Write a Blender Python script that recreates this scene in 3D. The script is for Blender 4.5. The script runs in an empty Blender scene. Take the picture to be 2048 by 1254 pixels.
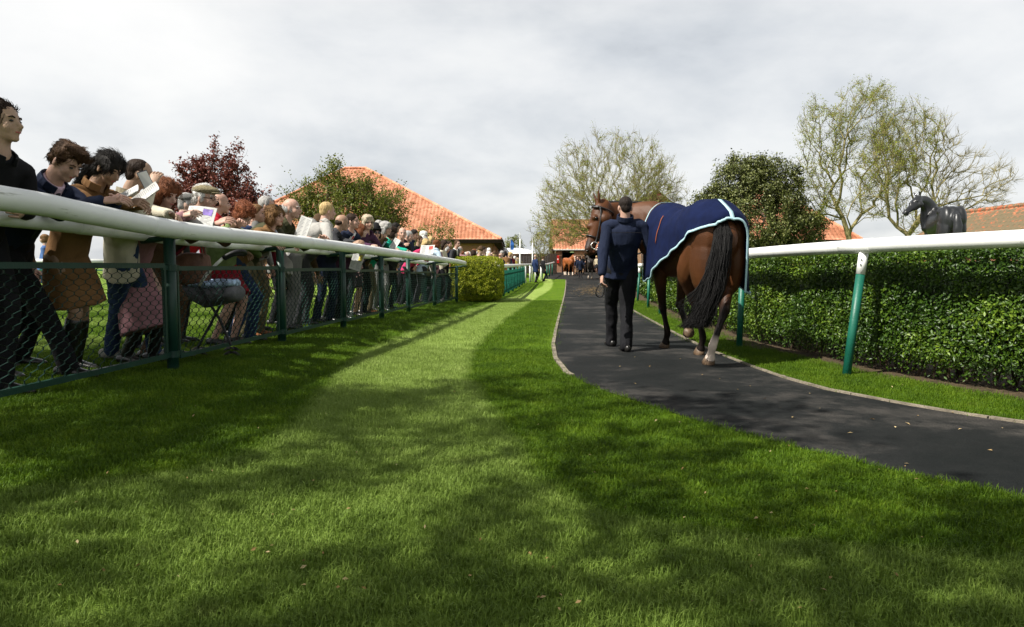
import bpy, bmesh, math, random
import numpy as np
from mathutils import Vector as V, Matrix, noise, Quaternion
R = math.radians
rnd = random.Random(7)
nrs = np.random.RandomState(11)
scene = bpy.context.scene
COL = scene.collection
# ---------------------------------------------------------------- camera, sky, sun, exposure
F = 1400.0; CAMZ = 0.88; PITCH = math.atan(94.0 / F)
cd = bpy.data.cameras.new('camera'); cam = bpy.data.objects.new('camera', cd); COL.objects.link(cam)
cd.sensor_width = 36; cd.lens = F / 2048 * 36; cd.clip_start = 0.05; cd.clip_end = 3000
cam.location = (0, 0, CAMZ); cam.rotation_euler = (math.pi / 2 - PITCH, 0, 0)
scene.camera = cam
SUN_EL = R(50); SUN_DIR = V((-0.87, -0.49, 0)).normalized()      # towards the sun, horizontally
sd = bpy.data.lights.new('sun', 'SUN'); sun = bpy.data.objects.new('sun', sd); COL.objects.link(sun)
sd.energy = 5.0; sd.angle = R(0.55); sd.color = (1.0, 0.955, 0.87)
to_sun = V((SUN_DIR.x * math.cos(SUN_EL), SUN_DIR.y * math.cos(SUN_EL), math.sin(SUN_EL)))
sun.rotation_euler = to_sun.to_track_quat('Z', 'Y').to_euler(); sun.location = to_sun * 60
w = bpy.data.worlds.new('World'); scene.world = w; w.use_nodes = True
nt = w.node_tree; nt.nodes.clear()
def N(t, **k):
    n = nt.nodes.new(t)
    for a, b in k.items(): setattr(n, a, b)
    return n
def L(a, b): nt.links.new(a, b)
def mathn(op, a, b=None, clamp=False):
    n = N('ShaderNodeMath', operation=op); n.use_clamp = clamp
    for i, x in enumerate((a, b)):
        if x is None: continue
        if isinstance(x, (int, float)): n.inputs[i].default_value = x
        else: L(x, n.inputs[i])
    return n.outputs[0]
sky = N('ShaderNodeTexSky', sky_type='NISHITA'); sky.sun_disc = False
sky.sun_elevation = SUN_EL; sky.sun_rotation = math.atan2(SUN_DIR.x, SUN_DIR.y); sky.air_density = 1.0; sky.dust_density = 2.0
tc = N('ShaderNodeTexCoord'); sep = N('ShaderNodeSeparateXYZ'); L(tc.outputs['Generated'], sep.inputs[0])
zz = mathn('MAXIMUM', sep.outputs[2], 0.0)
den = mathn('ADD', zz, 0.30)
cx_ = mathn('DIVIDE', sep.outputs[0], den); cy_ = mathn('DIVIDE', sep.outputs[1], den)
comb = N('ShaderNodeCombineXYZ'); L(cx_, comb.inputs[0]); L(cy_, comb.inputs[1]); comb.inputs[2].default_value = 3.3
n1 = N('ShaderNodeTexNoise'); n1.inputs['Scale'].default_value = 0.62; n1.inputs['Detail'].default_value = 7; n1.inputs['Roughness'].default_value = 0.5
n1.inputs['Distortion'].default_value = 0.35; L(comb.outputs[0], n1.inputs['Vector'])
n2 = N('ShaderNodeTexNoise'); n2.inputs['Scale'].default_value = 1.9; n2.inputs['Detail'].default_value = 8; n2.inputs['Roughness'].default_value = 0.55
n2.inputs['Distortion'].default_value = 0.2; L(comb.outputs[0], n2.inputs['Vector'])
mixn = mathn('ADD', mathn('MULTIPLY', n1.outputs[0], 0.68), mathn('MULTIPLY', n2.outputs[0], 0.32))
cr = N('ShaderNodeValToRGB'); L(mixn, cr.inputs[0])
e = cr.color_ramp.elements
e[0].position = 0.385; e[0].color = (0.285, 0.30, 0.32, 1); e[1].position = 0.66; e[1].color = (0.63, 0.62, 0.60, 1)
for p_, c_ in ((0.45, (0.40, 0.415, 0.43, 1)), (0.52, (0.51, 0.515, 0.515, 1)), (0.58, (0.575, 0.572, 0.56, 1))):
    q = cr.color_ramp.elements.new(p_); q.color = c_
# overcast deck: bright near the horizon, greyer overhead, evenly all round
hz = N('ShaderNodeMapRange'); L(zz, hz.inputs[0])
hz.inputs[1].default_value = 0.3; hz.inputs[2].default_value = 1.0; hz.inputs[3].default_value = 1.0; hz.inputs[4].default_value = 0.5
deck = N('ShaderNodeVectorMath', operation='SCALE'); L(cr.outputs[0], deck.inputs[0]); L(hz.outputs[0], deck.inputs['Scale'])
skys = N('ShaderNodeVectorMath', operation='SCALE'); L(sky.outputs[0], skys.inputs[0]); skys.inputs['Scale'].default_value = 0.08
mx = N('ShaderNodeMix', data_type='RGBA'); mx.inputs[0].default_value = 0.88
L(skys.outputs[0], mx.inputs[6]); L(deck.outputs[0], mx.inputs[7])
bg = N('ShaderNodeBackground'); L(mx.outputs[2], bg.inputs[0]); bg.inputs[1].default_value = 1.0
out = N('ShaderNodeOutputWorld'); L(bg.outputs[0], out.inputs[0])
vs = scene.view_settings; vs.view_transform = 'Standard'; vs.look = 'None'; vs.gamma = 1; vs.use_curve_mapping = False
vs.exposure = 0.85
scene.render.engine = 'CYCLES'
scene.cycles.max_bounces = 5; scene.cycles.transparent_max_bounces = 8; scene.cycles.use_denoising = True
# ---------------------------------------------------------------- pixel <-> place helpers (photo is 2048 x 1254)
FW = V((0, math.cos(PITCH), -math.sin(PITCH))); UP = V((0, math.sin(PITCH), math.cos(PITCH)))
def rayd(px, py): return FW + V((1, 0, 0)) * ((px - 1024) / F) + UP * ((627 - py) / F)
def PX(px, py, y):
    d = rayd(px, py); return V((0, 0, CAMZ)) + d * (y / d.y)
GZ = [(-60, 0.2), (0, 0.0), (20, -0.2), (30, -0.2), (44, -0.1), (54, -0.08), (60, 0.1), (70, 0.28), (900, 0.3), (3000, .3)]
GZy = [a for a, b in GZ]; GZz = [b for a, b in GZ]
def bump_(x, y):      # the lawn rises a little towards the crowd fence
    t = np.clip((-0.5 - x) / 2.0, 0, 1); return 0.13 * (t * t * (3 - 2 * t)) * np.clip((24 - y) / 7.0, 0, 1)
def gz(y, x=None): return float(np.interp(y, GZy, GZz)) + (float(bump_(x, y)) if x is not None else 0.0)
def GP(px, py):
    y = 10.0
    for _ in range(60):
        d = rayd(px, py); t = (gz(y, d.x / d.y * y) - CAMZ) / d.z; y = 0.5 * y + 0.5 * max(0.3, d.y * t)
    d = rayd(px, py); return V((d.x / d.y * y, y, gz(y, d.x / d.y * y)))
# ---------------------------------------------------------------- materials
MATS = {}
def mat(name, col, rough=0.7, var=0.15, scale=8.0, bump=0.0, bscale=40.0, spec=0.3, metal=0.0, sheen=0.0, trans=0.0, coat=0.0, stretch=(1, 1, 1)):
    if name in MATS: return MATS[name]
    m = bpy.data.materials.new(name); m.use_nodes = True; t = m.node_tree; b = t.nodes['Principled BSDF']
    tc = t.nodes.new('ShaderNodeTexCoord'); mp = t.nodes.new('ShaderNodeMapping'); mp.inputs['Scale'].default_value = stretch
    t.links.new(tc.outputs['Object'], mp.inputs[0])
    nz = t.nodes.new('ShaderNodeTexNoise'); nz.inputs['Scale'].default_value = scale; nz.inputs['Detail'].default_value = 6
    t.links.new(mp.outputs[0], nz.inputs['Vector'])
    r = t.nodes.new('ShaderNodeValToRGB'); t.links.new(nz.outputs[0], r.inputs[0])
    r.color_ramp.elements[0].position = 0.3; r.color_ramp.elements[1].position = 0.7
    r.color_ramp.elements[0].color = tuple(max(0, c * (1 - var)) for c in col) + (1,)
    r.color_ramp.elements[1].color = tuple(min(1, c * (1 + var)) for c in col) + (1,)
    t.links.new(r.outputs[0], b.inputs['Base Color'])
    b.inputs['Roughness'].default_value = rough; b.inputs['Specular IOR Level'].default_value = spec; b.inputs['Metallic'].default_value = metal
    b.inputs['Coat Weight'].default_value = coat
    if sheen: b.inputs['Sheen Weight'].default_value = sheen
    if bump:
        n3 = t.nodes.new('ShaderNodeTexNoise'); n3.inputs['Scale'].default_value = bscale; n3.inputs['Detail'].default_value = 4
        t.links.new(mp.outputs[0], n3.inputs['Vector'])
        bp = t.nodes.new('ShaderNodeBump'); bp.inputs['Strength'].default_value = bump; bp.inputs['Distance'].default_value = 0.02
        t.links.new(n3.outputs[0], bp.inputs['Height']); t.links.new(bp.outputs[0], b.inputs['Normal'])
    if trans:
        b.inputs['Transmission Weight'].default_value = 0
        tr = t.nodes.new('ShaderNodeBsdfTranslucent'); t.links.new(r.outputs[0], tr.inputs[0])
        ms = t.nodes.new('ShaderNodeMixShader'); ms.inputs[0].default_value = trans
        o = t.nodes['Material Output']; t.links.new(b.outputs[0], ms.inputs[1]); t.links.new(tr.outputs[0], ms.inputs[2]); t.links.new(ms.outputs[0], o.inputs[0])
    MATS[name] = m; return m
# ---------------------------------------------------------------- mesh builder
class MB:
    def __init__(s): s.v = []; s.f = []
    def add(s, vs, fs):
        o = len(s.v); s.v.extend([tuple(x) for x in vs]); s.f.extend([tuple(i + o for i in f) for f in fs])
    def box(s, c, h, rot=None):
        c = V(c); vs = []
        for x in (-1, 1):
            for y in (-1, 1):
                for z in (-1, 1):
                    p = V((x * h[0], y * h[1], z * h[2]))
                    if rot: p = rot @ p
                    vs.append(c + p)
        s.add(vs, [(0, 1, 3, 2), (4, 6, 7, 5), (0, 4, 5, 1), (2, 3, 7, 6), (0, 2, 6, 4), (1, 5, 7, 3)])
    def rings(s, rs, cap=True):
        """rs: list of lists of points, the same count in each"""
        n = len(rs[0]); o = len(s.v)
        for r in rs: s.v.extend([tuple(p) for p in r])
        for k in range(len(rs) - 1):
            a = o + k * n; b = a + n
            for i in range(n):
                j = (i + 1) % n; s.f.append((a + i, a + j, b + j, b + i))
        if cap:
            s.f.append(tuple(o + i for i in reversed(range(n)))); e = o + (len(rs) - 1) * n; s.f.append(tuple(e + i for i in range(n)))
    def limb(s, pts, side=V((0, 1, 0)), n=14, round_ends=True):
        """pts: (point, half width along side, half depth across)"""
        P = [V(p[0]) for p in pts]; rs = []
        pp = list(pts)
        T = []
        for i in range(len(P)):
            t = (P[min(i + 1, len(P) - 1)] - P[max(i - 1, 0)]); T.append(t.normalized() if t.length > 1e-9 else V((0, 0, 1)))
        def ring(c, t, a, b):
            u = side - t * side.dot(t)
            if u.length < 1e-4: u = V((1, 0, 0)) - t * t.x
            u.normalize(); v = t.cross(u)
            return [c + u * (a * math.cos(2 * math.pi * k / n)) + v * (b * math.sin(2 * math.pi * k / n)) for k in range(n)]
        if round_ends:
            p, a, b = pp[0]; m = min(a, b)
            for q in (0.12, 0.55, 0.86): rs.append(ring(P[0] - T[0] * m * math.sqrt(1 - q * q) * 0.8, T[0], a * q, b * q))
        for i, (p, a, b) in enumerate(pp): rs.append(ring(P[i], T[i], a, b))
        if round_ends:
            p, a, b = pp[-1]; m = min(a, b)
            for q in (0.86, 0.55, 0.12): rs.append(ring(P[-1] + T[-1] * m * math.sqrt(1 - q * q) * 0.8, T[-1], a * q, b * q))
        s.rings(rs)
    def tube(s, pts, r, n=8, re=False):
        if not hasattr(r, '__len__'): r = [r] * len(pts)
        s.limb([(p, q, q) for p, q in zip(pts, r)], V((0.13, 0.21, 0.97)) if abs((V(pts[-1]) - V(pts[0])).normalized().z) < 0.9 else V((1, 0, 0)), n, re)
    def ell(s, c, r, M=None, n=12):
        rs = []; c = V(c)
        for i in range(1, n):
            a = math.pi * i / n; ring = []
            for k in range(n + 2):
                b = 2 * math.pi * k / (n + 2)
                p = V((r[0] * math.sin(a) * math.cos(b), r[1] * math.sin(a) * math.sin(b), r[2] * math.cos(a)))
                ring.append(c + (M @ p if M else p))
            rs.append(ring)
        s.rings(rs[::-1])
def smooth_path(pts, k=4):
    """Catmull-Rom through tuples of floats"""
    A = [np.array(p, float) for p in pts]; A = [2 * A[0] - A[1]] + A + [2 * A[-1] - A[-2]]; o = []
    for i in range(1, len(A) - 2):
        for j in range(k):
            t = j / k
            o.append(0.5 * ((2 * A[i]) + (-A[i - 1] + A[i + 1]) * t + (2 * A[i - 1] - 5 * A[i] + 4 * A[i + 1] - A[i + 2]) * t * t + (-A[i - 1] + 3 * A[i] - 3 * A[i + 1] + A[i + 2]) * t ** 3))
    o.append(A[-2]); return o
def slimb(mb, pts, side=V((0, 1, 0)), n=14, k=3, round_ends=True):
    """limb through smoothed (x,y,z,a,b)"""
    q = smooth_path([(*V(p[0]), p[1], p[2]) for p in pts], k)
    mb.limb([(V(a[:3]), max(a[3], .001), max(a[4], .001)) for a in q], side, n, round_ends)
def mesh_from(mb, name='mesh', smooth=False):
    m = bpy.data.meshes.new(name); m.from_pydata(mb.v, [], mb.f); m.update()
    if smooth: m.shade_smooth()
    return m
def np_mesh(name, verts, faces, smooth=False):
    """verts (n,3), faces (m,k) arrays"""
    m = bpy.data.meshes.new(name); n, k = faces.shape
    m.vertices.add(len(verts)); m.vertices.foreach_set('co', np.ascontiguousarray(verts, np.float32).ravel())
    m.loops.add(n * k); m.loops.foreach_set('vertex_index', np.ascontiguousarray(faces, np.int32).ravel())
    m.polygons.add(n); m.polygons.foreach_set('loop_start', np.arange(0, n * k, k, dtype=np.int32))
    m.update(calc_edges=True); m.validate()
    if smooth: m.shade_smooth()
    return m
def remesh(mb, voxel, smooth_it=2, disp=0.0, dscale=6.0, seed=0.0, dec=0.42):
    """fuse the overlapping shapes of mb into one skin; returns a mesh"""
    m = mesh_from(mb); o = bpy.data.objects.new('tmp', m); COL.objects.link(o)
    md = o.modifiers.new('r', 'REMESH'); md.mode = 'VOXEL'; md.voxel_size = voxel
    if smooth_it:
        ms = o.modifiers.new('s', 'SMOOTH'); ms.factor = 0.5; ms.iterations = smooth_it
    if dec < 1: dm = o.modifiers.new('d', 'DECIMATE'); dm.ratio = dec
    dg = bpy.context.evaluated_depsgraph_get()
    r = bpy.data.meshes.new_from_object(o.evaluated_get(dg)); bpy.data.objects.remove(o); bpy.data.meshes.remove(m)
    if disp:
        n = len(r.vertices); co = np.empty(n * 3); r.vertices.foreach_get('co', co); co = co.reshape(-1, 3)
        nn = np.empty(n * 3); r.vertices.foreach_get('normal', nn); nn = nn.reshape(-1, 3)
        for i in range(n):
            p = co[i]; q = V((p[0] * dscale + seed, p[1] * dscale, p[2] * dscale * 0.55))
            a = noise.noise(q) * 0.7 + (0.5 - abs(noise.noise(q * 2.1))) * 0.45
            co[i] += nn[i] * a * disp
        r.vertices.foreach_set('co', co.ravel()); r.update()
    r.shade_smooth(); return r
# ---------------------------------------------------------------- objects
def tag(o, label=None, cat=None, group=None, kind=None):
    if label: o['label'] = label
    if cat: o['category'] = cat
    if group: o['group'] = group
    if kind: o['kind'] = kind
    return o
def empty(name, loc, label=None, cat=None, group=None):
    loc = V(tuple(loc)) if len(loc) == 3 else V((loc[0], loc[1], gz(loc[1])))
    o = bpy.data.objects.new(name, None); COL.objects.link(o); o.location = loc; o.empty_display_size = 0.1
    return tag(o, label, cat, group)
def wloc(o):
    p = V((0, 0, 0))
    while o: p += V(o.location); o = o.parent
    return p
def obj(name, mesh, m=None, parent=None, smooth=False, kind=None, local=False):
    """mesh in world coordinates (or local to the parent when local)"""
    if isinstance(mesh, MB): mesh = mesh_from(mesh, name, smooth)
    mesh.name = name
    o = bpy.data.objects.new(name, mesh); COL.objects.link(o)
    if m:
        for x in (m if isinstance(m, (list, tuple)) else [m]): mesh.materials.append(x)
    if parent:
        if not local: mesh.transform(Matrix.Translation(-wloc(parent)))
        o.parent = parent
    if kind: o['kind'] = kind
    return o
def kids(o): return [c for c in o.children]
def copy_tree(o, parent=None):
    c = o.copy(); COL.objects.link(c); c.parent = parent
    for ch in kids(o): copy_tree(ch, c)
    return c
# ---------------------------------------------------------------- the path's edges in the place (x as a function of y)
def edge(pts):
    q = sorted([(GP(a, b).y, GP(a, b).x) for a, b in pts]); return [a for a, b in q], [b for a, b in q]
PL = edge([(1131, 570), (1128, 590), (1120, 618), (1109, 660), (1103, 690), (1107, 718), (1130, 748), (1200, 780), (1300, 812), (1400, 845), (1500, 872), (1600, 898), (1700, 922), (1800, 945), (1900, 968), (2048, 997)])
PR = edge([(1240, 600), (1274, 625), (1333, 657), (1386, 684), (1431, 704), (1500, 731), (1580, 759), (1660, 781), (1819, 811), (1939, 831), (2048, 847)])
PL = ([PL[0][0] - 1.6] + PL[0], [PL[1][0] + 2.9] + PL[1])
PR = ([PR[0][0] - 1.6] + PR[0], [PR[1][0] + 4.0] + PR[1])
def extend(P, more): return (P[0] + [a for a, b in more], P[1] + [b for a, b in more])
PL = extend(PL, [(52.5, 4.02), (53.3, 3.6), (54.2, 2.4)])
PR = extend(PR, [(30, 4.9), (52, 8.2), (60, 9.5)])
def xl(y): return float(np.interp(y, PL[0], PL[1]))
def xr(y): return float(np.interp(y, PR[0], PR[1]))
_fp = [GP(*a) for a in ((325, 740), (558, 686), (690, 656), (771, 638), (829, 626), (873, 613.5), (904, 605))]
_fb, _fa = np.polyfit([p.y for p in _fp], [p.x for p in _fp], 1)
print('FENCE', _fa, _fb, [tuple(round(c, 2) for c in p) for p in _fp])
FENCE = lambda y: _fa + _fb * y          # line of the left fence posts
def soft_step(name, a, b): pass
# ---- ground material: mown grass with light and dark mowing stripes
def grass_mat(name, blade):
    m = bpy.data.materials.new(name); m.use_nodes = True; t = m.node_tree; b = t.nodes['Principled BSDF']; nd = t.nodes; lk = t.links
    def nn(ty, **k):
        n = nd.new(ty)
        for a, c in k.items(): setattr(n, a, c)
        return n
    def mt(op, a, c=None, cl=False):
        n = nn('ShaderNodeMath', operation=op); n.use_clamp = cl
        for i, x in enumerate((a, c)):
            if x is None: continue
            if isinstance(x, (int, float)): n.inputs[i].default_value = x
            else: lk.new(x, n.inputs[i])
        return n.outputs[0]
    g = nn('ShaderNodeNewGeometry'); s = nn('ShaderNodeSeparateXYZ'); lk.new(g.outputs['Position'], s.inputs[0]); X, Y = s.outputs[0], s.outputs[1]
    def nz(sc, det=4, vec=None, rough=0.5):
        n = nn('ShaderNodeTexNoise'); n.inputs['Scale'].default_value = sc; n.inputs['Detail'].default_value = det; n.inputs['Roughness'].default_value = rough
        lk.new(vec or g.outputs['Position'], n.inputs['Vector']); return n.outputs[0]
    wob = mt('MULTIPLY', mt('SUBTRACT', nz(1.6, 2), 0.5), 0.16)
    # stripe edges as curves of y (float curve over y 0..64)
    def curve(pts):
        c = nn('ShaderNodeFloatCurve'); cm = c.mapping; cv = cm.curves[0]
        for i, (y, x) in enumerate(pts):
            u, v_ = y / 64, (x + 6) / 12
            if i == 0: cv.points[0].location = (u, v_)
            elif i == len(pts) - 1: cv.points[-1].location = (u, v_)
            else: cv.points.new(u, v_)
        cm.update(); lk.new(mt('DIVIDE', Y, 64.0), c.inputs['Value']); return mt('SUBTRACT', mt('MULTIPLY', c.outputs[0], 12.0), 6.0)
    EL = [GP(a, b2) for a, b2 in ((480, 905), (640, 770), (720, 705), (860, 648), (960, 612), (1040, 588), (1085, 570))]
    ER = [GP(a, b2) for a, b2 in ((1150, 1000), (1010, 830), (945, 740), (975, 680), (1030, 630), (1075, 597), (1105, 575))]
    EL = sorted([(p.y, p.x) for p in EL]); ER = sorted([(p.y, p.x) for p in ER])
    EL = [(0, -2.6), (2.4, -1.9)] + EL + [(55, 2.0), (64, 2.2)]; ER = [(0, 5.0), (1.8, 3.2)] + ER + [(55, 3.1), (64, 3.3)]
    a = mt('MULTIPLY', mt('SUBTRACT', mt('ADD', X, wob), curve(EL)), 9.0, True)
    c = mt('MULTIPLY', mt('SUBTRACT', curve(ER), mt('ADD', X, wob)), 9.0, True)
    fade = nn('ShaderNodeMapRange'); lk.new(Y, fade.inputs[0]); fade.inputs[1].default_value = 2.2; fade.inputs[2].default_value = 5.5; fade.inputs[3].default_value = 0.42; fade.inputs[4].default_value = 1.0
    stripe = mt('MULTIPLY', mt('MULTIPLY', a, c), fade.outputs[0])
    # beyond the fence, cross stripes of the inner lawn
    far = mt('MULTIPLY', mt('LESS_THAN', X, -4.2), mt('GREATER_THAN', mt('SINE', mt('MULTIPLY', Y, 1.9)), 0.0))
    stripe = mt('MAXIMUM', stripe, mt('MULTIPLY', far, 0.6))
    n_f = nz(38, 6, rough=0.65); n_m = nz(2.3, 5, rough=0.6)
    def ramp(fac, cols):
        r = nn('ShaderNodeValToRGB'); lk.new(fac, r.inputs[0]); es = r.color_ramp.elements
        es[0].position, es[0].color = cols[0][0], (*cols[0][1], 1); es[1].position, es[1].color = cols[-1][0], (*cols[-1][1], 1)
        for p_, c_ in cols[1:-1]: q = es.new(p_); q.color = (*c_, 1)
        return r.outputs[0]
    if blade:
        oi = nn('ShaderNodeObjectInfo'); 
        fac = mt('ADD', mt('MULTIPLY', nz(60, 2), 0.6), mt('MULTIPLY', nz(3.0, 4), 0.4))
    else:
        fac = mt('ADD', mt('MULTIPLY', n_f, 0.65), mt('MULTIPLY', n_m, 0.35))
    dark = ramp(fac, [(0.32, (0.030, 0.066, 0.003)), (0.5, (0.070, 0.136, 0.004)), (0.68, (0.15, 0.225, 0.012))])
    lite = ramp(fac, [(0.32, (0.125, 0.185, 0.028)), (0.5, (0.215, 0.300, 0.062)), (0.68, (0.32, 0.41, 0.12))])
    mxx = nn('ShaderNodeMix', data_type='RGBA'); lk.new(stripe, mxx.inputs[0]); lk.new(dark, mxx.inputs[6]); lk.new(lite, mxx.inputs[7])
    colr = mxx.outputs[2]
    # worn, yellowish earth patches near the path corner
    wp = nz(2.1, 3, rough=0.55); wpm = mt('MULTIPLY', mt('SUBTRACT', wp, 0.66), 9.0, True)
    m2 = nn('ShaderNodeMix', data_type='RGBA'); lk.new(mt('MULTIPLY', wpm, 0.35 if blade else 0.7), m2.inputs[0]); lk.new(colr, m2.inputs[6]); m2.inputs[7].default_value = (0.16, 0.12, 0.055, 1)
    lk.new(m2.outputs[2], b.inputs['Base Color']); b.inputs['Roughness'].default_value = 0.6 if blade else 0.85
    b.inputs['Specular IOR Level'].default_value = 0.22 if blade else 0.1
    if blade:
        tr = nn('ShaderNodeBsdfTranslucent'); lk.new(m2.outputs[2], tr.inputs[0]); ms = nn('ShaderNodeMixShader'); ms.inputs[0].default_value = 0.3
        lk.new(b.outputs[0], ms.inputs[1]); lk.new(tr.outputs[0], ms.inputs[2]); lk.new(ms.outputs[0], nd['Material Output'].inputs[0])
    else:
        bp = nn('ShaderNodeBump'); bp.inputs['Strength'].default_value = 0.9; bp.inputs['Distance'].default_value = 0.03
        lk.new(nz(70, 5), bp.inputs['Height']); lk.new(bp.outputs[0], b.inputs['Normal'])
    return m
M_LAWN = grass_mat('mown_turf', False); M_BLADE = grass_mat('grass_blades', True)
ys = sorted(set([-60, -20, 0] + [y for y, _ in GZ] + list(range(2, 76, 2)) + [100, 200, 400]))
xs = [-1500, -300, -80, -30, -12, -6, -4, -3, -2.5, -2.2, -1.9, -1.6, -1.3, -1, -.7, -.5, 0, 3, 6, 12, 30, 80, 300, 1500]
vv = [(x, y, gz(y, x)) for y in ys for x in xs]; nx = len(xs)
ff = [(j * nx + i, j * nx + i + 1, (j + 1) * nx + i + 1, (j + 1) * nx + i) for j in range(len(ys) - 1) for i in range(nx - 1)]
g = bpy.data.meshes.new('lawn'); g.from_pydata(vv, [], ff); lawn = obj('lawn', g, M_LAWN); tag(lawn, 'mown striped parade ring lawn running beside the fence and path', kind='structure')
# ---- path
def path_mat():
    m = bpy.data.materials.new('rubber_path'); m.use_nodes = True; t = m.node_tree; b = t.nodes['Principled BSDF']; nd = t.nodes; lk = t.links
    g = nd.new('ShaderNodeNewGeometry')
    def nz(sc, det):
        n = nd.new('ShaderNodeTexNoise'); n.inputs['Scale'].default_value = sc; n.inputs['Detail'].default_value = det; n.inputs['Roughness'].default_value = 0.7; lk.new(g.outputs['Position'], n.inputs['Vector']); return n
    def rp(n, cs):
        r = nd.new('ShaderNodeValToRGB'); lk.new(n, r.inputs[0]); r.color_ramp.elements[0].position = cs[0][0]; r.color_ramp.elements[0].color = (*cs[0][1], 1)
        r.color_ramp.elements[1].position = cs[-1][0]; r.color_ramp.elements[1].color = (*cs[-1][1], 1)
        for p_, c_ in cs[1:-1]: q = r.color_ramp.elements.new(p_); q.color = (*c_, 1)
        return r.outputs[0]
    a = rp(nz(1.1, 5).outputs[0], [(0.35, (0.0070, 0.0085, 0.0085)), (0.50, (0.012, 0.0130, 0.013)), (0.63, (0.042, 0.039, 0.036))])
    f = rp(nz(160, 3).outputs[0], [(0.35, (0.55, 0.55, 0.55)), (0.6, (1.2, 1.2, 1.2)), (0.75, (2.4, 2.3, 2.1))])
    mu = nd.new('ShaderNodeMix'); mu.data_type = 'RGBA'; mu.blend_type = 'MULTIPLY'; mu.inputs[0].default_value = 1.0; mu.clamp_result = False
    lk.new(a, mu.inputs[6]); lk.new(f, mu.inputs[7])
    # light brick-shaped rubber pavers
    br = nd.new('ShaderNodeTexBrick'); br.inputs['Scale'].default_value = 5.0; br.inputs['Mortar Size'].default_value = 0.012; lk.new(g.outputs['Position'], br.inputs['Vector'])
    br.inputs['Color1'].default_value = (1, 1, 1, 1); br.inputs['Color2'].default_value = (0.9, 0.9, 0.9, 1); br.inputs['Mortar'].default_value = (0.72, 0.72, 0.72, 1)
    m3 = nd.new('ShaderNodeMix'); m3.data_type = 'RGBA'; m3.blend_type = 'MULTIPLY'; m3.inputs[0].default_value = 0.8; lk.new(mu.outputs[2], m3.inputs[6]); lk.new(br.outputs[0], m3.inputs[7])
    lk.new(m3.outputs[2], b.inputs['Base Color']); b.inputs['Roughness'].default_value = 0.85; b.inputs['Specular IOR Level'].default_value = 0.12
    bp = nd.new('ShaderNodeBump'); bp.inputs['Strength'].default_value = 0.5; bp.inputs['Distance'].default_value = 0.006; lk.new(nz(140, 4).outputs[0], bp.inputs['Height']); lk.new(bp.outputs[0], b.inputs['Normal'])
    return m
yy = sorted(set([round(float(y), 3) for y in np.concatenate([np.arange(0.9, 8, 0.12), np.arange(8, 20, 0.5), np.arange(20, 54, 1)])] + [20, 30, 44, 54]))
mb = MB(); nxp = 7
for y in yy:
    a, b_ = xl(y), xr(y)
    for i in range(nxp): mb.v.append((a + (b_ - a) * i / (nxp - 1), y, gz(y) + 0.006))
for j in range(len(yy) - 1):
    for i in range(nxp - 1):
        k = j * nxp + i; mb.f.append((k, k + 1, k + nxp + 1, k + nxp))
k0 = len(mb.v); yf = [54, 57, 60, 63, 66, 70, 71.4]
for y in yf:
    for x in (2.4 + (y - 54) * 0.1, 9.0, 40): mb.v.append((x, y, gz(y) + 0.006))
for j in range(len(yf) - 1):
    for i in range(2): k = k0 + j * 3 + i; mb.f.append((k, k + 1, k + 4, k + 3))
path = obj('path', mb, path_mat()); tag(path, 'dark rubber horse walk curving from the right to the saddling boxes', kind='structure')
M_KERB = mat('kerb_concrete', (0.17, 0.145, 0.11), 0.9, 0.45, 7, 0.5, 60)
def kerb_side(P, sgn, y0, y1, group):
    root = empty('kerb', (P[1][3], P[0][3], gz(P[0][3])), 'thin pale concrete kerb edging the ' + ('lawn' if sgn < 0 else 'hedge') + ' side of the dark path', 'kerb')
    root['kind'] = 'structure'
    y = y0; fy = lambda q: float(np.interp(q, P[0], P[1])); n = 0
    pts = []
    q = y0
    while q < y1: pts.append(V((fy(q), q, 0))); q += 0.02 if q < 8 else 0.1
    seg = [pts[0]]; acc = 0; Lg = 0.92
    def flush(seg):
        m = MB(); o = []
        for i, p in enumerate(seg):
            t = (seg[min(i + 1, len(seg) - 1)] - seg[max(i - 1, 0)]).normalized(); nrm = V((-t.y, t.x, 0)) * sgn * -1
            z = gz(p.y); h = 0.018 + jit; wd = 0.042
            for (u, zz_) in ((-0.002, -0.05), (-0.002, h), (wd, h + 0.002), (wd, -0.05)): m.v.append(tuple(p + nrm * u * -1 + V((0, 0, z + zz_))))
        c = len(seg)
        for i in range(c - 1):
            for k in range(4):
                a = i * 4 + k; b2 = i * 4 + (k + 1) % 4; m.f.append((a, b2, b2 + 4, a + 4))
        m.f.append((0, 1, 2, 3)); e_ = (c - 1) * 4; m.f.append((e_ + 3, e_ + 2, e_ + 1, e_)); return m
    for i in range(1, len(pts)):
        acc += (pts[i] - pts[i - 1]).length; seg.append(pts[i])
        if acc > Lg - 0.008:
            jit = rnd.uniform(-0.003, 0.003)
            s2 = seg[::max(1, len(seg) // 8)]
            if s2[-1] is not seg[-1]: s2.append(seg[-1])
            s2 = [s2[0] + (s2[1] - s2[0]).normalized() * 0.005] + s2[1:-1] + [s2[-1] - (s2[-1] - s2[-2]).normalized() * 0.005] if len(s2) > 2 else s2
            obj('kerb_stone', flush(s2), M_KERB, root); seg = [pts[i]]; acc = 0
            if pts[i].y > 24: Lg = 3.7
    return root
kerb_side(PL, -1, 5.95, 53.5, 'a'); kerb_side(PR, 1, 2.3, 53.5, 'b')
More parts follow.
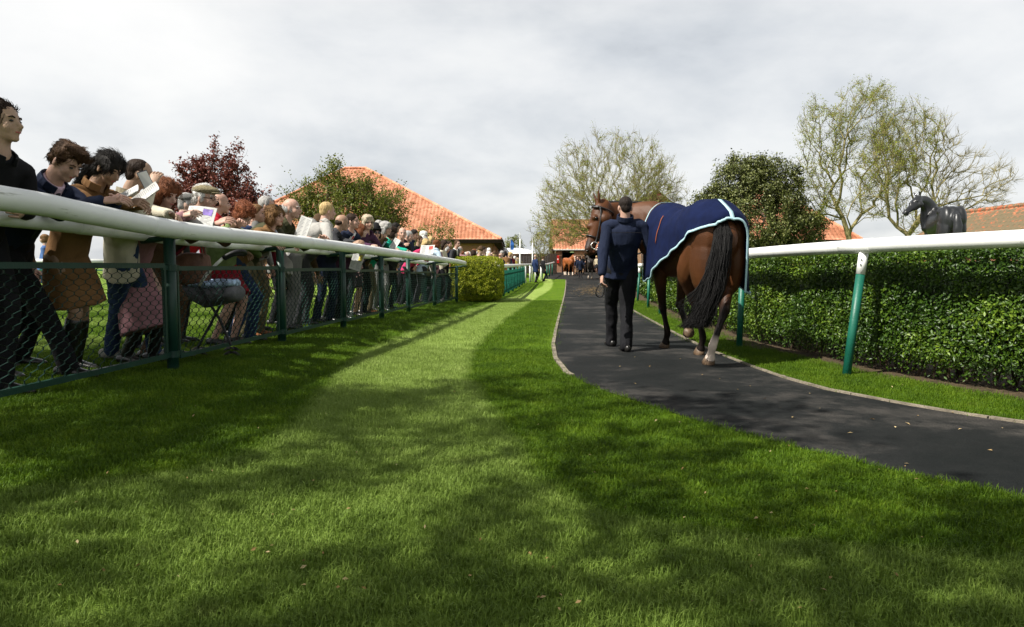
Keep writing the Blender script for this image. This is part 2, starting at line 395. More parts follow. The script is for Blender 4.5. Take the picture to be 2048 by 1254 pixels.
# ---- bare earth strip under the right hedge, rail line there
RAILR = [(1.8, 5.9), (3.0, 4.45), (4.7, 3.44), (6.1, 3.0), (8.2, 2.79), (10.7, 2.89), (15.2, 3.22), (20, 3.75), (30, 4.95), (46, 7.1)]
def rr(y, off=0.0):
    q = [a for a, b in RAILR]; x = float(np.interp(y, q, [b for a, b in RAILR]))
    return x + off
SR = smooth_path([(b, a) for a, b in RAILR], 8)
def rail_off(off, ymax=99):
    o = []
    for i, p in enumerate(SR):
        t = SR[min(i + 1, len(SR) - 1)] - SR[max(i - 1, 0)]; t = t / np.linalg.norm(t); o.append(V((p[0] + t[1] * off, p[1] - t[0] * off, 0)))
    return [p for p in o if p.y <= ymax]
mb = MB(); A = rail_off(0.05, 47); B = rail_off(1.3, 47)
n = min(len(A), len(B))
for i in range(n): mb.v += [tuple(A[i] + V((0, 0, gz(A[i].y) + 0.007))), tuple(B[i] + V((0, 0, gz(B[i].y) + 0.007)))]
for i in range(n - 1): mb.f.append((2 * i, 2 * i + 1, 2 * i + 3, 2 * i + 2))
soil = obj('soil_bed', mb, mat('hedge_soil', (0.055, 0.038, 0.02), 0.95, 0.5, 14, 0.8, 50)); tag(soil, 'brown soil bed along the foot of the right hedge', kind='structure')
# ---- grass blades as tufts on points
def tuft(seed, nb, spread, h):
    r = random.Random(seed); vs = []; fs = []
    for _ in range(nb):
        x, y = r.gauss(0, spread), r.gauss(0, spread); a = r.uniform(0, 6.283); l = h * r.uniform(0.55, 1.25); lean = r.uniform(0.1, 0.9); wd = r.uniform(0.0008, 0.0017)
        dx, dy = math.cos(a), math.sin(a); tx, ty = -dy * wd, dx * wd; o = len(vs)
        vs += [(x - tx, y - ty, -0.004), (x + tx, y + ty, -0.004), (x + dx * l * lean * .35 + tx * .8, y + dy * l * lean * .35 + ty * .8, l * .6), (x + dx * l * lean * .35 - tx * .8, y + dy * l * lean * .35 - ty * .8, l * .6), (x + dx * l * lean, y + dy * l * lean, l * (1 - lean * .35))]
        fs += [(o, o + 1, o + 2, o + 3), (o + 3, o + 2, o + 4)]
    m = bpy.data.meshes.new('tuft'); m.from_pydata(vs, [], fs); m.materials.append(M_BLADE); return m
def in_lawn(x, y):
    xa = np.interp(y, PL[0], PL[1]); xb = np.interp(y, PR[0], PR[1])
    inp = (x > xa - 0.03) & (x < xb + 0.02)
    hx = np.interp(y, [a for a, b in RAILR], [b for a, b in RAILR])
    return ~inp & (x < hx + 0.15)
def grass_points(y0, y1, dens, seed):
    r = np.random.RandomState(seed); X0, X1 = -0.76 * y1 - .4, 0.76 * y1 + .4
    n = int((X1 - X0) * (y1 - y0) * dens); x = r.uniform(X0, X1, n); y = r.uniform(y0, y1, n)
    k = (np.abs(x) < 0.76 * y + 0.3) & in_lawn(x, y); 
    if y0 > 9: k &= (x > -8)
    return x[k], y[k]
def grass(name, y0, y1, dens, seed, nb, spread, h, label):
    x, y = grass_points(y0, y1, dens, seed); z = np.interp(y, GZy, GZz) + bump_(x, y)
    pts = bpy.data.meshes.new(name); pts.vertices.add(len(x)); pts.vertices.foreach_set('co', np.stack([x, y, z], 1).astype(np.float32).ravel()); pts.update()
    o = obj(name, pts); tag(o, label, 'grass', kind='stuff')
    srcs = []
    for k in range(3):
        s = bpy.data.objects.new('grass_tuft', tuft(seed * 10 + k, nb, spread, h)); srcs.append(s)
    c = bpy.data.collections.new('tufts_' + name)
    for s in srcs: c.objects.link(s)
    ng = bpy.data.node_groups.new(name, 'GeometryNodeTree'); ng.interface.new_socket('Geometry', in_out='INPUT', socket_type='NodeSocketGeometry'); ng.interface.new_socket('Geometry', in_out='OUTPUT', socket_type='NodeSocketGeometry')
    gi = ng.nodes.new('NodeGroupInput'); go = ng.nodes.new('NodeGroupOutput'); ip = ng.nodes.new('GeometryNodeInstanceOnPoints'); ci = ng.nodes.new('GeometryNodeCollectionInfo')
    ci.inputs['Collection'].default_value = c; ci.inputs['Separate Children'].default_value = True; ci.inputs['Reset Children'].default_value = True
    ip.inputs['Pick Instance'].default_value = True
    rv = ng.nodes.new('FunctionNodeRandomValue'); rv.data_type = 'FLOAT_VECTOR'; rv.inputs[0].default_value = (-0.12, -0.12, 0); rv.inputs[1].default_value = (0.12, 0.12, 6.283)
    rs = ng.nodes.new('FunctionNodeRandomValue'); rs.data_type = 'FLOAT'; rs.inputs[2].default_value = 0.7; rs.inputs[3].default_value = 1.3; rs.inputs['Seed'].default_value = 5
    ng.links.new(gi.outputs[0], ip.inputs['Points']); ng.links.new(ci.outputs[0], ip.inputs['Instance']); ng.links.new(rv.outputs[0], ip.inputs['Rotation']); ng.links.new(rs.outputs[1], ip.inputs['Scale']); ng.links.new(ip.outputs[0], go.inputs[0])
    md = o.modifiers.new('tufts', 'NODES'); md.node_group = ng
    return o
def build_grass():
    g1 = grass('grass', 1.3, 3.6, 1500, 3, 26, 0.022, 0.032, 'short green grass blades nearest the camera')
    g2 = grass('grass', 3.6, 8.0, 700, 4, 30, 0.034, 0.032, 'short green grass blades in the middle of the lawn')
    g3 = grass('grass', 8.0, 22.0, 150, 5, 34, 0.07, 0.036, 'short green grass blades of the far lawn')
# ---------------------------------------------------------------- left crowd fence: posts, two white rails, green wire panels
M_WHITE = mat('white_rail_plastic', (0.70, 0.71, 0.69), 0.38, 0.10, 2.2, 0.08, 14, spec=0.35)
def scuffs(m):
    t = m.node_tree; b = t.nodes['Principled BSDF']; nd = t.nodes; lk = t.links; src = b.inputs['Base Color'].links[0].from_socket
    tc_ = nd.new('ShaderNodeTexCoord'); mp = nd.new('ShaderNodeMapping'); mp.inputs['Scale'].default_value = (26, 1.6, 26); lk.new(tc_.outputs['Object'], mp.inputs[0]); n = nd.new('ShaderNodeTexNoise'); n.inputs['Scale'].default_value = 1.0; n.inputs['Detail'].default_value = 5; n.inputs['Roughness'].default_value = .7; lk.new(mp.outputs[0], n.inputs['Vector'])
    r = nd.new('ShaderNodeMapRange'); lk.new(n.outputs[0], r.inputs[0]); r.inputs[1].default_value = .63; r.inputs[2].default_value = .72; x = nd.new('ShaderNodeMix'); x.data_type = 'RGBA'; lk.new(r.outputs[0], x.inputs[0]); lk.new(src, x.inputs[6]); x.inputs[7].default_value = (.30, .30, .26, 1); lk.new(x.outputs[2], b.inputs['Base Color'])
scuffs(M_WHITE)
M_GREEN = mat('green_steel_shaded', (0.004, 0.032, 0.021), 0.45, 0.2, 6, 0.1, 60, spec=0.4)  # green paint darkened, with the shade on the near fence put into its colour
M_GREENL = mat('green_post_paint', (0.006, 0.095, 0.062), 0.45, 0.2, 5, 0.1, 60, spec=0.4)
M_WIRE = mat('green_wire', (0.004, 0.024, 0.017), 0.5, 0.2, 10)
M_STEEL = mat('bolt_steel', (0.25, 0.27, 0.27), 0.4, 0.2, 10, metal=0.8)
PY = [_fp[0].y - 2.1] + [p.y for p in _fp]
fr = empty('crowd_fence', (FENCE(PY[1]), PY[1], gz(PY[1], FENCE(PY[1]))), 'green wire crowd fence with double white rails in front of the racegoers', 'fence')
PP = [V((FENCE(y), y, gz(y, FENCE(y)))) for y in PY]
fdir = (PP[-1] - PP[0]); fdir.z = 0; fdir.normalize(); fn = V((fdir.y, -fdir.x, 0))       # fn points to the track
for i, p in enumerate(PP):
    m = MB(); top = 1.06
    m.tube([p + V((0, 0, -0.1)), p + V((0, 0, top))], 0.043, 16)
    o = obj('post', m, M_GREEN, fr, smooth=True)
    for z in (0.10, 0.77):
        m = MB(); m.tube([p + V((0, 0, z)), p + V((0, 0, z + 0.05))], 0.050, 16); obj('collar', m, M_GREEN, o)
    for sg in (-1, 1):
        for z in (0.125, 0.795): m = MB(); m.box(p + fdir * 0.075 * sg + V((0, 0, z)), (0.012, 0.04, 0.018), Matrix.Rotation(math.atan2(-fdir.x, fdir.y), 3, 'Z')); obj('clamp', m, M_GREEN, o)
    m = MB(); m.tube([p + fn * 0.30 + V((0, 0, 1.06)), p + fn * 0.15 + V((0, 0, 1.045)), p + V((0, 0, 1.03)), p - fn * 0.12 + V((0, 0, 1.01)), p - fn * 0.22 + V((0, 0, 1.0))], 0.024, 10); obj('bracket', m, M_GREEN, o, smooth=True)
def rail(name, ctrl, r, parent, sleeves, rm=M_WHITE, jl=0.16):
    q = smooth_path([tuple(c) for c in ctrl], 6); pts = [V(a) for a in q]
    m = MB(); m.tube(pts, [r] * (len(pts) - 1) + [r * .96], 24, re=True); o = obj(name, m, rm, parent, smooth=True)
    for s in sleeves:
        k = min(range(len(pts)), key=lambda i: abs(pts[i].y - s)); 
        p = pts[k]; t = (pts[min(k + 1, len(pts) - 1)] - pts[max(k - 1, 0)]).normalized()
        m = MB(); m.tube([p - t * jl, p - t * (jl - .006), p + t * (jl - .006), p + t * jl], [r * 0.99, r * 1.045, r * 1.045, r * 0.99], 24); obj('joint_sleeve', m, rm, o, smooth=True)
    return o
def railp(px, py, off):
    """a point on the vertical plane parallel to the fence, off metres to the track side, seen at the pixel"""
    d = rayd(px, py); # x = FENCE(y)+off
    s = (_fa + off) / (d.x / d.y - _fb); return V((0, 0, CAMZ)) + d * (s / d.y)
c = [railp(*a, 0.34) for a in ((0, 396), (160, 424), (325, 455), (450, 470), (561, 480), (690, 494), (776, 505), (832, 512), (876, 518), (912, 523), (929, 526.5))]
c0 = c[0] + (c[0] - c[1]).normalized() * 2.2; c0.z = c[0].z + 0.02
rail('running_rail', [c0] + c, 0.061, fr, [3.1, 4.7, 7.2, 9.4, 11.5, 13.8, 16.2])
c = [railp(*a, -0.20) for a in ((0, 436), (240, 464), (350, 478), (522, 493), (640, 502), (704, 509), (790, 518), (850, 525), (893, 528))]
c0 = c[0] + (c[0] - c[1]).normalized() * 2.2; c0.z = c[0].z + 0.02
rail('leaning_rail', [c0] + c, 0.047, fr, [4.8, 7.0, 9.0, 11.2, 13.3, 15.5])
# panels
def panel(p, q, z0, z1, parent, cell=0.072, ch=0.088, wr=0.0046):
    d = (q - p); Lp = math.hypot(d.x, d.y); t = V((d.x, d.y, 0)) / Lp; nrm = V((t.y, -t.x, 0)); ang = math.atan2(-t.x, t.y)
    zb = (p.z + q.z) / 2   # the panels hang level
    a = V((p.x, p.y, zb)) + t * 0.09; b = V((q.x, q.y, zb)) - t * 0.09; Rz = Matrix.Rotation(ang, 3, 'Z')
    h = (b - a).length / 2; mid = (a + b) / 2
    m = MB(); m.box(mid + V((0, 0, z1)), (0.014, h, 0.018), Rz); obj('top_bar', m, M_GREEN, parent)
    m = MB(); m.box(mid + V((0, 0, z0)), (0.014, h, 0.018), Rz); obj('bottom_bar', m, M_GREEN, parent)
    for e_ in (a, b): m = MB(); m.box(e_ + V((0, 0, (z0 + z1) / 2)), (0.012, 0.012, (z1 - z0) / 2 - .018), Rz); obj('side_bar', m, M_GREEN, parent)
    m = MB(); n = int(2 * h / cell); rows = int((z1 - z0) / (ch / 2)); hh = (z1 - z0) / rows
    for i in range(n):
        base = a + t * (cell * (i + 0.5) + (2 * h - n * cell) / 2); sg = 1
        rs = []
        for k in range(rows + 1):
            s = (0.5 if (k + i) % 2 else -0.5) * cell * 1.02; o_ = nrm * (0.003 * (1 if k % 2 else -1))
            for dz in ((-0.008, 0.008) if 0 < k < rows else (0,)):
                cc = base + t * s + o_ + V((0, 0, z0 + k * hh + dz)); rs.append([cc + nrm * wr, cc + t * wr * -0.8 , cc - nrm * wr, cc + t * wr * .8])
        m.rings(rs, cap=False)
    return obj('wire_mesh', m, M_WIRE, parent, kind='stuff')
PR_ = [V((-3.5, 2.0, 0))] + PP
for i in range(len(PP) - 1): panel(PP[i], PP[i + 1], 0.11, 0.80, fr, cell=0.054 if i < 4 else 0.07, ch=0.066 if i < 4 else 0.085)
panel(V((FENCE(1.2), 1.2, gz(1.2, -3))), PP[0], 0.11, 0.80, fr, cell=.054, ch=.066)
# ---- fence on the far side of the enclosure, seen between the legs
def simple_fence(name, pts, label, zt=0.95, rails=True, group=None):
    r = empty(name, pts[0], label, 'fence', group)
    for i, p in enumerate(pts):
        m = MB(); m.tube([p + V((0, 0, -.05)), p + V((0, 0, 1.08))], 0.035, 8); obj('post', m, M_GREENL, r)
    for a, b in zip(pts, pts[1:]):
        d = (b - a).normalized()
        for z in (0.12, zt): m = MB(); m.tube([a + V((0, 0, z)), b + V((0, 0, z))], 0.016, 5); obj('bar', m, M_GREENL, r)
        m = MB(); L_ = (b - a).length; n = int(L_ / 0.11); nz = V((-d.y, d.x, 0))
        for i in range(n):
            rs = []
            for k in range(9):
                c = a + d * (L_ * (i + .5) / n + (0.055 if k % 2 else -.055)) + V((0, 0, 0.12 + (zt - .12) * k / 8)); rs.append([c + d * .004, c + nz * .004, c - d * .004])
            m.rings(rs, cap=False)
        obj('wire_mesh', m, M_WIRE, r, kind='stuff')
    m = MB(); m.tube([p + V((0, 0, 1.15)) for p in pts], 0.06, 12); obj('rail', m, M_WHITE, r, smooth=True)
    return r
simple_fence('back_fence', [V((x, 15.5 + (x + 20) * .06, gz(15.5))) for x in (-22, -19.4, -16.8, -14.2, -11.6, -9.0)], 'second green wire fence with white rail across the lawn behind the leaning racegoers')
# ---- fence beyond the clipped yew: white rail on green palings, two white posts
ff_ = empty('paling_fence', (-0.35, 24, gz(24)), 'green paling fence with white rail beyond the clipped yew hedge', 'fence')
fa, fb = V((-0.45, 23.0, gz(23))), V((0.75, 41.0, gz(41)))
m = MB(); m.tube([fa + V((0, 0, 1.08)), (fa + fb) / 2 + V((0, 0, 1.085)), fb + V((0, 0, 1.10))], 0.07, 12, re=True); obj('rail', m, M_WHITE, ff_, smooth=True)
npal = 90; pal_mesh = None
for i in range(npal):
    p = fa.lerp(fb, (i + .5) / npal); p.z = gz(p.y); b_ = MB(); b_.box(V((0, 0, 0.52)), (0.022, 0.030, 0.42))
    if pal_mesh is None: o = obj('paling', b_, M_GREENL, ff_, local=True); pal_mesh = o.data
    else: o = bpy.data.objects.new('paling', pal_mesh); COL.objects.link(o); o.parent = ff_
    o.location = p - V(ff_.location)
for i in range(8):
    p = fa.lerp(fb, i / 7); p.z = gz(p.y); m = MB(); m.tube([p + V((-.03, 0, -.02)), p + V((-.03, 0, 1.02))], 0.045, 8); obj('post', m, M_GREENL, ff_, smooth=True)
for z in (.25, .85):
    m = MB(); m.tube([fa + V((-.04, 0, z)), fb + V((-.04, 0, z))], 0.02, 5); obj('cross_bar', m, M_GREENL, ff_)
def wrail(name, pts, posts, label, r=0.06, h=1.1, pm=None):
    q = empty(name, pts[0], label, 'rail'); m = MB(); m.tube([V((p[0], p[1], gz(p[1]) + h)) for p in pts], r, 12, re=True); obj('rail', m, M_WHITE, q, smooth=True)
    for x, y in posts:
        m = MB(); m.tube([V((x, y, gz(y) - .05)), V((x, y, gz(y) + h))], 0.055 if not pm else .03, 10); obj('post', m, pm or M_WHITE, q, smooth=True)
    return q
wrail('gap_rail', [(0.78, 41.6), (1.35, 46), (1.7, 49)], [(0.80, 41.9), (1.62, 48.4), (1.15, 44.5)], 'short white rail on white posts by the two officials')
wrail('gap_rail', [(2.05, 49.5), (2.75, 55), (3.75, 62.5)], [(2.07, 49.8)], 'white rail running from the dark suited official to the saddling box wall')
q = empty('green_railing', (2.6, 55, gz(55)), 'green railing below the white rail beside the saddling box corner', 'fence')
for x, y in ((2.2, 51), (2.75, 55), (3.1, 58), (3.5, 61)):
    m = MB(); m.tube([V((x, y, gz(y) - .05)), V((x, y, gz(y) + 1.02))], 0.05, 8); obj('post', m, M_GREENL, q, smooth=True)
# tall thin white poles
for (px, yt, yb, d, lab) in ((1040, 478, 545, 38, 'slim white pole rising from the far crowd, left of the pair'), (1065, 486, 545, 46, 'slim white pole with reddish tip behind the blue coated official')):
    b_ = PX(px, yb, d); b_.z = gz(d); t_ = PX(px, yt, d); q = empty('white_pole', b_, lab, 'pole'); m = MB(); m.tube([b_, t_], [0.055, 0.03], 8); obj('shaft', m, M_WHITE, q, smooth=True)
    m = MB(); m.tube([t_, t_ + V((0, 0, .35))], 0.02, 6); obj('tip', m, mat('pole_tip', (.35, .08, .05) if px > 1050 else (.6, .6, .6), .5), q)
# ---------------------------------------------------------------- right rail
rt = empty('running_rail_right', (3.0, 6.1, gz(6.1)), 'white running rail on green posts along the privet hedge at right', 'rail'); rt.name = 'running_rail'
cl = smooth_path([(b, a, 1.115 + gz(a)) for a, b in RAILR], 6); pts = [V(a) for a in cl]
m = MB(); m.tube(pts, 0.060, 24, re=True); ro = obj('rail', m, M_WHITE, rt, smooth=True)
for s in (3.4, 6.2, 8.9, 11.6, 14.4, 17.4, 21, 25):
    k = min(range(len(pts)), key=lambda i: abs(pts[i].y - s)); p = pts[k]; t = (pts[k + 1] - pts[k - 1]).normalized()
    m = MB(); m.tube([p - t * .2, p - t * .194, p + t * .194, p + t * .2], [.059, .063, .063, .059], 24); obj('joint_sleeve', m, M_WHITE, ro, smooth=True)
for base_px, topf in (((1690, 752), 1), ((1478, 693), 1), ((1402, 662), 1), ((1320, 629), 1), ((1296, 616), 1), ((1275, 603), 1)):
    b_ = GP(*base_px); k = min(range(len(pts)), key=lambda i: abs(pts[i].y - b_.y - .02)); t_ = V((float(np.interp(b_.y + .05, [p.y for p in pts], [p.x for p in pts])), b_.y + .05, pts[k].z - 0.05))
    s_ = b_.lerp(t_, 0.84)
    m = MB(); m.tube([b_ - V((0, 0, .1)), s_], 0.036, 16); po = obj('post', m, M_GREENL, rt, smooth=True)
    m = MB(); m.tube([s_ - (t_ - b_) * .02, t_], 0.038, 16); obj('post_cap', m, M_WHITE, po, smooth=True)
    if b_.y < 7:
        for u in (0.9, 0.94):
            q = b_.lerp(t_, u); m = MB(); m.ell(q + V((-.03, -.036, 0)), (.007, .007, .007), n=6); obj('bolt', m, M_STEEL, po)
# ---------------------------------------------------------------- hedges (real leaves over a dark inner core of stems)
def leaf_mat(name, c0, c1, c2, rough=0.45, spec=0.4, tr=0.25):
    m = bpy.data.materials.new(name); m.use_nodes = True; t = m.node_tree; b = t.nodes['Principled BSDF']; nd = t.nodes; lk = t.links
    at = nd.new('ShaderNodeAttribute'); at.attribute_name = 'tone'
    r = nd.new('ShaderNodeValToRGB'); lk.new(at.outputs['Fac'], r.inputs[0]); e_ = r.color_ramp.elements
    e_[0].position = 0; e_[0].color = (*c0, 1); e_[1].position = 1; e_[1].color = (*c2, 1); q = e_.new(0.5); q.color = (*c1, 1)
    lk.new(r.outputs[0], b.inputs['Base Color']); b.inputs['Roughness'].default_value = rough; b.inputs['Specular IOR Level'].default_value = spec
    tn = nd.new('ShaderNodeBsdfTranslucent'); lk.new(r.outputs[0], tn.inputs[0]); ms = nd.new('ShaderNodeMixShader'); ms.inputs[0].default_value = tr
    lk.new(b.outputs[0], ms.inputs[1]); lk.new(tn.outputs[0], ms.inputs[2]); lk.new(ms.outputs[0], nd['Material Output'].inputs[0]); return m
def leaves_mesh(name, P, Nrm, size, rs, jitter=0.9, aspect=0.5, tone=None, fold=0.25):
    """P (n,3) places, Nrm (n,3) rough outward directions; each leaf is a folded blade of four triangles' worth of area (two quads)"""
    n = len(P); T = rs.normal(size=(n, 3)); Nn = Nrm + rs.normal(size=(n, 3)) * jitter; Nn /= np.linalg.norm(Nn, axis=1)[:, None] + 1e-9
    T -= Nn * (T * Nn).sum(1)[:, None]; T /= np.linalg.norm(T, axis=1)[:, None] + 1e-9; B = np.cross(Nn, T)
    s = size * rs.uniform(0.6, 1.35, n)[:, None]
    a = P - T * s * .5; b = P + T * s * .5; up = Nn * s * fold * aspect
    c = P + B * s * aspect * .5 + up - T * s * .05; d = P - B * s * aspect * .5 + up - T * s * .05
    verts = np.stack([a, c, b, d], 1).reshape(-1, 3); i = np.arange(n) * 4
    faces = np.concatenate([np.stack([i, i + 1, i + 2], 1), np.stack([i, i + 2, i + 3], 1)])
    m = np_mesh(name, verts, faces); at = m.attributes.new('tone', 'FLOAT', 'POINT')
    tn = rs.uniform(0, 1, n) if tone is None else tone
    at.data.foreach_set('value', np.repeat(tn, 4).astype(np.float32)); return m
M_STEM = mat('hedge_stems', (0.07, 0.05, 0.032), 0.9, 0.4, 20, 0.5, 60)
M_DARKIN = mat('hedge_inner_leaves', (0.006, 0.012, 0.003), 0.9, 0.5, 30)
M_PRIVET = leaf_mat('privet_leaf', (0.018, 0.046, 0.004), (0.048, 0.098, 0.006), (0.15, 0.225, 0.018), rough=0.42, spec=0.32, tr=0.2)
M_YEW = leaf_mat('yew_leaf', (0.05, 0.09, 0.006), (0.22, 0.26, 0.010), (0.42, 0.42, 0.03), 0.55, 0.25, 0.3)
hd = empty('privet_hedge', (3.4, 6.4, gz(6.4)), 'long clipped privet hedge behind the right hand white running rail', 'hedge')
A = rail_off(0.20, 46)
acc = [0.0]
for i in range(1, len(A)): acc.append(acc[-1] + (A[i] - A[i - 1]).length)
Ax = np.array([[p.x, p.y] for p in A]); acc = np.array(acc)
def hedge_pts(n, s0, s1, rs, H=1.06, TH=0.95, skin=0.10):
    s = rs.uniform(s0, s1, n); x = np.interp(s, acc, Ax[:, 0]); y = np.interp(s, acc, Ax[:, 1])
    x2 = np.interp(s + .05, acc, Ax[:, 0]); y2 = np.interp(s + .05, acc, Ax[:, 1]); tx, ty = x2 - x, y2 - y; l = np.hypot(tx, ty) + 1e-9; nx_, ny_ = ty / l, -tx / l
    k = rs.uniform(0, 1, n); front = k < 0.74; z = np.where(front, rs.uniform(0.0, 1, n) ** 0.8 * H, H - np.abs(rs.normal(0, .03, n)) + .01)
    bulge = 0.025 * np.sin(s * 2.1) + 0.018 * np.sin(s * 5.3 + z * 4) + 0.012 * np.sin(z * 9 + s * 3.1)
    z = np.where(front & (rs.uniform(0, 1, n) < np.clip((0.20 - z) * 5, 0, .93)), rs.uniform(.25, H, n), z)
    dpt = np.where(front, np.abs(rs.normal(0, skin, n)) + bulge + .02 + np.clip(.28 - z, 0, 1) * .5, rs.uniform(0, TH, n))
    g_ = np.interp(y, GZy, GZz)
    P = np.stack([x + nx_ * dpt, y + ny_ * dpt, g_ + z], 1)
    Nn = np.where(front[:, None], np.stack([-nx_, -ny_, np.full(n, .35)], 1), np.array([[0, 0, 1.]]))
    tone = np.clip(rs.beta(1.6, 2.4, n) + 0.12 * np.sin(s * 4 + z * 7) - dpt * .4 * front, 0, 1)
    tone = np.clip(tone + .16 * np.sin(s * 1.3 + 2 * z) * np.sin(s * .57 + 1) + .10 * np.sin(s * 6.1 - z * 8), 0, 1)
    return P, Nn, tone
r_ = np.random.RandomState(5)
s_near = float(np.interp(9.5, Ax[:, 1], acc)); s_mid = float(np.interp(20, Ax[:, 1], acc))
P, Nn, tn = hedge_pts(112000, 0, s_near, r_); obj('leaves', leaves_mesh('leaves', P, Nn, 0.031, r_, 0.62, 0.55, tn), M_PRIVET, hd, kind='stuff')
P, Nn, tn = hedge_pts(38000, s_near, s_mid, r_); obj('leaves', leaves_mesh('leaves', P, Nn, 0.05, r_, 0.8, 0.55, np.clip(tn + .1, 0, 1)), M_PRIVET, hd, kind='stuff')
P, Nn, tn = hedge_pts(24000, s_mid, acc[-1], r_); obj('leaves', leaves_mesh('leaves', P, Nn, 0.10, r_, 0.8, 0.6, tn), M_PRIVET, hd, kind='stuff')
# sprigs standing above the clipped top
m = MB(); SP = []; 
for i in range(60):
    s = rnd.uniform(.5, s_near); x, y = float(np.interp(s, acc, Ax[:, 0])), float(np.interp(s, acc, Ax[:, 1])); x += rnd.uniform(-.02, .3); h = rnd.uniform(.03, .12); p = V((x, y, gz(y) + .98)); q = p + V((rnd.uniform(-.04, .04), rnd.uniform(-.04, .04), h + .05)); m.tube([p, q], [.003, .002], 4)
    for k in range(9): SP.append(tuple(p.lerp(q, k / 8) + V((rnd.uniform(-.02, .02), rnd.uniform(-.02, .02), 0))))
SP = np.array(SP); obj('sprigs', leaves_mesh('sprigs', SP, np.tile([[0, 0, 1.]], (len(SP), 1)), 0.034, r_, .8, .5, np.clip(r_.uniform(.4, 1, len(SP)), 0, 1)), M_PRIVET, hd, kind='stuff')
# dark inner mass and stems
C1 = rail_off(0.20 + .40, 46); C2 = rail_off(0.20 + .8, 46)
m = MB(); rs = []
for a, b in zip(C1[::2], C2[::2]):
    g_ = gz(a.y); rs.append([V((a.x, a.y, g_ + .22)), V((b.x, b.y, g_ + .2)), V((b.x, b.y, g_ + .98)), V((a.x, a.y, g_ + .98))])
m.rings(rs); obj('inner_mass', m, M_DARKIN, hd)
m = MB()
for i in range(520):
    s = rnd.uniform(0, s_mid); x, y = float(np.interp(s, acc, Ax[:, 0])), float(np.interp(s, acc, Ax[:, 1])); g_ = gz(y)
    p = V((x + rnd.uniform(.24, .8), y + rnd.uniform(-.1, .1), g_)); q = p + V((rnd.uniform(-.06, .1), rnd.uniform(-.1, .1), .16)); q2 = q + V((rnd.uniform(-.04, .12), rnd.uniform(-.1, .1), .22))
    m.tube([p - V((0, 0, .05)), q, q2], [rnd.uniform(.008, .018), .009, .005], 5)
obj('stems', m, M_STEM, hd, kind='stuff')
# clipped golden yew block at the end of the left fence
Y0 = GP(950, 606).y; Y1 = Y0 + 2.9; X0, X1 = (897 - 1024) / F * Y0, (1006 - 1024) / F * Y0; H = PX(950, 514, Y0).z - gz(Y0, -1.0); zg = gz(Y0, -1.0)
yh = empty('clipped_yew', ((X0 + X1) / 2, Y0 + 1.2, zg), 'rounded yellow green clipped yew block at the end of the white rail', 'hedge')
def yewpt(n, rs, shrink=0.0):
    c = np.array([(X0 + X1) / 2, (Y0 + Y1) / 2, zg + H / 2 + .03]); hs = np.array([(X1 - X0) / 2, (Y1 - Y0) / 2, H / 2]) - shrink
    d = rs.normal(size=(n, 3)); d /= np.linalg.norm(d, axis=1)[:, None]; p = 5.5
    k = (np.abs(d) ** p).sum(1) ** (-1 / p); q = d * k[:, None]; nr = np.sign(q) * np.abs(q) ** (p - 1); nr /= np.linalg.norm(nr, axis=1)[:, None]
    lump = np.array([noise.noise(V((a[0] * 6, a[1] * 6, a[2] * 6))) for a in q]) * .045
    return c + q * (hs + lump[:, None] - np.abs(rs.normal(0, .02, n))[:, None] * 1.6), nr, lump
P, Nn, lm = yewpt(60000, r_); k = P[:, 2] > zg + .03
obj('leaves', leaves_mesh('leaves', P[k], Nn[k], 0.042, r_, 0.9, 0.45, np.clip(.5 + lm[k] * 7 + r_.normal(0, .22, k.sum()), 0, 1)), M_YEW, yh, kind='stuff')
m = MB(); q_, n__, l__ = yewpt(10, r_)
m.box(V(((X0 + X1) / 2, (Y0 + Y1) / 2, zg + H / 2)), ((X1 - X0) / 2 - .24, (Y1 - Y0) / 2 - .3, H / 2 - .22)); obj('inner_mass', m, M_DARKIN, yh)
# ---------------------------------------------------------------- buildings
def brick_mat(name, c1, c2, mortar, scale=1.0):
    m = bpy.data.materials.new(name); m.use_nodes = True; t = m.node_tree; b = t.nodes['Principled BSDF']; nd = t.nodes; lk = t.links
    g_ = nd.new('ShaderNodeNewGeometry'); s = nd.new('ShaderNodeSeparateXYZ'); lk.new(g_.outputs['Position'], s.inputs[0]); ad = nd.new('ShaderNodeMath'); ad.operation = 'ADD'; lk.new(s.outputs[0], ad.inputs[0]); lk.new(s.outputs[1], ad.inputs[1])
    c = nd.new('ShaderNodeCombineXYZ'); lk.new(ad.outputs[0], c.inputs[0]); lk.new(s.outputs[2], c.inputs[1])
    br = nd.new('ShaderNodeTexBrick'); lk.new(c.outputs[0], br.inputs['Vector']); br.inputs['Scale'].default_value = scale; br.inputs['Brick Width'].default_value = .225; br.inputs['Row Height'].default_value = .075; br.inputs['Mortar Size'].default_value = .008
    br.inputs['Color1'].default_value = (*c1, 1); br.inputs['Color2'].default_value = (*c2, 1); br.inputs['Mortar'].default_value = (*mortar, 1)
    lk.new(br.outputs[0], b.inputs['Base Color']); b.inputs['Roughness'].default_value = .9; bp = nd.new('ShaderNodeBump'); bp.inputs['Strength'].default_value = .5; bp.inputs['Distance'].default_value = .01; bp.invert = True
    lk.new(br.outputs['Fac'], bp.inputs['Height']); lk.new(bp.outputs[0], b.inputs['Normal']); return m
M_BRICK = brick_mat('red_brick', (0.24, 0.085, 0.045), (0.33, 0.13, 0.06), (0.30, 0.24, 0.17))
M_BRICK2 = brick_mat('buff_brick', (0.34, 0.17, 0.08), (0.42, 0.23, 0.11), (0.32, 0.27, 0.2))
M_FASCIA = mat('dark_stained_timber', (0.03, 0.016, 0.012), 0.7, 0.3, 6)
M_MAROON = mat('maroon_bargeboard', (0.10, 0.022, 0.017), 0.6, 0.2, 5)
M_DOORDARK = mat('dark_interior', (0.012, 0.011, 0.01), 0.9, 0.3, 4)
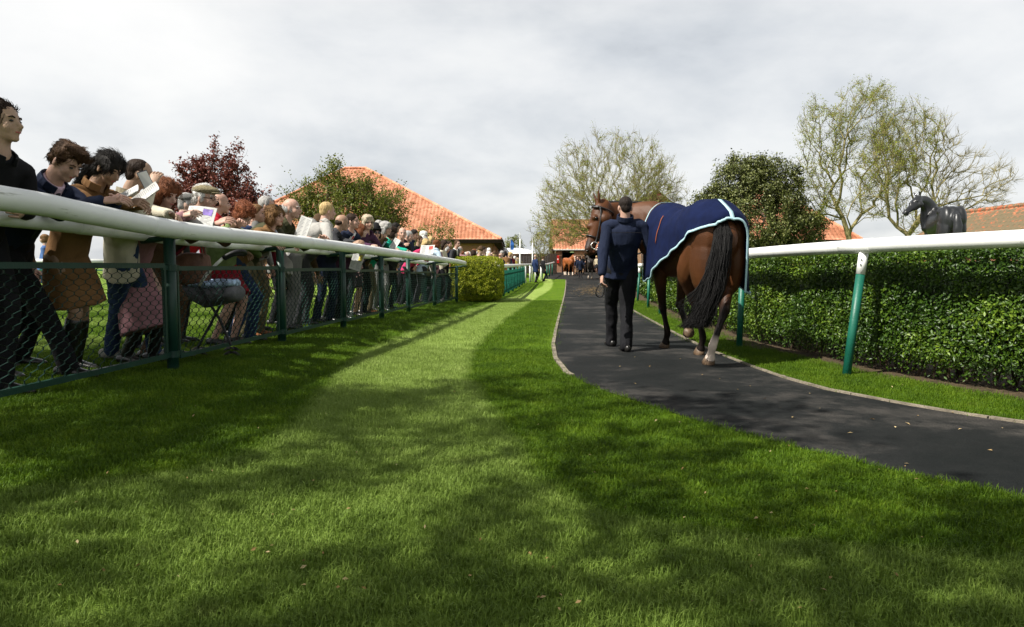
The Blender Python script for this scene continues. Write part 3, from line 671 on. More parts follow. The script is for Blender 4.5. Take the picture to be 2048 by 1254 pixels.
def tile_mat(name, c0, c1, c2, moss=0.0):
    m = bpy.data.materials.new(name); m.use_nodes = True; t = m.node_tree; b = t.nodes['Principled BSDF']; nd = t.nodes; lk = t.links
    g_ = nd.new('ShaderNodeNewGeometry')
    v = nd.new('ShaderNodeTexVoronoi'); v.inputs['Scale'].default_value = 3.2; lk.new(g_.outputs['Position'], v.inputs['Vector'])
    nz = nd.new('ShaderNodeTexNoise'); nz.inputs['Scale'].default_value = .5; nz.inputs['Detail'].default_value = 6; lk.new(g_.outputs['Position'], nz.inputs['Vector'])
    sp = nd.new('ShaderNodeSeparateColor'); lk.new(v.outputs['Color'], sp.inputs[0]); a = nd.new('ShaderNodeMath'); a.operation = 'MULTIPLY_ADD'; lk.new(sp.outputs[0], a.inputs[0]); a.inputs[1].default_value = .5; 
    h = nd.new('ShaderNodeMath'); h.operation = 'MULTIPLY'; lk.new(nz.outputs[0], h.inputs[0]); h.inputs[1].default_value = .5; lk.new(h.outputs[0], a.inputs[2])
    r = nd.new('ShaderNodeValToRGB'); lk.new(a.outputs[0], r.inputs[0]); e_ = r.color_ramp.elements; e_[0].position = .2; e_[0].color = (*c0, 1); e_[1].position = .8; e_[1].color = (*c2, 1); q = e_.new(.5); q.color = (*c1, 1)
    res = r.outputs[0]
    if moss:
        n2 = nd.new('ShaderNodeTexNoise'); n2.inputs['Scale'].default_value = 5; n2.inputs['Detail'].default_value = 8; n2.inputs['Roughness'].default_value = .75; lk.new(g_.outputs['Position'], n2.inputs['Vector'])
        s = nd.new('ShaderNodeSeparateXYZ'); lk.new(g_.outputs['Position'], s.inputs[0]); gr = nd.new('ShaderNodeMapRange'); lk.new(s.outputs[0], gr.inputs[0]); gr.inputs[1].default_value = moss; gr.inputs[2].default_value = moss + 3.2; gr.inputs[3].default_value = .16; gr.inputs[4].default_value = -.25
        ad = nd.new('ShaderNodeMath'); ad.operation = 'ADD'; lk.new(n2.outputs[0], ad.inputs[0]); lk.new(gr.outputs[0], ad.inputs[1])
        rm = nd.new('ShaderNodeMapRange'); lk.new(ad.outputs[0], rm.inputs[0]); rm.inputs[1].default_value = .5; rm.inputs[2].default_value = .62
        mx_ = nd.new('ShaderNodeMix'); mx_.data_type = 'RGBA'; lk.new(rm.outputs[0], mx_.inputs[0]); lk.new(res, mx_.inputs[6]); mx_.inputs[7].default_value = (.13, .10, .055, 1); res = mx_.outputs[2]
    lk.new(res, b.inputs['Base Color']); b.inputs['Roughness'].default_value = .8; return m
M_TILE = tile_mat('orange_pantiles', (0.36, 0.13, 0.065), (0.52, 0.21, 0.115), (0.65, 0.31, 0.19))
M_TILER = tile_mat('weathered_pantiles', (0.36, 0.075, 0.03), (0.46, 0.12, 0.05), (0.55, 0.18, 0.08), moss=17.6)
def pantiles(name, quad, parent, m, tw=0.30, th=0.36, amp=0.045, sub=5):
    """quad: eave-left, eave-right, ridge-right, ridge-left; wavy interlocking tiles with a step at every course"""
    el, er, rr_, rl = [V(p) for p in quad]; n_ = ((er - el).cross(rl - el)).normalized()
    if n_.z < 0: n_ = -n_
    Lx = (er - el).length; H_ = ((rl + rr_) / 2 - (el + er) / 2).length
    ex = (er - el).normalized(); eu = n_.cross(ex); 
    if eu.z < 0: eu = -eu
    Lu = (rl - el).dot(eu); rows = max(1, int(round(Lu / th))); cols = max(1, int(round(Lx / tw)))
    xs_l = (rl - el).dot(ex); xs_r = (rr_ - el).dot(ex)
    vs = []; fs = []; W = cols * sub + 1
    U = np.linspace(0, Lx, W); ph = (U / tw * 2 * np.pi)
    prof = amp * (0.55 * np.sin(ph) + 0.25 * np.sin(2 * ph + .6))
    lines = []
    for r in range(rows):
        for (u, dz) in ((r / rows, .035), ((r + 1) / rows, .0)):
            lo = xs_l * u; hi = Lx + (xs_r - Lx) * u; xx = np.clip(U, lo, hi); lines.append(np.array(el)[None] + np.array(ex)[None] * xx[:, None] + np.array(eu)[None] * (u * Lu) + np.array(n_)[None] * (prof + dz)[:, None])
    A_ = np.concatenate(lines); k = np.arange(W - 1); F_ = []
    for j in range(len(lines) - 1): F_.append(np.stack([j * W + k, j * W + k + 1, (j + 1) * W + k + 1, (j + 1) * W + k], 1))
    F_ = np.concatenate(F_)
    c = A_[F_]; area = np.linalg.norm(np.cross(c[:, 2] - c[:, 0], c[:, 3] - c[:, 1]), axis=1); F_ = F_[area > 1e-5]
    return obj(name, np_mesh(name, A_, F_), m, parent, kind='stuff')
def ridge_caps(a, b, parent, m, r=.12, ln=.42):
    """half-round ridge tiles laid end to end"""
    d = (b - a); n = max(1, int(d.length / ln)); d.normalize(); mb = MB(); st = (b - a).length / n
    for i in range(n):
        p = a + d * (i * st); mb.tube([p, p + d * (st * 1.06)], [r * .95, r * 1.1], 8)
    return obj('ridge_tiles', mb, m, parent, smooth=False, kind='stuff')
def wall(name, pts, z0, z1, parent, m, th=.25):
    """wall around an open polyline, solid with thickness"""
    mb = MB()
    for a, b in zip(pts, pts[1:]):
        a, b = V((*a, 0)), V((*b, 0)); d = (b - a); l = d.length; d.normalize(); mb.box((a + b) / 2 + V((0, 0, (z0 + z1) / 2)), (l / 2, th / 2, (z1 - z0) / 2), Matrix.Rotation(math.atan2(d.y, d.x), 3, 'Z'))
    return obj(name, mb, m, parent)
def hip_building(name, label, x0, x1, y0, y1, ze, zr, ridge, inset=.7, wm=None, tm=None, tw=.3):
    """ridge: (xa, xb) at mid depth or ((x,y),(x,y))"""
    g_ = gz(y0); r = empty(name, ((x0 + x1) / 2, y0, g_), label, 'building')
    (ax, ay), (bx, by) = ridge; a, b = V((ax, ay, zr)), V((bx, by, zr)); c = [V((x0, y0, ze)), V((x1, y0, ze)), V((x1, y1, ze)), V((x0, y1, ze))]
    tm = tm or M_TILE
    pantiles('roof_tiles', (c[0], c[1], b, a), r, tm, tw); pantiles('roof_tiles', (c[1], c[2], b, b), r, tm, tw); pantiles('roof_tiles', (c[3], c[0], a, a), r, tm, tw)
    m = MB(); m.add([c[2] , c[3], a, b, V((x1,y1,ze-.1)), V((x0,y1,ze-.1))], [(0, 1, 2, 3), (0, 4, 5, 1)]); obj('roof_back', m, tm, r)
    for p, q in ((c[0], a), (c[1], b), (c[2], b), (c[3], a)): ridge_caps(p + V((0, 0, .06)), q + V((0, 0, .06)), r, tm)
    if (a - b).length > .5: ridge_caps(a + V((0, 0, .06)), b + V((0, 0, .06)), r, tm)
    for p, q in ((c[0], c[1]), (c[1], c[2]), (c[3], c[0])):
        m = MB(); d = (q - p).normalized(); m.box((p + q) / 2 - V((0, 0, .13)), ((q - p).length / 2, .03, .12), Matrix.Rotation(math.atan2(d.y, d.x), 3, 'Z')); obj('fascia', m, M_FASCIA, r)
    for p, q in ((c[0], c[1]), (c[1], c[2])):
        m = MB(); d = (q - p).normalized(); o_ = V((d.y, -d.x, 0)) * .09; m.tube([p + o_ - V((0, 0, .02)), q + o_ - V((0, 0, .02))], .06, 8); obj('gutter', m, M_FASCIA, r)
    m = MB(); m.box(V(((x0 + x1) / 2, (y0 + y1) / 2, ze - .27)), ((x1 - x0) / 2 - .05, (y1 - y0) / 2 - .05, .015)); obj('soffit', m, M_FASCIA, r)
    i = inset; wall('wall', [(x0 + i, y1 - i), (x0 + i, y0 + i), (x1 - i, y0 + i), (x1 - i, y1 - i)], g_ - .1, ze - .29, r, wm or M_BRICK)
    return r
pav = hip_building('pavilion', 'brick pavilion with big orange hipped roof behind the left crowd', -24.6, -0.83, 55, 75, 2.98, 9.84, ((-15.3, 65), (-13.43, 65)), inset=.75)
m = MB(); m.box(V((-5, 55.7, 1.6)), (3.4, .06, .7)); obj('window', m, M_DOORDARK, pav)
# saddling boxes
sy = 71.6; g_ = gz(sy); sx0 = 4.15; sx1 = 20.5; ze = 2.62; zr = 5.75
sb = empty('saddling_boxes', (8, sy, g_), 'orange tiled saddling boxes with dark doorways at the end of the path', 'building')
pantiles('roof_tiles', (V((sx0, sy - .35, ze)), V((sx1, sy - .35, ze)), V((sx1, sy + 3.9, zr)), V((sx0, sy + 3.9, zr))), sb, M_TILE, .30, .36, .055)
m = MB(); m.add([V((sx0, sy + 3.9, zr)), V((sx1, sy + 3.9, zr)), V((sx1, sy + 8, ze)), V((sx0, sy + 8, ze))], [(0, 1, 2, 3)]); obj('roof_back', m, M_TILE, sb)
ridge_caps(V((sx0, sy + 3.9, zr + .05)), V((sx1, sy + 3.9, zr + .05)), sb, M_TILE)
# front wall piers and lintel with doorways between
doors = [(1123, 1147.5), (1168.5, 1200), (1222, 1250)]
dx = [((a - 1024) / F * sy, (b - 1024) / F * sy) for a, b in doors]; zl = 2.32
xsr = [sx0 + .12]
for a, b in dx: xsr += [a, b]
xsr.append(sx1 - .2)
for i in range(0, len(xsr), 2):
    m = MB(); m.box(V(((xsr[i] + xsr[i + 1]) / 2, sy, (g_ + 2.45) / 2 - .05)), ((xsr[i + 1] - xsr[i]) / 2, .12, (2.45 - g_) / 2 + .05)); obj('wall', m, M_BRICK if i == 0 else M_BRICK2, sb)
for a, b in dx:
    m = MB(); m.box(V(((a + b) / 2, sy + .02, 2.38)), ((b - a) / 2, .10, .07)); obj('lintel', m, M_FASCIA, sb)
    for x in (a + .05, b - .05): m = MB(); m.box(V((x, sy - .05, (g_ + 2.3) / 2)), (.05, .10, (2.3 - g_) / 2)); obj('door_frame', m, M_FASCIA, sb)
m = MB(); m.box(V(((sx0 + sx1) / 2, sy + 4.5, (g_ + 2.5) / 2)), ((sx1 - sx0) / 2, .1, (2.5 - g_) / 2)); obj('rear_wall', m, M_DOORDARK, sb); m = MB(); m.box(V((sx0 + .1, sy + 2.25, (g_ + 2.5) / 2)), (.1, 2.1, (2.5 - g_) / 2)); obj('side_wall', m, M_BRICK, sb)
m = MB(); m.box(V(((sx0 + sx1) / 2, sy + 2.3, 2.5)), ((sx1 - sx0) / 2, 2.5, .02)); obj('ceiling', m, M_DOORDARK, sb)
m = MB(); m.tube([V((sx0, sy - .42, 2.56)), V((sx1, sy - .42, 2.56))], .06, 8); obj('gutter', m, mat('pale_gutter', (.5, .5, .48), .5), sb)
m = MB(); m.tube([V((sx0 + .3, sy - .42, 2.5)), V((sx0 + .22, sy - .2, 2.2)), V((sx0 + .2, sy - .18, g_))], .05, 8); obj('downpipe', m, M_WHITE, sb)
m = MB(); m.box(V((sx0 - .05, sy + 1.8, 2.5)), (.06, 2.3, .16)); obj('bargeboard', m, M_FASCIA, sb)
# gable end above
gm = MB(); m = MB(); m.box(V((sx0 + .1, sy + 3.8, 2.45)), (.09, 3.9, .03)); obj('verge_board', m, M_FASCIA, sb)
fp = empty('fire_point_box', PX(1115.5, 519, sy - .2), 'red fire point box on the brick wall by the first doorway', 'fire box')
m = MB(); c = PX(1115.5, 518.5, sy - .2); m.box(c, (.135, .07, .38)); b0 = obj('cabinet', m, mat('red_paint', (.55, .02, .015), .4), fp)
m = MB(); m.box(c + V((0, -.075, 0)), (.055, .006, .07)); obj('notice', m, M_WHITE, fp)
for z in (.22, -.22): m = MB(); m.box(c + V((0, -.075, z)), (.03, .006, .06)); obj('slot', m, M_FASCIA, fp)
es = empty('doorway_sign', PX(1144, 503.5, sy - .25), 'small pale green sign over the first dark doorway', 'sign')
c = PX(1144, 503.5, sy - .22); m = MB(); m.box(c, (.20, .02, .10)); obj('board', m, mat('sign_green', (.10, .28, .08), .5), es)
for s in (-1, 1): m = MB(); m.box(c + V((s * .09, -.024, 0)), (.06, .004, .07)); obj('pictogram', m, mat('sign_pale', (.55, .62, .35), .5), es)
# brick gable with maroon bargeboards, behind the horse
gp = PX(1312, 381, 66); zp = gp.z; gx = gp.x; hw = 3.6; zb = zp - hw * .82
gb = empty('gabled_block', (gx, 66, gz(66)), 'brick gabled block with maroon bargeboards above the horse', 'building')
m = MB(); m.add([V((gx - hw, 66, gz(66))), V((gx + hw, 66, gz(66))), V((gx + hw, 66, zb)), V((gx, 66, zp - .25)), V((gx - hw, 66, zb)), V((gx - hw, 74, gz(66))), V((gx + hw, 74, gz(66))), V((gx + hw, 74, zb)), V((gx, 74, zp - .25)), V((gx - hw, 74, zb))],
    [(0, 1, 2, 3, 4), (5, 9, 8, 7, 6), (0, 4, 9, 5), (1, 6, 7, 2)]); obj('wall', m, M_BRICK2, gb)
for s in (-1, 1):
    m = MB(); a = V((gx, 65.6, zp)); b = V((gx + s * (hw + .3), 65.6, zp - (hw + .3) * .82)); m.add([a, b, b - V((0, 0, .78)), a - V((0, 0, .78)), a + V((0, .12, 0)), b + V((0, .12, 0)), b + V((0, .12, -.78)), a + V((0, .12, -.78))], [(0, 1, 2, 3), (4, 7, 6, 5), (0, 4, 5, 1), (3, 2, 6, 7), (1, 5, 6, 2), (0, 3, 7, 4)]); obj('bargeboard', m, M_MAROON, gb)
    m = MB(); m.add([a + V((0, -.08, .08)), b + V((0, -.08, .08)), b + V((0, 9, .08)), a + V((0, 9, .08)), a + V((0, -.08, -.0)), b + V((0, -.08, -.0)), b + V((0, 9, 0)), a + V((0, 9, 0))], [(0, 1, 2, 3), (4, 7, 6, 5), (0, 4, 5, 1), (1, 5, 6, 2), (2, 6, 7, 3)]); obj('roof', m, M_FASCIA, gb)
rb = hip_building('stable_block', 'orange hipped roof of a stable block behind the evergreen oak', 13.0, 24.9, 50, 60, 2.75, 6.6, ((17.5, 55), (20.7, 55)), inset=.5)
# weathered roof at far right behind the statue
q = empty('old_stable', (22, 27, gz(27)), 'long low building with weathered mossy red roof at far right', 'building')
A0 = PX(1915, 425.5, 28.9); B0 = PX(2120, 406.5, 23.6); A0.z = B0.z = (A0.z + B0.z) / 2; d = (B0 - A0).normalized(); nf = V((d.y, -d.x, 0)); 
B0 = B0 + d * 3; E1 = A0 + nf * 2.9 - V((0, 0, 1.55)); E2 = B0 + nf * 2.9 - V((0, 0, 1.55))
pantiles('roof_tiles', (E1, E2, B0, A0), q, M_TILER, .26, .32, .035); ridge_caps(A0 + V((0, 0, .03)), B0 + V((0, 0, .03)), q, M_TILER, .10)
m = MB(); m.add([A0, B0, B0 - nf * 3 - V((0, 0, 1.6)), A0 - nf * 3 - V((0, 0, 1.6))], [(0, 1, 2, 3)]); obj('roof_back', m, M_TILER, q)
f0, f1 = E1 - nf * .4 + d * .3, E2 - nf * .4 - d * .3; wall('wall', [(f0.x, f0.y), (f1.x, f1.y)], gz(27) - .1, E1.z - .02, q, M_BRICK)
k0, k1 = A0 - nf * 2.6 + d * .3, f0; wall('end_wall', [(k0.x, k0.y), (k1.x, k1.y)], gz(27) - .1, E1.z - .02, q, M_BRICK)
# dark boarded fence and marquee beyond the crowd
bf = empty('boarded_fence', (0, 66, gz(66)), 'dark brown boarded fence between the marquee and the saddling boxes', 'fence')
bm_ = None; M_BOARD = mat('dark_boards', (.035, .024, .018), .85, .4, 10)
for i in range(44):
    b_ = MB(); b_.box(V((0, 0, .95)), (.072, .02, .95))
    if bm_ is None: o = obj('board', b_, M_BOARD, bf, local=True); bm_ = o.data
    else: o = bpy.data.objects.new('board', bm_); COL.objects.link(o); o.parent = bf
    o.location = (-2.3 + i * .15, rnd.uniform(-.01, .01) , rnd.uniform(-.02, .0))
mq = empty('marquee', PX(1018, 508, 75), 'low white marquee roof rising above the far crowd', 'marquee')
m = MB(); c = PX(1018, 508, 75); w_ = 3.0; rs = []
for u in np.linspace(-1, 1, 13):
    hgt = .58 * (1 - abs(u) ** 3.5) + .02; rs.append([V((c.x + u * w_, c.y - 2, c.z)), V((c.x + u * w_ * .97, c.y - 1, c.z + hgt)), V((c.x + u * w_ * .97, c.y + 1, c.z + hgt)), V((c.x + u * w_, c.y + 2, c.z))])
m.rings(rs); obj('canopy', m, mat('marquee_canvas', (.78, .78, .77), .6), mq, smooth=False)
for x in (-w_ * .95, 0, w_ * .95): m = MB(); m.tube([V((c.x + x, c.y - 1.9, gz(75))), V((c.x + x, c.y - 1.9, c.z + .02))], .05, 6); obj('pole', m, M_WHITE, mq)
m = MB(); m.box(V((c.x, c.y - 1.98, c.z - .12)), (w_, .02, .12)); obj('valance', m, mat('navy_valance', (.02, .025, .06), .7), mq)
fl = empty('feather_flag', PX(1022, 500, 70), 'tall blue feather flag above the white marquee', 'flag')
m = MB(); a = PX(1020.5, 500, 70); t_ = PX(1020.5, 480, 70); m.tube([V((a.x, a.y, gz(70))), t_], .02, 6); obj('pole', m, M_WHITE, fl)
m = MB(); n_ = 8
for i in range(n_ + 1):
    p = t_.lerp(a, i / n_); wv = .02 * math.sin(i * 1.2); wd = .18 + .06 * min(i, 3); m.v += [tuple(p + V((0, wv, 0))), tuple(p + V((wd, wv + .03, 0)))]
for i in range(n_): m.f.append((2 * i, 2 * i + 1, 2 * i + 3, 2 * i + 2))
obj('banner', m, mat('flag_blue', (.03, .13, .42), .6), fl)
# ---------------------------------------------------------------- trees: greedy growth towards points spread through the crown
M_BARK = mat('bark_grey_green', (0.12, 0.10, 0.06), 0.9, 0.4, 6, 0.6, 30, stretch=(1, 1, .35))
M_BARKY = mat('bark_lichen', (0.22, 0.19, 0.085), 0.9, 0.45, 5, 0.6, 30, stretch=(1, 1, .4))
M_BARKD = mat('bark_dark', (0.05, 0.04, 0.032), 0.9, 0.4, 6, 0.5, 30)
M_LPURP = leaf_mat('copper_leaf', (0.06, 0.016, 0.014), (0.14, 0.038, 0.028), (0.27, 0.085, 0.055), .5, .3, .2)
M_LGRN = leaf_mat('fresh_leaf', (0.045, 0.060, 0.006), (0.11, 0.135, 0.014), (0.23, 0.24, 0.035), .5, .3, .3)
M_LBUD = leaf_mat('spring_bud', (0.12, 0.16, 0.012), (0.21, 0.25, 0.022), (0.36, 0.38, 0.06), .6, .2, .35)
M_LEVER = leaf_mat('evergreen_leaf', (0.03, 0.042, 0.010), (0.085, 0.10, 0.024), (0.24, 0.25, 0.085), .45, .35, .12)
M_LFRESH = leaf_mat('lime_leaf', (0.10, 0.14, 0.015), (0.20, 0.25, 0.03), (0.32, 0.36, 0.07), .55, .25, .4)
def tree_frame(base, lobes, n, seed, th=1.5, alpha=0.32, step=0.45, trunks=1, curl=.18):
    """lobes: (cx,cy,cz, rx,ry,rz, weight) in metres from the base; returns nodes, parents"""
    r = np.random.RandomState(seed); W = np.array([l[6] for l in lobes], float); W /= W.sum(); pts = []
    for l, wgt in zip(lobes, W):
        k = int(n * wgt); d = r.normal(size=(k, 3)); d /= np.linalg.norm(d, axis=1)[:, None]; q = d * (r.uniform(0.12, 1, k) ** 0.42)[:, None]; pts.append(np.array(l[:3]) + q * np.array(l[3:6]))
    pts = np.concatenate(pts); pts = pts[pts[:, 2] > th * .9]
    N_ = [np.array([0, 0, -.1])]; par = [-1]; 
    k = 5
    for i in range(1, k + 1): N_.append(np.array([r.normal(0, .012) * i, r.normal(0, .012) * i, th * i / k])); par.append(i - 1)
    pts = pts[np.argsort(np.linalg.norm(pts - N_[-1], axis=1))]
    cap = 60000; A_ = np.zeros((cap, 3)); A_[:len(N_)] = N_; PLn = np.zeros(cap); DR = np.zeros((cap, 3)); DR[:, 2] = 1; cnt = len(N_); par = par + [0] * (cap - len(par))
    for i in range(1, cnt): PLn[i] = 0
    PLn[:cnt - 1] = 3.0 * np.arange(cnt - 1, 0, -1) * .4      # discourage leaving low on the trunk
    ends = []
    for p in pts:
        dv = p - A_[:cnt]; dd = np.linalg.norm(dv, axis=1) + 1e-6; cosn = (dv * DR[:cnt]).sum(1) / dd
        cost = dd * (1 + 0.55 * (1 - cosn)) + alpha * PLn[:cnt]; j = int(np.argmin(cost))
        a = A_[j].copy(); d0 = DR[j]; l = dd[j]; m = max(1, int(l / step)); c1 = a + d0 * l * curl; prev = j
        for s in range(1, m + 1):
            t = s / m; q = a * (1 - t) ** 2 + 2 * c1 * t * (1 - t) + p * t * t + (r.normal(0, .035 * min(1, l), 3) if s < m else 0)
            A_[cnt] = q; v = q - A_[prev]; PLn[cnt] = PLn[prev] + np.linalg.norm(v) if prev >= 6 else np.linalg.norm(v); DR[cnt] = v / (np.linalg.norm(v) + 1e-9); par[cnt] = prev; prev = cnt; cnt += 1
            if cnt >= cap - 50: break
        ends.append(prev)
    return A_[:cnt] + np.array(base), np.array(par[:cnt]), ends, DR[:cnt]
def tree_mesh(A_, par, tip=.006, expo=2.35, mx_r=9, seed=0, twigs=0, tl=.5, DR=None, ends=None, tw_r=.004):
    n = len(A_); acc_ = np.zeros(n); ch = np.zeros(n, int)
    for i in range(n - 1, 0, -1):
        if ch[i] == 0: acc_[i] = tip ** expo
        acc_[par[i]] += acc_[i]; ch[par[i]] += 1
    rad = np.minimum(acc_ ** (1 / expo), mx_r)
    a = A_[par[1:]]; b = A_[1:]; ra = np.minimum(rad[par[1:]], rad[1:] * 1.3); rb = rad[1:]
    big = rb > .03
    V_ = []; F_ = []; off = 0; tips = []
    def tubes(a, b, ra, rb, k):
        nonlocal off
        if len(a) == 0: return
        d = b - a; d /= np.linalg.norm(d, axis=1)[:, None] + 1e-9; ref = np.where(np.abs(d[:, 2:3]) < .9, np.array([[0, 0, 1.]]), np.array([[1., 0, 0]])); u = np.cross(d, ref); u /= np.linalg.norm(u, axis=1)[:, None] + 1e-9; v = np.cross(d, u)
        ang = np.arange(k) * 2 * np.pi / k; c, s = np.cos(ang), np.sin(ang)
        r0 = a[:, None] + (u[:, None] * c[None, :, None] + v[:, None] * s[None, :, None]) * ra[:, None, None]; r1 = b[:, None] + (u[:, None] * c[None, :, None] + v[:, None] * s[None, :, None]) * rb[:, None, None]
        vs = np.concatenate([r0, r1], 1).reshape(-1, 3); m = len(a); o = off + np.arange(m)[:, None] * 2 * k; i = np.arange(k)[None]; j = (i + 1) % k
        F_.append(np.stack([o + i, o + j, o + k + j, o + k + i], 2).reshape(-1, 4)); V_.append(vs); off += len(vs)
    tubes(a[big], b[big] + (b[big] - a[big]) * .06, ra[big], rb[big], 9); tubes(a[~big], b[~big], ra[~big], rb[~big], 3)
    r = np.random.RandomState(seed + 77)
    if twigs:
        thin = np.where(rad < .022)[0]; thin = thin[thin > 6]
        src = r.choice(thin, twigs); p = A_[src] + (A_[par[src]] - A_[src]) * r.uniform(0, 1, (twigs, 1)); d = DR[src] + r.normal(0, .36, (twigs, 3)) + np.array([0, 0, .22]); d /= np.linalg.norm(d, axis=1)[:, None]; l = tl * r.uniform(.35, 1.2, twigs)[:, None]
        m_ = p + d * l * .5; d2 = d + r.normal(0, .25, (twigs, 3)) + np.array([0, 0, .2]); d2 /= np.linalg.norm(d2, axis=1)[:, None]; q = m_ + d2 * l * .5
        tubes(p, m_, np.full(twigs, tw_r * 1.3), np.full(twigs, tw_r), 3); tubes(m_, q, np.full(twigs, tw_r), np.full(twigs, tw_r * .5), 3)
        tips = np.concatenate([q, m_, (m_ + q) / 2, p])
    return np.concatenate(V_), np.concatenate(F_), tips, rad
def make_tree(name, label, base, lobes, n, seed, bark, leaf=None, lsize=.05, nleaf=0, clump=.12, th=1.5, twigs=3000, tl=.5, tip=.006, alpha=.32, step=.45, jit=1.2, tw_r=.004, leaf_sel=None, tonef=None, curl=.17, expo=2.3, group=None, leafname='leaves'):
    root = empty(name, base, label, 'tree', group)
    A_, par, ends, DR = tree_frame(base, lobes, n, seed, th, alpha, step, curl=curl)
    vs, fs, tips, rad = tree_mesh(A_, par, tip, expo, 9, seed, twigs, tl, DR, ends, tw_r)
    obj('trunk', np_mesh('trunk', vs, fs, True), bark, root)
    if leaf:
        r = np.random.RandomState(seed + 5)
        src = tips if len(tips) else A_[rad < .03]
        if leaf_sel is not None: src = src[leaf_sel(src - np.array(base))]
        k = r.randint(0, len(src), nleaf // 5); c = np.repeat(src[k], 5, 0) + r.normal(0, clump, (len(k) * 5, 3))
        ctr = np.mean([l[:3] for l in lobes], 0) + np.array(base); nr = c - ctr; nr /= np.linalg.norm(nr, axis=1)[:, None]; nr[:, 2] += .5
        clt = np.repeat(r.uniform(0, 1, len(k)), 5) * .6 + r.uniform(0, .4, len(c))
        obj('crown', leaves_mesh('crown', c, nr, lsize, r, jit, .62, np.clip(clt, 0, 1)), leaf, root, kind='stuff')
    return root
def tbase(px, d): return (((px - 1024) / F) * d, d, gz(d))
# copper tree behind the near crowd
b_ = tbase(450, 24); make_tree('copper_tree', 'dark purple leaved tree behind the man in the tweed cap', b_, [(0, 0, 3.0, 1.5, 1.3, 1.15, 1.3), (-.85, 0, 3.9, .55, .6, 1.0, .45), (-.1, 0, 4.0, .6, .6, 1.3, .5), (.55, 0, 3.7, .6, .6, 1.35, .45), (1.15, 0, 2.7, .75, .7, .9, .4), (-1.35, 0, 2.9, .7, .7, .9, .5), (-1.1, 0, 4.2, .45, .5, .6, .2), (1.5, 0, 2.5, .6, .6, .7, .3)], 480, 3, M_BARKD, M_LPURP, .095, 20000, .075, th=1.1, twigs=1300, tl=.4, tip=.007, jit=1.5)
# green tree
b_ = tbase(692, 27); make_tree('green_tree', 'broad green leaved tree in front of the pavilion roof', b_, [(0, 0, 3.0, 1.8, 1.6, 1.2, 1.4), (-1.55, 0, 3.2, .95, .9, 1.1, .6), (-.5, 0, 4.0, .7, .8, 1.05, .5), (1.7, 0, 3.1, .85, .9, 1.0, .6), (.6, 0, 3.8, .7, .8, .9, .4)], 520, 5, M_BARK, M_LGRN, .085, 24000, .11, th=1.1, twigs=2000, tl=.5, tip=.007, jit=1.3)
# thin young tree before the roof
b_ = tbase(880, 34); make_tree('young_tree', 'thin young tree with sparse pale leaves against the orange roof', b_, [(0, 0, 2.5, 1.05, .9, .9, 1), (-.9, 0, 2.4, .7, .6, .6, .5)], 110, 8, M_BARKY, M_LGRN, .085, 2300, .10, th=1.2, twigs=420, tl=.4, tip=.008)
# the wide bare spring tree behind the led horse
b_ = tbase(1222, 50); make_tree('spreading_spring_tree', 'wide domed tree just coming into leaf behind the led horse', b_, [(0, 0, 6.6, 4.9, 4.2, 4.0, 2), (-2.6, 0, 5.0, 3.0, 2.6, 2.6, 1), (2.8, 0, 5.2, 2.7, 2.6, 3.0, 1), (-3.7, -1.5, 3.5, 2.3, 1.8, 1.2, .35)], 2100, 13, M_BARKY, M_LBUD, .075, 27000, .09, th=1.7, twigs=11000, tl=.7, tip=.0085, tw_r=.0065, step=.55, curl=.2, alpha=.42)
# evergreen oak
b_ = tbase(1503, 38); make_tree('evergreen_oak', 'dense dark evergreen oak directly behind the led horse', b_, [(0, 0, 3.4, 3.1, 2.6, 2.2, 2), (-1.1, -.3, 5.4, 1.35, 1.3, 1.45, .7), (1.0, 0, 5.3, 1.7, 1.6, 1.55, .8), (-2.4, 0, 3.6, 1.1, 1.2, 1.7, .6), (2.4, -.2, 3.0, 1.4, 1.2, 1.3, .6), (0, 0, 6.0, .9, .9, 1.0, .3)], 900, 21, M_BARKD, M_LEVER, .115, 64000, .13, th=.7, twigs=5200, tl=.45, tip=.008, jit=1.1)
# two tall ash trees to the right
b_ = tbase(1700, 38); make_tree('ash_tree', 'tall slender tree with yellow green opening leaves, left of the horse statue', b_, [(.5, 0, 9.0, 1.8, 1.7, 2.1, 1.0), (-1.7, 0, 7.9, 1.5, 1.4, 2.3, .9), (.2, 0, 5.6, 2.4, 2.0, 2.4, 1.0), (-2.3, 0, 4.6, 1.1, 1.2, 1.8, .5), (1.7, 0, 6.8, 1.2, 1.2, 2.3, .6)], 950, 25, M_BARKY, M_LBUD, .065, 24000, .09, th=1.6, twigs=4200, tl=.5, tip=.0095, tw_r=.0055, alpha=.36, step=.55, expo=2.2)
b_ = tbase(1805, 36); make_tree('ash_tree', 'tall nearly bare tree directly behind the horse statue', b_, [(-.2, 0, 7.2, 1.9, 1.7, 2.4, 1.0), (1.2, 0, 6.8, 1.7, 1.5, 2.1, .8), (3.5, 0, 5.2, 1.9, 1.4, 1.9, .9), (.8, 0, 4.2, 1.6, 1.5, 1.8, .6), (-1.5, 0, 5.5, 1.2, 1.2, 2.0, .5)], 1050, 29, M_BARKY, M_LBUD, .06, 11000, .08, th=1.3, twigs=5500, tl=.55, tip=.0095, tw_r=.0055, alpha=.36, step=.5, expo=2.2, leaf_sel=lambda p: p[:, 0] < 1.2)
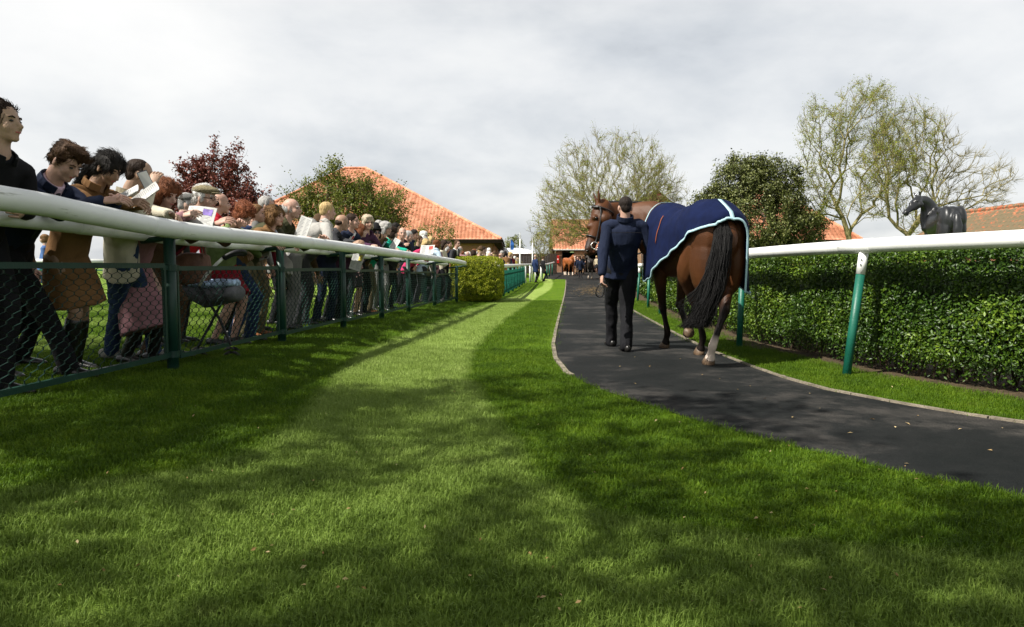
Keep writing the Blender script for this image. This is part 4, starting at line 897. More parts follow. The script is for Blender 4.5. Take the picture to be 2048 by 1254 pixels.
# small far trees
b_ = tbase(1030, 78); make_tree('small_green_tree', 'small round green tree behind the marquee and the blue flag', b_, [(0, 0, 2.7, 1.1, 1, 1.35, 1)], 90, 31, M_BARK, M_LGRN, .14, 2600, .14, th=1, twigs=300, tl=.4, tip=.01)
b_ = tbase(1083, 64); make_tree('small_bare_tree', 'small bare budding tree behind the dark boarded fence', b_, [(0, 0, 2.6, 1.15, 1, 1.25, 1)], 110, 33, M_BARKY, M_LBUD, .09, 900, .1, th=1, twigs=700, tl=.45, tip=.009, tw_r=.008)
b_ = tbase(2052, 44); make_tree('distant_bare_tree', 'bare twiggy tree showing above the mossy roof at the far right edge', b_, [(0, 0, 3.3, 1.6, 1.2, 1.3, 1)], 130, 35, M_BARK, None, .09, 0, .1, th=1, twigs=1200, tl=.5, tip=.009, tw_r=.007)
# two trees beside the lawn, out of frame, whose branches and young leaves shade the foreground
make_tree('overhanging_tree', 'budding tree beside the near lawn that casts the branching shade', (-6.9, -1.3, 0), [(0, 0, 6.6, 3.6, 3.9, 2.2, 1.3), (1.8, 2.0, 5.9, 2.4, 2.6, 1.3, .8), (3.2, -.6, 6.2, 2.0, 2.0, 1.2, .5)], 400, 43, M_BARK, M_LGRN, .12, 9500, .11, th=2.6, twigs=2200, tl=.6, tip=.013, tw_r=.006)
make_tree('shade_tree', 'young leafed tree on the inner lawn left of the nearest racegoers', (-9.6, 2.0, gz(2)), [(0, 0, 6.2, 2.9, 2.9, 2.0, 1.3), (1.0, 1.8, 6.0, 1.9, 1.8, 1.4, .5)], 260, 47, M_BARK, M_LGRN, .11, 12000, .13, th=2.4, twigs=1400, tl=.5, tip=.012, tw_r=.006)
# ---------------------------------------------------------------- horses
M_BAY = mat('bay_coat', (0.125, 0.040, 0.014), 0.42, 0.35, 3.5, 0.15, 120, spec=0.35, sheen=.1)
M_BAYD = mat('dark_coat', (0.018, 0.013, 0.011), 0.42, 0.4, 5, 0.1, 120, spec=0.35)
M_HAIRB = mat('black_horse_hair', (0.005, 0.0045, 0.0045), 0.55, 0.3, 30, 0.3, 200, spec=0.15)
M_WSOCK = mat('white_sock', (0.62, 0.52, 0.42), 0.7, 0.15, 20)
M_HOOF = mat('hoof_horn', (0.10, 0.065, 0.04), 0.5, 0.4, 20, 0.2, 60)
M_BRONZE = mat('black_bronze', (0.017, 0.018, 0.020), 0.36, 0.35, 4, 0.15, 50, spec=0.5, metal=.2, coat=.1)
M_LEATHER = mat('black_leather', (0.012, 0.010, 0.010), 0.4, 0.3, 20, 0.2, 80, spec=.4)
M_EYE = mat('dark_eye', (0.006, 0.004, 0.004), 0.12, 0.1, 5, spec=.7)
M_CHESTNUT = mat('chestnut_coat', (0.22, 0.065, 0.018), 0.42, 0.3, 4, spec=.35)
M_GREY_ = mat('grey_brown_coat', (0.022, 0.016, 0.013), 0.5, 0.3, 4, spec=.3)
def bay_body_mat(name, base, black, zk, pts_white=None, muzzle=None):
    """coat with black lower legs (object z below zk) that is a marking of the animal itself"""
    m = mat(name, base, 0.52, 0.35, 3.0, 0.15, 90, spec=.22); t = m.node_tree; b = t.nodes['Principled BSDF']; nd = t.nodes; lk = t.links
    src = b.inputs['Base Color'].links[0].from_socket
    def mt(op, a, c=None, cl=False):
        n = nd.new('ShaderNodeMath'); n.operation = op; n.use_clamp = cl
        for i, x in enumerate((a, c)):
            if x is None: continue
            if isinstance(x, (int, float)): n.inputs[i].default_value = x
            else: lk.new(x, n.inputs[i])
        return n.outputs[0]
    tc_ = nd.new('ShaderNodeTexCoord'); s = nd.new('ShaderNodeSeparateXYZ'); lk.new(tc_.outputs['Object'], s.inputs[0]); nz = nd.new('ShaderNodeTexNoise'); nz.inputs['Scale'].default_value = 5; lk.new(tc_.outputs['Object'], nz.inputs[0])
    f = mt('MULTIPLY', mt('SUBTRACT', mt('ADD', zk, mt('MULTIPLY', nz.outputs[0], .12)), s.outputs[2]), 3.5, True)
    def mixc(fac, a, colr):
        x = nd.new('ShaderNodeMix'); x.data_type = 'RGBA'; lk.new(fac, x.inputs[0]); lk.new(a, x.inputs[6]); x.inputs[7].default_value = (*colr, 1); return x.outputs[2]
    r = mixc(f, src, black)
    for (c, rad, colr) in (pts_white or []):
        v = nd.new('ShaderNodeVectorMath'); v.operation = 'DISTANCE'; lk.new(tc_.outputs['Object'], v.inputs[0]); v.inputs[1].default_value = c
        k = mt('MULTIPLY', mt('SUBTRACT', mt('ADD', rad, mt('MULTIPLY', nz.outputs[0], .05)), v.outputs['Value']), 14.0, True); r = mixc(k, r, colr)
    lk.new(r, b.inputs['Base Color']); return m
def horse_shape(p):
    """p: dict of joints in metres, horse-local: +X forward, +Y left, z up, origin on the ground under the middle. Returns MB and key points"""
    m = MB(); s = p.get('s', 1.0); Yv = V((0, 1, 0))
    # trunk: (x, zc, half width, half height)
    tr = [(-.80, 1.24, .10, .16), (-.72, 1.23, .18, .24), (-.58, 1.24, .235, .29), (-.40, 1.25, .245, .285), (-.18, 1.22, .235, .28), (.05, 1.19, .25, .32), (.28, 1.18, .265, .35), (.48, 1.19, .23, .35), (.62, 1.20, .20, .31), (.74, 1.20, .14, .22)]
    slimb(m, [(V((x, 0, z)), a, b) for x, z, a, b in tr], Yv, 20)
    m.ell(V((.42, 0, 1.46)), (.26, .10, .14))                     # withers
    for sg in (-1, 1):
        m.ell(V((-.56, sg * .13, 1.24)), (.24, .14, .30)); m.ell(V((-.60, sg * .14, 1.02)), (.19, .125, .34)); m.ell(V((-.44, sg * .20, 1.42)), (.11, .07, .08))
        m.ell(V((.50, sg * .16, 1.16)), (.15, .085, .30)); m.ell(V((.62, sg * .10, 1.05)), (.11, .09, .14))
    # neck: from chest/withers to poll, elliptical
    nk = p['neck']     # list of (point, half thickness, half depth)
    side = p.get('neck_side', Yv)
    slimb(m, nk, side, 16)
    # head: poll point P, direction d towards the muzzle, up u
    P = p['poll']; d = p['hd'].normalized(); u = p['hu']; u = (u - d * u.dot(d)).normalized(); w_ = d.cross(u)   # side axis
    def H(a, b, c=0): return P + d * a + u * b + w_ * c
    slimb(m, [(H(-.03, -.03), .055, .075), (H(.06, -.02), .085, .11), (H(.16, -.045), .098, .125), (H(.26, -.055), .088, .115), (H(.36, -.05), .064, .085), (H(.46, -.045), .052, .066), (H(.54, -.048), .055, .064), (H(.60, -.055), .048, .052)], w_, 16)
    for c in (-1, 1):
        m.ell(H(.17, -.09, c * .062), (.085, .085, .085)); m.ell(H(.20, .03, c * .062), (.04, .04, .035)); m.ell(H(.57, -.025, c * .032), (.034, .03, .03)); 
    m.ell(H(.30, .035), (.05, .05, .04)); m.ell(H(.575, -.105), (.045, .045, .03)); m.ell(H(.59, -.06), (.045, .045, .05))
    # ears
    for c in (-1, 1):
        e0 = H(.00, .045, c * .045); ed = (u * 1.0 - d * .15 + w_ * c * .22).normalized() if 'eard' not in p else p['eard'](c)
        m.limb([(e0, .03, .02), (e0 + ed * .05, .034, .018), (e0 + ed * .10, .026, .014), (e0 + ed * .155, .006, .006)], w_, 10)
    # legs
    for kind, sg, J in p['legs']:
        J = [V(q) for q in J]
        if kind == 'h':   # hip-top, stifle, hock, fetlock, hoof
            slimb(m, [(J[0], .12, .18), (J[1], .095, .15), (J[1].lerp(J[2], .4), .082, .115), (J[2] + (J[1] - J[2]) * .12, .052, .072), (J[2], .047, .063), (J[2].lerp(J[3], .22), .036, .046), (J[2].lerp(J[3], .6), .030, .036), (J[3], .039, .046), (J[3].lerp(J[4], .55), .034, .037), (J[4], .05, .056)], Yv, 12)
            hk = J[2]; m.ell(hk + (hk - J[1].lerp(J[3], .5)).normalized() * .045 + V((0, 0, .03)), (.03, .026, .05))
        else:             # shoulder, elbow, knee, fetlock, hoof
            slimb(m, [(J[0], .09, .13), (J[1], .075, .105), (J[1].lerp(J[2], .5), .056, .07), (J[2] + (J[1] - J[2]) * .12, .045, .05), (J[2], .048, .052), (J[2].lerp(J[3], .2), .034, .039), (J[2].lerp(J[3], .6), .030, .035), (J[3], .038, .044), (J[3].lerp(J[4], .55), .033, .036), (J[4], .05, .056)], Yv, 12)
    return m, H
def legs_std(spec):
    """spec: dict lf, rf, lh, rh -> (hoof x, lift, flex)"""
    o = []
    for k, (hx, lift, bend) in spec.items():
        sg = 1 if k[0] == 'l' else -1
        if k[1] == 'f':
            y = sg * .15; sh = V((.46, y, 1.1)); el = V((.44, y, .86)); hoof = V((hx, y * .85, .07 + lift)); 
            kn = V((.44 + (hx - .44) * .45 + bend * .5, y, .50 + lift * .35)); fe = hoof + V((-.05 - bend * .35, 0, .13 - lift * .2))
            if not lift: kn = V((.44 + (hx - .44) * .45, y, .50)); fe = hoof + V((-.05, 0, .13))
            o.append(('f', sg, [sh, el, kn, fe, hoof]))
        else:
            y = sg * .16; hp = V((-.55, y, 1.15)); st = V((-.42 + (hx + .62) * .25, y * 1.05, .88)); hoof = V((hx, y * .8, .07 + lift)); fe = hoof + V((-.055, 0, .14)); hk = V((-.70 + (hx + .62) * .45 , y * .9, .52 + lift * .5))
            o.append(('h', sg, [hp, st, hk, fe, hoof]))
    return o
def xf(loc, yaw, s=1.0):
    return Matrix.Translation(loc) @ Matrix.Rotation(yaw, 4, 'Z') @ Matrix.Scale(s, 4)
def hoof_mesh(J, ang=0, M=None):
    m = MB(); c = J[4]; d = (J[4] - J[3]); d = V((.55, 0, -.83)) if ang == 0 else ang
    s_ = V((0, 1, 0)); f = d
    m.limb([(c - f * .005, .046, .052), (c + f * .045, .055, .064), (c + f * .075, .060, .072)], s_, 14, False); return m
def build_horse(name, label, loc, yaw, spec, neck, poll, hd, hu, coat, s=1.0, voxel=.016, hoofmat=None, tail=None, mane=True, group=None, eard=None, neck_side=None, cat='horse', legs=None, tone_hair=None, lifted=None):
    root = empty(name, loc, label, cat, group); root.rotation_euler = (0, 0, yaw); root.scale = (s, s, s)
    p = dict(neck=neck, poll=poll, hd=hd, hu=hu, legs=legs or legs_std(spec))
    if eard: p['eard'] = eard
    if neck_side: p['neck_side'] = neck_side
    m, H = horse_shape(p)
    body = remesh(m, voxel, 4, disp=.004, dscale=7, dec=.6)
    def add(nm, mb, mt, par=root, smooth=True, kind=None):
        me = mb if isinstance(mb, bpy.types.Mesh) else mesh_from(mb, nm, smooth)
        me.name = nm; me.materials.append(mt); o = bpy.data.objects.new(nm, me); COL.objects.link(o); o.parent = par
        if kind: o['kind'] = kind
        return o
    b_ = add('body', body, coat)
    for k_, sg, J in p['legs']:
        ang = 0
        if lifted and (k_, sg) in lifted: ang = lifted[(k_, sg)]
        add('hoof', hoof_mesh([V(q) for q in J], ang), hoofmat or M_HOOF)
    for c in (-1, 1):
        mm = MB(); mm.ell(H(.205, .012, c * .085), (.022, .022, .020), n=8); add('eye', mm, M_EYE if coat is not M_BRONZE else M_BRONZE)
    for c in (-1, 1):
        mm = MB(); mm.ell(H(.595, -.03, c * .045), (.014, .017, .014), n=8); add('nostril', mm, M_EYE if coat is not M_BRONZE else M_BRONZE)
    return root, H, p, add, b_
def hair_sheet(strands, w0=.006, w1=.0015):
    """strands: list of point lists -> thin tubes of hair locks"""
    m = MB()
    for st in strands:
        n = len(st); m.tube(st, [w0 * (1 - i / (n - 1)) + w1 * i / (n - 1) for i in range(n)], 4)
    return m
def tail_mesh(P0, path, n, spread, seed, w0=.009, w1=.002, wisps=0):
    r = random.Random(seed); S_ = []
    for i in range(n):
        a, q = r.uniform(0, 6.28), r.random() ** .5; st = []; ln = r.uniform(.75, 1.0) if i % 5 else r.uniform(.9, 1.08)
        for k, (c, rad) in enumerate(path):
            t = k / (len(path) - 1)
            if t > ln + .12: break
            off = V((math.cos(a) * q * rad, math.sin(a) * q * rad, r.uniform(-.01, .01))); st.append(P0 + V(c) + off + V((r.gauss(0, spread), r.gauss(0, spread), 0)) * t)
        q2 = smooth_path([tuple(x) for x in st], 2); S_.append([V(x) for x in q2])
    return hair_sheet(S_, w0, w1)
# ---- the led bay horse: hind hooves near (1410,725), heading away and a little left
hx, hy = 1.87, 7.38; HYAW = R(90 + 11)     # local +X -> away from camera, slightly left
HM = xf(V((hx, hy, gz(hy))), HYAW); HI = HM.inverted()
def HL(px, py, y): return HI @ PX(px, py, y)
def HG(px, py, up=0.0): q = GP(px, py); q.z += up; return HI @ q
lh = HG(1401, 711, .07); rh = HG(1420, 731, .07); lf = HG(1331, 697, .07); rf_ = HL(1374, 667, 7.75)
def hind(sg, hoof): 
    y = sg * .15; hp = V((-.52, y, 1.15)); st = V((-.40 + (hoof.x + .5) * .2, y * 1.1, .90)); fe = hoof + V((-.05, 0, .13)); hk = V((hoof.x * .75 - .2, (hoof.y + y) / 2, .53)); return ('h', sg, [hp, st, hk, fe, hoof])
rkn = V((.52, -.13, .52)); rfe = rf_ + V((.02, 0, .09))
legs = [hind(1, lh), hind(-1, rh), ('f', 1, [V((.46, .15, 1.1)), V((.44, .15, .86)), V(((lf.x + .44) / 2, (lf.y + .15) / 2, .49)), lf + V((-.05, 0, .13)), lf]), ('f', -1, [V((.46, -.15, 1.1)), V((.46, -.15, .86)), rkn, rfe, rf_])]
pollw = HL(1204, 409, 8.35); muz = HL(1172, 493, 8.25)
wth = V((.46, 0, 1.38)); nk0 = V((.50, .02, 1.20)); 
n1_ = HL(1312, 450, 8.3); n2_ = HL(1262, 442, 8.5); n3_ = HL(1224, 431, 8.45)
nsd = (HM.to_3x3().inverted() @ V((0, 1, 0)))
neck = [(nk0, .17, .34), (n1_, .14, .29), (n2_, .105, .225), (n3_, .085, .17), (pollw + V((0, 0, -.06)), .065, .09)]
bay = bay_body_mat('bay_coat_points', (0.066, 0.023, 0.007), (0.009, 0.006, 0.005), 0.72, [((rh.x, rh.y, .15), .16, (.60, .50, .42)), (tuple(muz), .10, (.025, .015, .012))])
hdv = (muz - pollw); hd_ = hdv.normalized(); 
toR = HM.to_3x3().inverted() @ V((-1, 0, .35))   # the forehead faces left in the picture
def ears(c):
    return (HM.to_3x3().inverted() @ V((-.35 + .25 * (c < 0), -.0 + .25 * c, 1.0))).normalized()
led, H, hp, hadd, hbody = build_horse('bay_horse', 'bay thoroughbred in navy rug with one white hind sock, led along the path', V((hx, hy, gz(hy))), HYAW, None, neck, pollw, hd_, toR, bay, voxel=.012, eard=ears, neck_side=nsd, legs=legs, lifted={('f', -1): V((-.83, 0, .35))})
rh_loc = None
# mane: black crest along the top of the neck
W2L = HM.to_3x3().inverted()
def onneck(px, py, y): return HL(px, py, y)
crest = [onneck(1206, 404, 8.38), onneck(1225, 403, 8.45), onneck(1262, 403.5, 8.5), onneck(1300, 404.5, 8.42), onneck(1335, 407, 8.25)]
cp = smooth_path([tuple(c) for c in crest], 14); rs_ = random.Random(5); st = []
for i, c in enumerate(cp[:-1]):
    c = V(c)
    for k in range(5):
        o_ = W2L @ V((rs_.uniform(-.02, .02), rs_.uniform(.05, .14), -.10 - rs_.uniform(0, .08))); st.append([c + W2L @ V((rs_.uniform(-.015, .015), -.015, -.012)), c + W2L @ V((0, .03, rs_.uniform(.0, .012))), c + o_])
hadd('mane', hair_sheet(st, .008, .003), M_HAIRB)
st = []
for k in range(40):
    a = rs_.uniform(-.03, .03); b0 = H(.0, .05, a); st.append([b0, H(.07, .075, a * 1.2), H(.15 + rs_.uniform(0, .06), .065, a * 1.3)])
hadd('forelock', hair_sheet(st, .007, .002), M_HAIRB)
mm = MB(); mm.limb([(H(.20, .062), .012, .004), (H(.27, .052), .016, .004), (H(.33, .036), .008, .004)], (H(0, 0, 1) - H(0, 0, 0)), 8); hadd('blaze', mm, mat('white_hair', (.6, .55, .5), .8))
# bridle
def strap(pts, w, t, mt_, nm, par=led):
    mm = MB(); mm.tube([V(x) for x in smooth_path([tuple(p_) for p_ in pts], 4)], w, 6); return hadd(nm, mm, mt_, par)
br = bpy.data.objects.new('bridle', None); 
cs = 1 if (HM @ H(.2, 0, .1)).y < (HM @ H(.2, 0, -.1)).y else -1     # camera side of the head
def loop(a, ru, rw, off=0, k=14): return [H(a, off + ru * math.cos(2 * math.pi * i / k), rw * math.sin(2 * math.pi * i / k)) for i in range(k + 1)]
bl = hadd('bridle', (lambda q: (q.tube(loop(.065, .135, .105, -.035), .010, 6), q)[1])(MB()), M_LEATHER)
for pts in ([H(.065, .02, cs * .10), H(.15, -.02, cs * .115), H(.27, -.05, cs * .105), H(.40, -.075, cs * .078), H(.50, -.085, cs * .066)], [H(.05, .085, cs * .02), H(.085, .09, cs * .06), H(.075, .03, cs * .105)]):
    mm = MB(); mm.tube([V(x) for x in smooth_path([tuple(p_) for p_ in pts], 4)], .011, 6); hadd('cheek_strap', mm, M_LEATHER, bl)
mm = MB(); mm.tube(loop(.42, .085, .072, -.045), .009, 6); hadd('noseband', mm, M_LEATHER, bl)
mm = MB(); q = H(.515, -.085, cs * .075); e1, e2 = (H(1, 0) - H(0, 0)), (H(0, 1) - H(0, 0)); mm.tube([q + e1 * .042 * math.cos(a) + e2 * .042 * math.sin(a) for a in np.linspace(0, 2 * math.pi, 17)], .006, 6); hadd('bit_ring', mm, mat('polished_metal', (.75, .72, .66), .25, .05, metal=.9), bl)
# tail, swishing left
tl0 = HL(1432, 430, 6.62)
def tp(px, py, y, r_): c = HL(px, py, y) - tl0; return (tuple(c), r_)
hadd('tail', tail_mesh(tl0, [tp(1438, 424, 6.72, .045), tp(1446, 470, 6.52, .075), tp(1436, 530, 6.45, .088), tp(1424, 580, 6.42, .092), tp(1405, 630, 6.4, .095), tp(1390, 655, 6.4, .13)], 1100, .030, 9, .0034, .0010), M_HAIRB)
r9 = random.Random(4); st = []
for i in range(26):
    a = HL(1425 + r9.uniform(-12, 12), 545 + r9.uniform(-20, 30), 6.42); b_ = HL(1385 + r9.uniform(-15, 15), 600 + r9.uniform(-10, 20), 6.40); c = HL(1352 + r9.uniform(-6, 30), 618 + r9.uniform(-14, 22), 6.38); st.append([V(x) for x in smooth_path([tuple(a), tuple(b_), tuple(c)], 5)])
hadd('tail_wisps', hair_sheet(st, .004, .001), M_HAIRB)
# rug: a cloth draped over the trunk, built from rings round the body
M_RUG = mat('navy_rug', (0.0035, 0.0075, 0.034), 0.9, 0.2, 12, 0.2, 220, spec=.12)
M_TRIM = mat('pale_blue_binding', (0.32, 0.48, 0.53), 0.8, 0.1, 20)
def trunk_at(x):
    xs_ = [-.84, -.80, -.72, -.58, -.40, -.18, .05, .28, .48, .62, .74]; zc = [1.22, 1.24, 1.23, 1.24, 1.25, 1.22, 1.19, 1.20, 1.24, 1.24, 1.22]; a = [.13, .18, .235, .275, .285, .275, .28, .285, .275, .26, .21]; b = [.16, .22, .275, .338, .345, .335, .335, .375, .40, .40, .35]
    return np.interp(x, xs_, zc), np.interp(x, xs_, a), np.interp(x, xs_, b)
def rug_pt(x, v, off=0.0):
    """v: -1..1 arc from the right hem over the back to the left hem; |v| = 1 at the hem. returns a local point"""
    zc, a, b = trunk_at(x); sg = 1 if v > 0 else -1; t = abs(v)
    low = hem(x, sg)                                    # z of the hem
    top = zc + b + .022
    # over the top: ellipse, then hanging straight with a gentle flare
    ang = t * 1.9
    if low > zc + (b + .025) * math.cos(1.45) ** .9:      # short of the widest line: the cloth ends on the rump
        amax = math.acos(min(1, max(0, (low - zc) / (b + .025))) ** (1 / .9)); ang = t * amax; y = (a + .025) * max(0, math.sin(ang)) ** .92; z = zc + (b + .025) * math.cos(ang) ** .9
    elif ang < 1.45:
        y = (a + .025) * math.sin(ang) ** .92; z = zc + (b + .025) * math.cos(ang) ** .9
    else: y = (a + .025) * math.sin(1.45) ** .92; z = zc + (b + .025) * math.cos(1.45) ** .9
    if ang >= 1.45 and not low > zc + (b + .025) * math.cos(1.45) ** .9:
        u = (ang - 1.45) / .45; z = z * (1 - u) + low * u; y += u * (.015 + .022 * math.sin(x * 7 + sg)) + .006 * math.sin(x * 17) * u
    y += off; wr = .004 * math.sin(x * 31 + t * 9) + .005 * noise.noise(V((x * 5, v * 6, 2.0)))
    return V((x, sg * (y + wr), z + off * .7 * (t < .5) + wr))
def hem(x, sg):
    # rises to the tail at the back, low along the belly, rises again at the shoulder
    if sg > 0: return float(np.interp(x, [-.86, -.74, -.55, -.3, -.1, .1, .3, .52, .66], [1.345, 1.32, 1.235, 1.13, 1.05, .95, .84, .79, .84]))
    return float(np.interp(x, [-.86, -.7, -.5, -.2, .1, .4, .66], [.72, .70, .74, .80, .82, .85, 1.0]))
mm = MB(); NX, NV = 46, 48; xs_ = np.linspace(-.83, .60, NX)
for x in xs_:
    for k in range(NV + 1):
        v_ = -1 + 2 * k / NV; q = rug_pt(float(x), v_ if abs(v_) > 1e-6 else 1e-6)
        # front edge slants back over the shoulder
        fr_ = max(0, (x - .1) / .5); q.x -= fr_ * .16 * (1 - abs(v_)) * 0
        bk = max(0, (-.5 - x) / .33); q.x -= bk * .05 * (1 - (abs(v_)) ** 2); q.z -= bk ** 2 * .035 * (1 - abs(v_))
        mm.v.append(tuple(q))
for i in range(NX - 1):
    for k in range(NV): a = i * (NV + 1) + k; mm.f.append((a, a + 1, a + NV + 2, a + NV + 1))
me = mesh_from(mm, 'rug', True); ro = hadd('rug', me, M_RUG); sm = ro.modifiers.new('t', 'SOLIDIFY'); sm.thickness = .008; sm.offset = 1
grid = lambda i, k: V(mm.v[i * (NV + 1) + k])
def ribbon(pts, nrm, w_, nm):
    q = MB(); n = len(pts); 
    for i in range(n):
        t = (pts[min(i + 1, n - 1)] - pts[max(i - 1, 0)]).normalized(); s_ = nrm[i].cross(t).normalized(); c = pts[i] + nrm[i] * .010
        for (u, h_) in ((-.5, 0), (.5, 0), (.5, .003), (-.5, .003)): q.v.append(tuple(c + s_ * w_ * u + nrm[i] * h_))
    for i in range(n - 1):
        for k in range(4): a = i * 4 + k; b2 = i * 4 + (k + 1) % 4; q.f.append((a, b2, b2 + 4, a + 4))
    return hadd(nm, q, M_TRIM, ro)
def nrm_at(p_): c = V((p_.x, 0, 1.2)); n = p_ - c; n.x -= max(0, -.6 - p_.x) * 3; return n.normalized()
for pts in ([grid(i, NV) for i in range(NX)], [grid(i, 0) for i in range(NX)], [grid(0, k) for k in range(NV + 1)], [grid(NX - 1, k) for k in range(NV + 1)]):
    ribbon(pts, [nrm_at(x) for x in pts], .023, 'binding')
ribbon([grid(i, NV // 2) for i in range(0, 8)], [nrm_at(grid(i, NV // 2)) for i in range(0, 8)], .04, 'binding')
mm = MB(); mm.tube([rug_pt(.16 + t * .0, v_, .012) for v_, t in [(x, 0) for x in np.linspace(.40, .80, 14)]], .0042, 6); hadd('surcingle', mm, mat('orange_brown_strap', (.28, .07, .015), .6), ro)
# ---- horse statue
stx, sty = PX(1901, 468, 15.2).x + .32, 15.75
zst = PX(1905, 412, 15.2).z - 1.53
st_yaw = R(75)
SM = xf(V((stx - .15, sty, zst)), st_yaw); SI = SM.inverted(); SL = lambda px, py, y: SI @ PX(px, py, y)
pw = SL(1839, 396, 16.2); mz = SL(1808, 423, 16.0)
hdir = (mz - pw).normalized(); neck = [(V((.50, .02, 1.18)), .17, .32), (SL(1862, 436, 16.3), .13, .26), (SL(1857, 416, 16.3), .10, .20), (SL(1849, 403, 16.25), .08, .14), (pw + V((0, 0, -.05)), .06, .09)]
spec = dict(lf=(.46, 0, 0), rf=(.42, 0, 0), lh=(-.70, 0, 0), rh=(-.60, 0, 0)); sns = SM.to_3x3().inverted() @ V((0, 1, 0))
stt, sH, sp_, sadd, sb_ = build_horse('horse_statue', 'glossy black bronze horse statue standing beyond the right hedge', V((stx - .15, sty, zst)), st_yaw, spec, neck, pw, hdir, SM.to_3x3().inverted() @ V((-.7, -.1, .75)), M_BRONZE, voxel=.02, hoofmat=M_BRONZE, neck_side=sns, cat='statue')
mm = MB(); t0 = V((-.80, 0, 1.36)); slimb(mm, [(t0, .045, .045), (t0 + V((-.09, 0, -.10)), .07, .05), (t0 + V((-.13, 0, -.35)), .09, .06), (t0 + V((-.13, 0, -.65)), .085, .06), (t0 + V((-.12, 0, -.95)), .04, .03)]); sadd('tail', remesh(mm, .02, 2, disp=.012, dscale=14), M_BRONZE)
pl = empty('statue_plinth', (stx - .15, sty, gz(sty)), 'low stone plinth under the bronze horse, hidden behind the hedge', 'plinth')
mm = MB(); mm.box(V((stx - .15, sty, (zst + gz(sty)) / 2)), (.55, 1.2, (zst - gz(sty)) / 2)); obj('base_stone', mm, mat('plinth_stone', (.35, .32, .27), .9, .2), pl)
mm = MB(); mm.box(V((stx - .15, sty, gz(sty) + .05)), (.68, 1.33, .05)); obj('step', mm, mat('plinth_stone', (.35, .32, .27), .9, .2), pl)
# ---- far horses by the saddling boxes
nb = V((.52, 0, 1.2))
def far_horse(label, px, py, d, yaw, coat, hc, blaze=False, headlow=0, side=0):
    loc = V(((px - 1024) / F * d, d, gz(d))); neck = [(nb, .15, .28), (V((.72, side * .1, 1.48)), .10, .19), (V((.88, side * .2, 1.66 - headlow)), .07, .12)]; poll = V((.92, side * .22, 1.72 - headlow))
    r_, H2, p2, add2, b2 = build_horse('horse', label, loc, yaw, dict(lf=(.55, 0, 0), rf=(.32, 0, 0), lh=(-.75, 0, 0), rh=(-.5, 0, 0)), neck, poll, V((.55, side * .3, -.85)), V((.85, side * .3, .5)), coat, voxel=.035)
    mm = MB(); t0 = V((-.80, 0, 1.36)); slimb(mm, [(t0, .04, .04), (t0 + V((-.09, 0, -.10)), .06, .05), (t0 + V((-.12, 0, -.4)), .07, .06), (t0 + V((-.10, 0, -.85)), .03, .03)]); add2('tail', mm, hc)
    mm = MB(); mm.limb([(V((.30, 0, 1.52)), .02, .05), (V((.62, side * .08, 1.66)), .02, .06), (V((.84, side * .2, 1.78 - headlow)), .02, .04)], V((0, 1, 0)), 8); add2('mane', mm, hc)
    if blaze: mm = MB(); mm.limb([(H2(.12, .07), .03, .01), (H2(.35, .05), .03, .01), (H2(.56, .01), .03, .01)], V((0, 1, 0)), 8); add2('blaze', mm, M_WSOCK)
    return r_, add2, p2
r_, ad, p2 = far_horse('chestnut horse with white face facing right of the first dark doorway', 1137, 550, 60, R(-68), M_CHESTNUT, M_CHESTNUT, True)
for k_, sg, J in p2['legs']: mm = MB(); mm.limb([(V(J[4]) + V((0, 0, .0)), .056, .062), (V(J[3]), .046, .05), (V(J[3]).lerp(V(J[2]), .3), .038, .042)], V((0, 1, 0)), 10); ad('white_sock', mm, M_WSOCK)
r_, ad, p2 = far_horse('dark brown horse walking away beside the handler in the navy jacket', 1180, 558, 54.5, R(84), M_GREY_, M_HAIRB, headlow=-.12, side=1)
for k_, sg, J in p2['legs'][2:]: mm = MB(); mm.limb([(V(J[4]), .056, .062), (V(J[3]), .046, .05)], V((0, 1, 0)), 10); ad('white_sock', mm, M_WSOCK)
r_, ad, p2 = far_horse('bay horse half hidden between the handlers in front of the brick pier', 1152, 549, 63, R(-100), M_BAY, M_HAIRB, True)
# ---------------------------------------------------------------- people
def cloth(name, col, rough=.85, var=.18, sc=9, bump=.35, bs=180): return mat('cloth_' + name, col, rough, var, sc, bump, bs, spec=.15)
CL = dict(navy=(.011, .016, .036), black=(.010, .010, .012), charcoal=(.035, .036, .04), grey=(.17, .17, .165), lightgrey=(.33, .32, .30), beige=(.42, .36, .25), camel=(.19, .10, .042), tan=(.16, .088, .036), brown=(.07, .042, .022), olive=(.045, .045, .022),
          green=(.17, .23, .095), teal=(.01, .28, .19), red=(.42, .015, .03), darkred=(.20, .01, .02), pink=(.30, .155, .175), purple=(.055, .022, .05), white=(.62, .61, .60), cream=(.50, .46, .36), lightblue=(.34, .42, .50), blue=(.012, .024, .07), jeans=(.025, .045, .10), khaki=(.12, .10, .055), rose=(.40, .03, .10), floral=(.05, .045, .05), maroon=(.12, .01, .02), yellow=(.45, .36, .08), shirt=(.55, .60, .68), pinkshirt=(.55, .40, .48), midblue=(.06, .12, .28))
def C_(n): return cloth(n, CL[n])
HC = dict(black=(.010, .008, .007), darkbrown=(.022, .012, .007), brown=(.055, .028, .013), auburn=(.13, .045, .018), lightbrown=(.14, .075, .03), blond=(.42, .30, .14), grey=(.30, .29, .28), white=(.58, .57, .55), greyblond=(.36, .30, .22), red=(.16, .05, .02), shaved=(.016, .011, .009))
def hair_mat(n): return mat('hair_' + n, HC[n], .6, .35, 40, .7, 90, spec=.15, stretch=(1, 1, .3))
SK = dict(pale=(.43, .285, .225), pink=(.42, .255, .195), tan=(.30, .185, .125), olive=(.36, .235, .165))
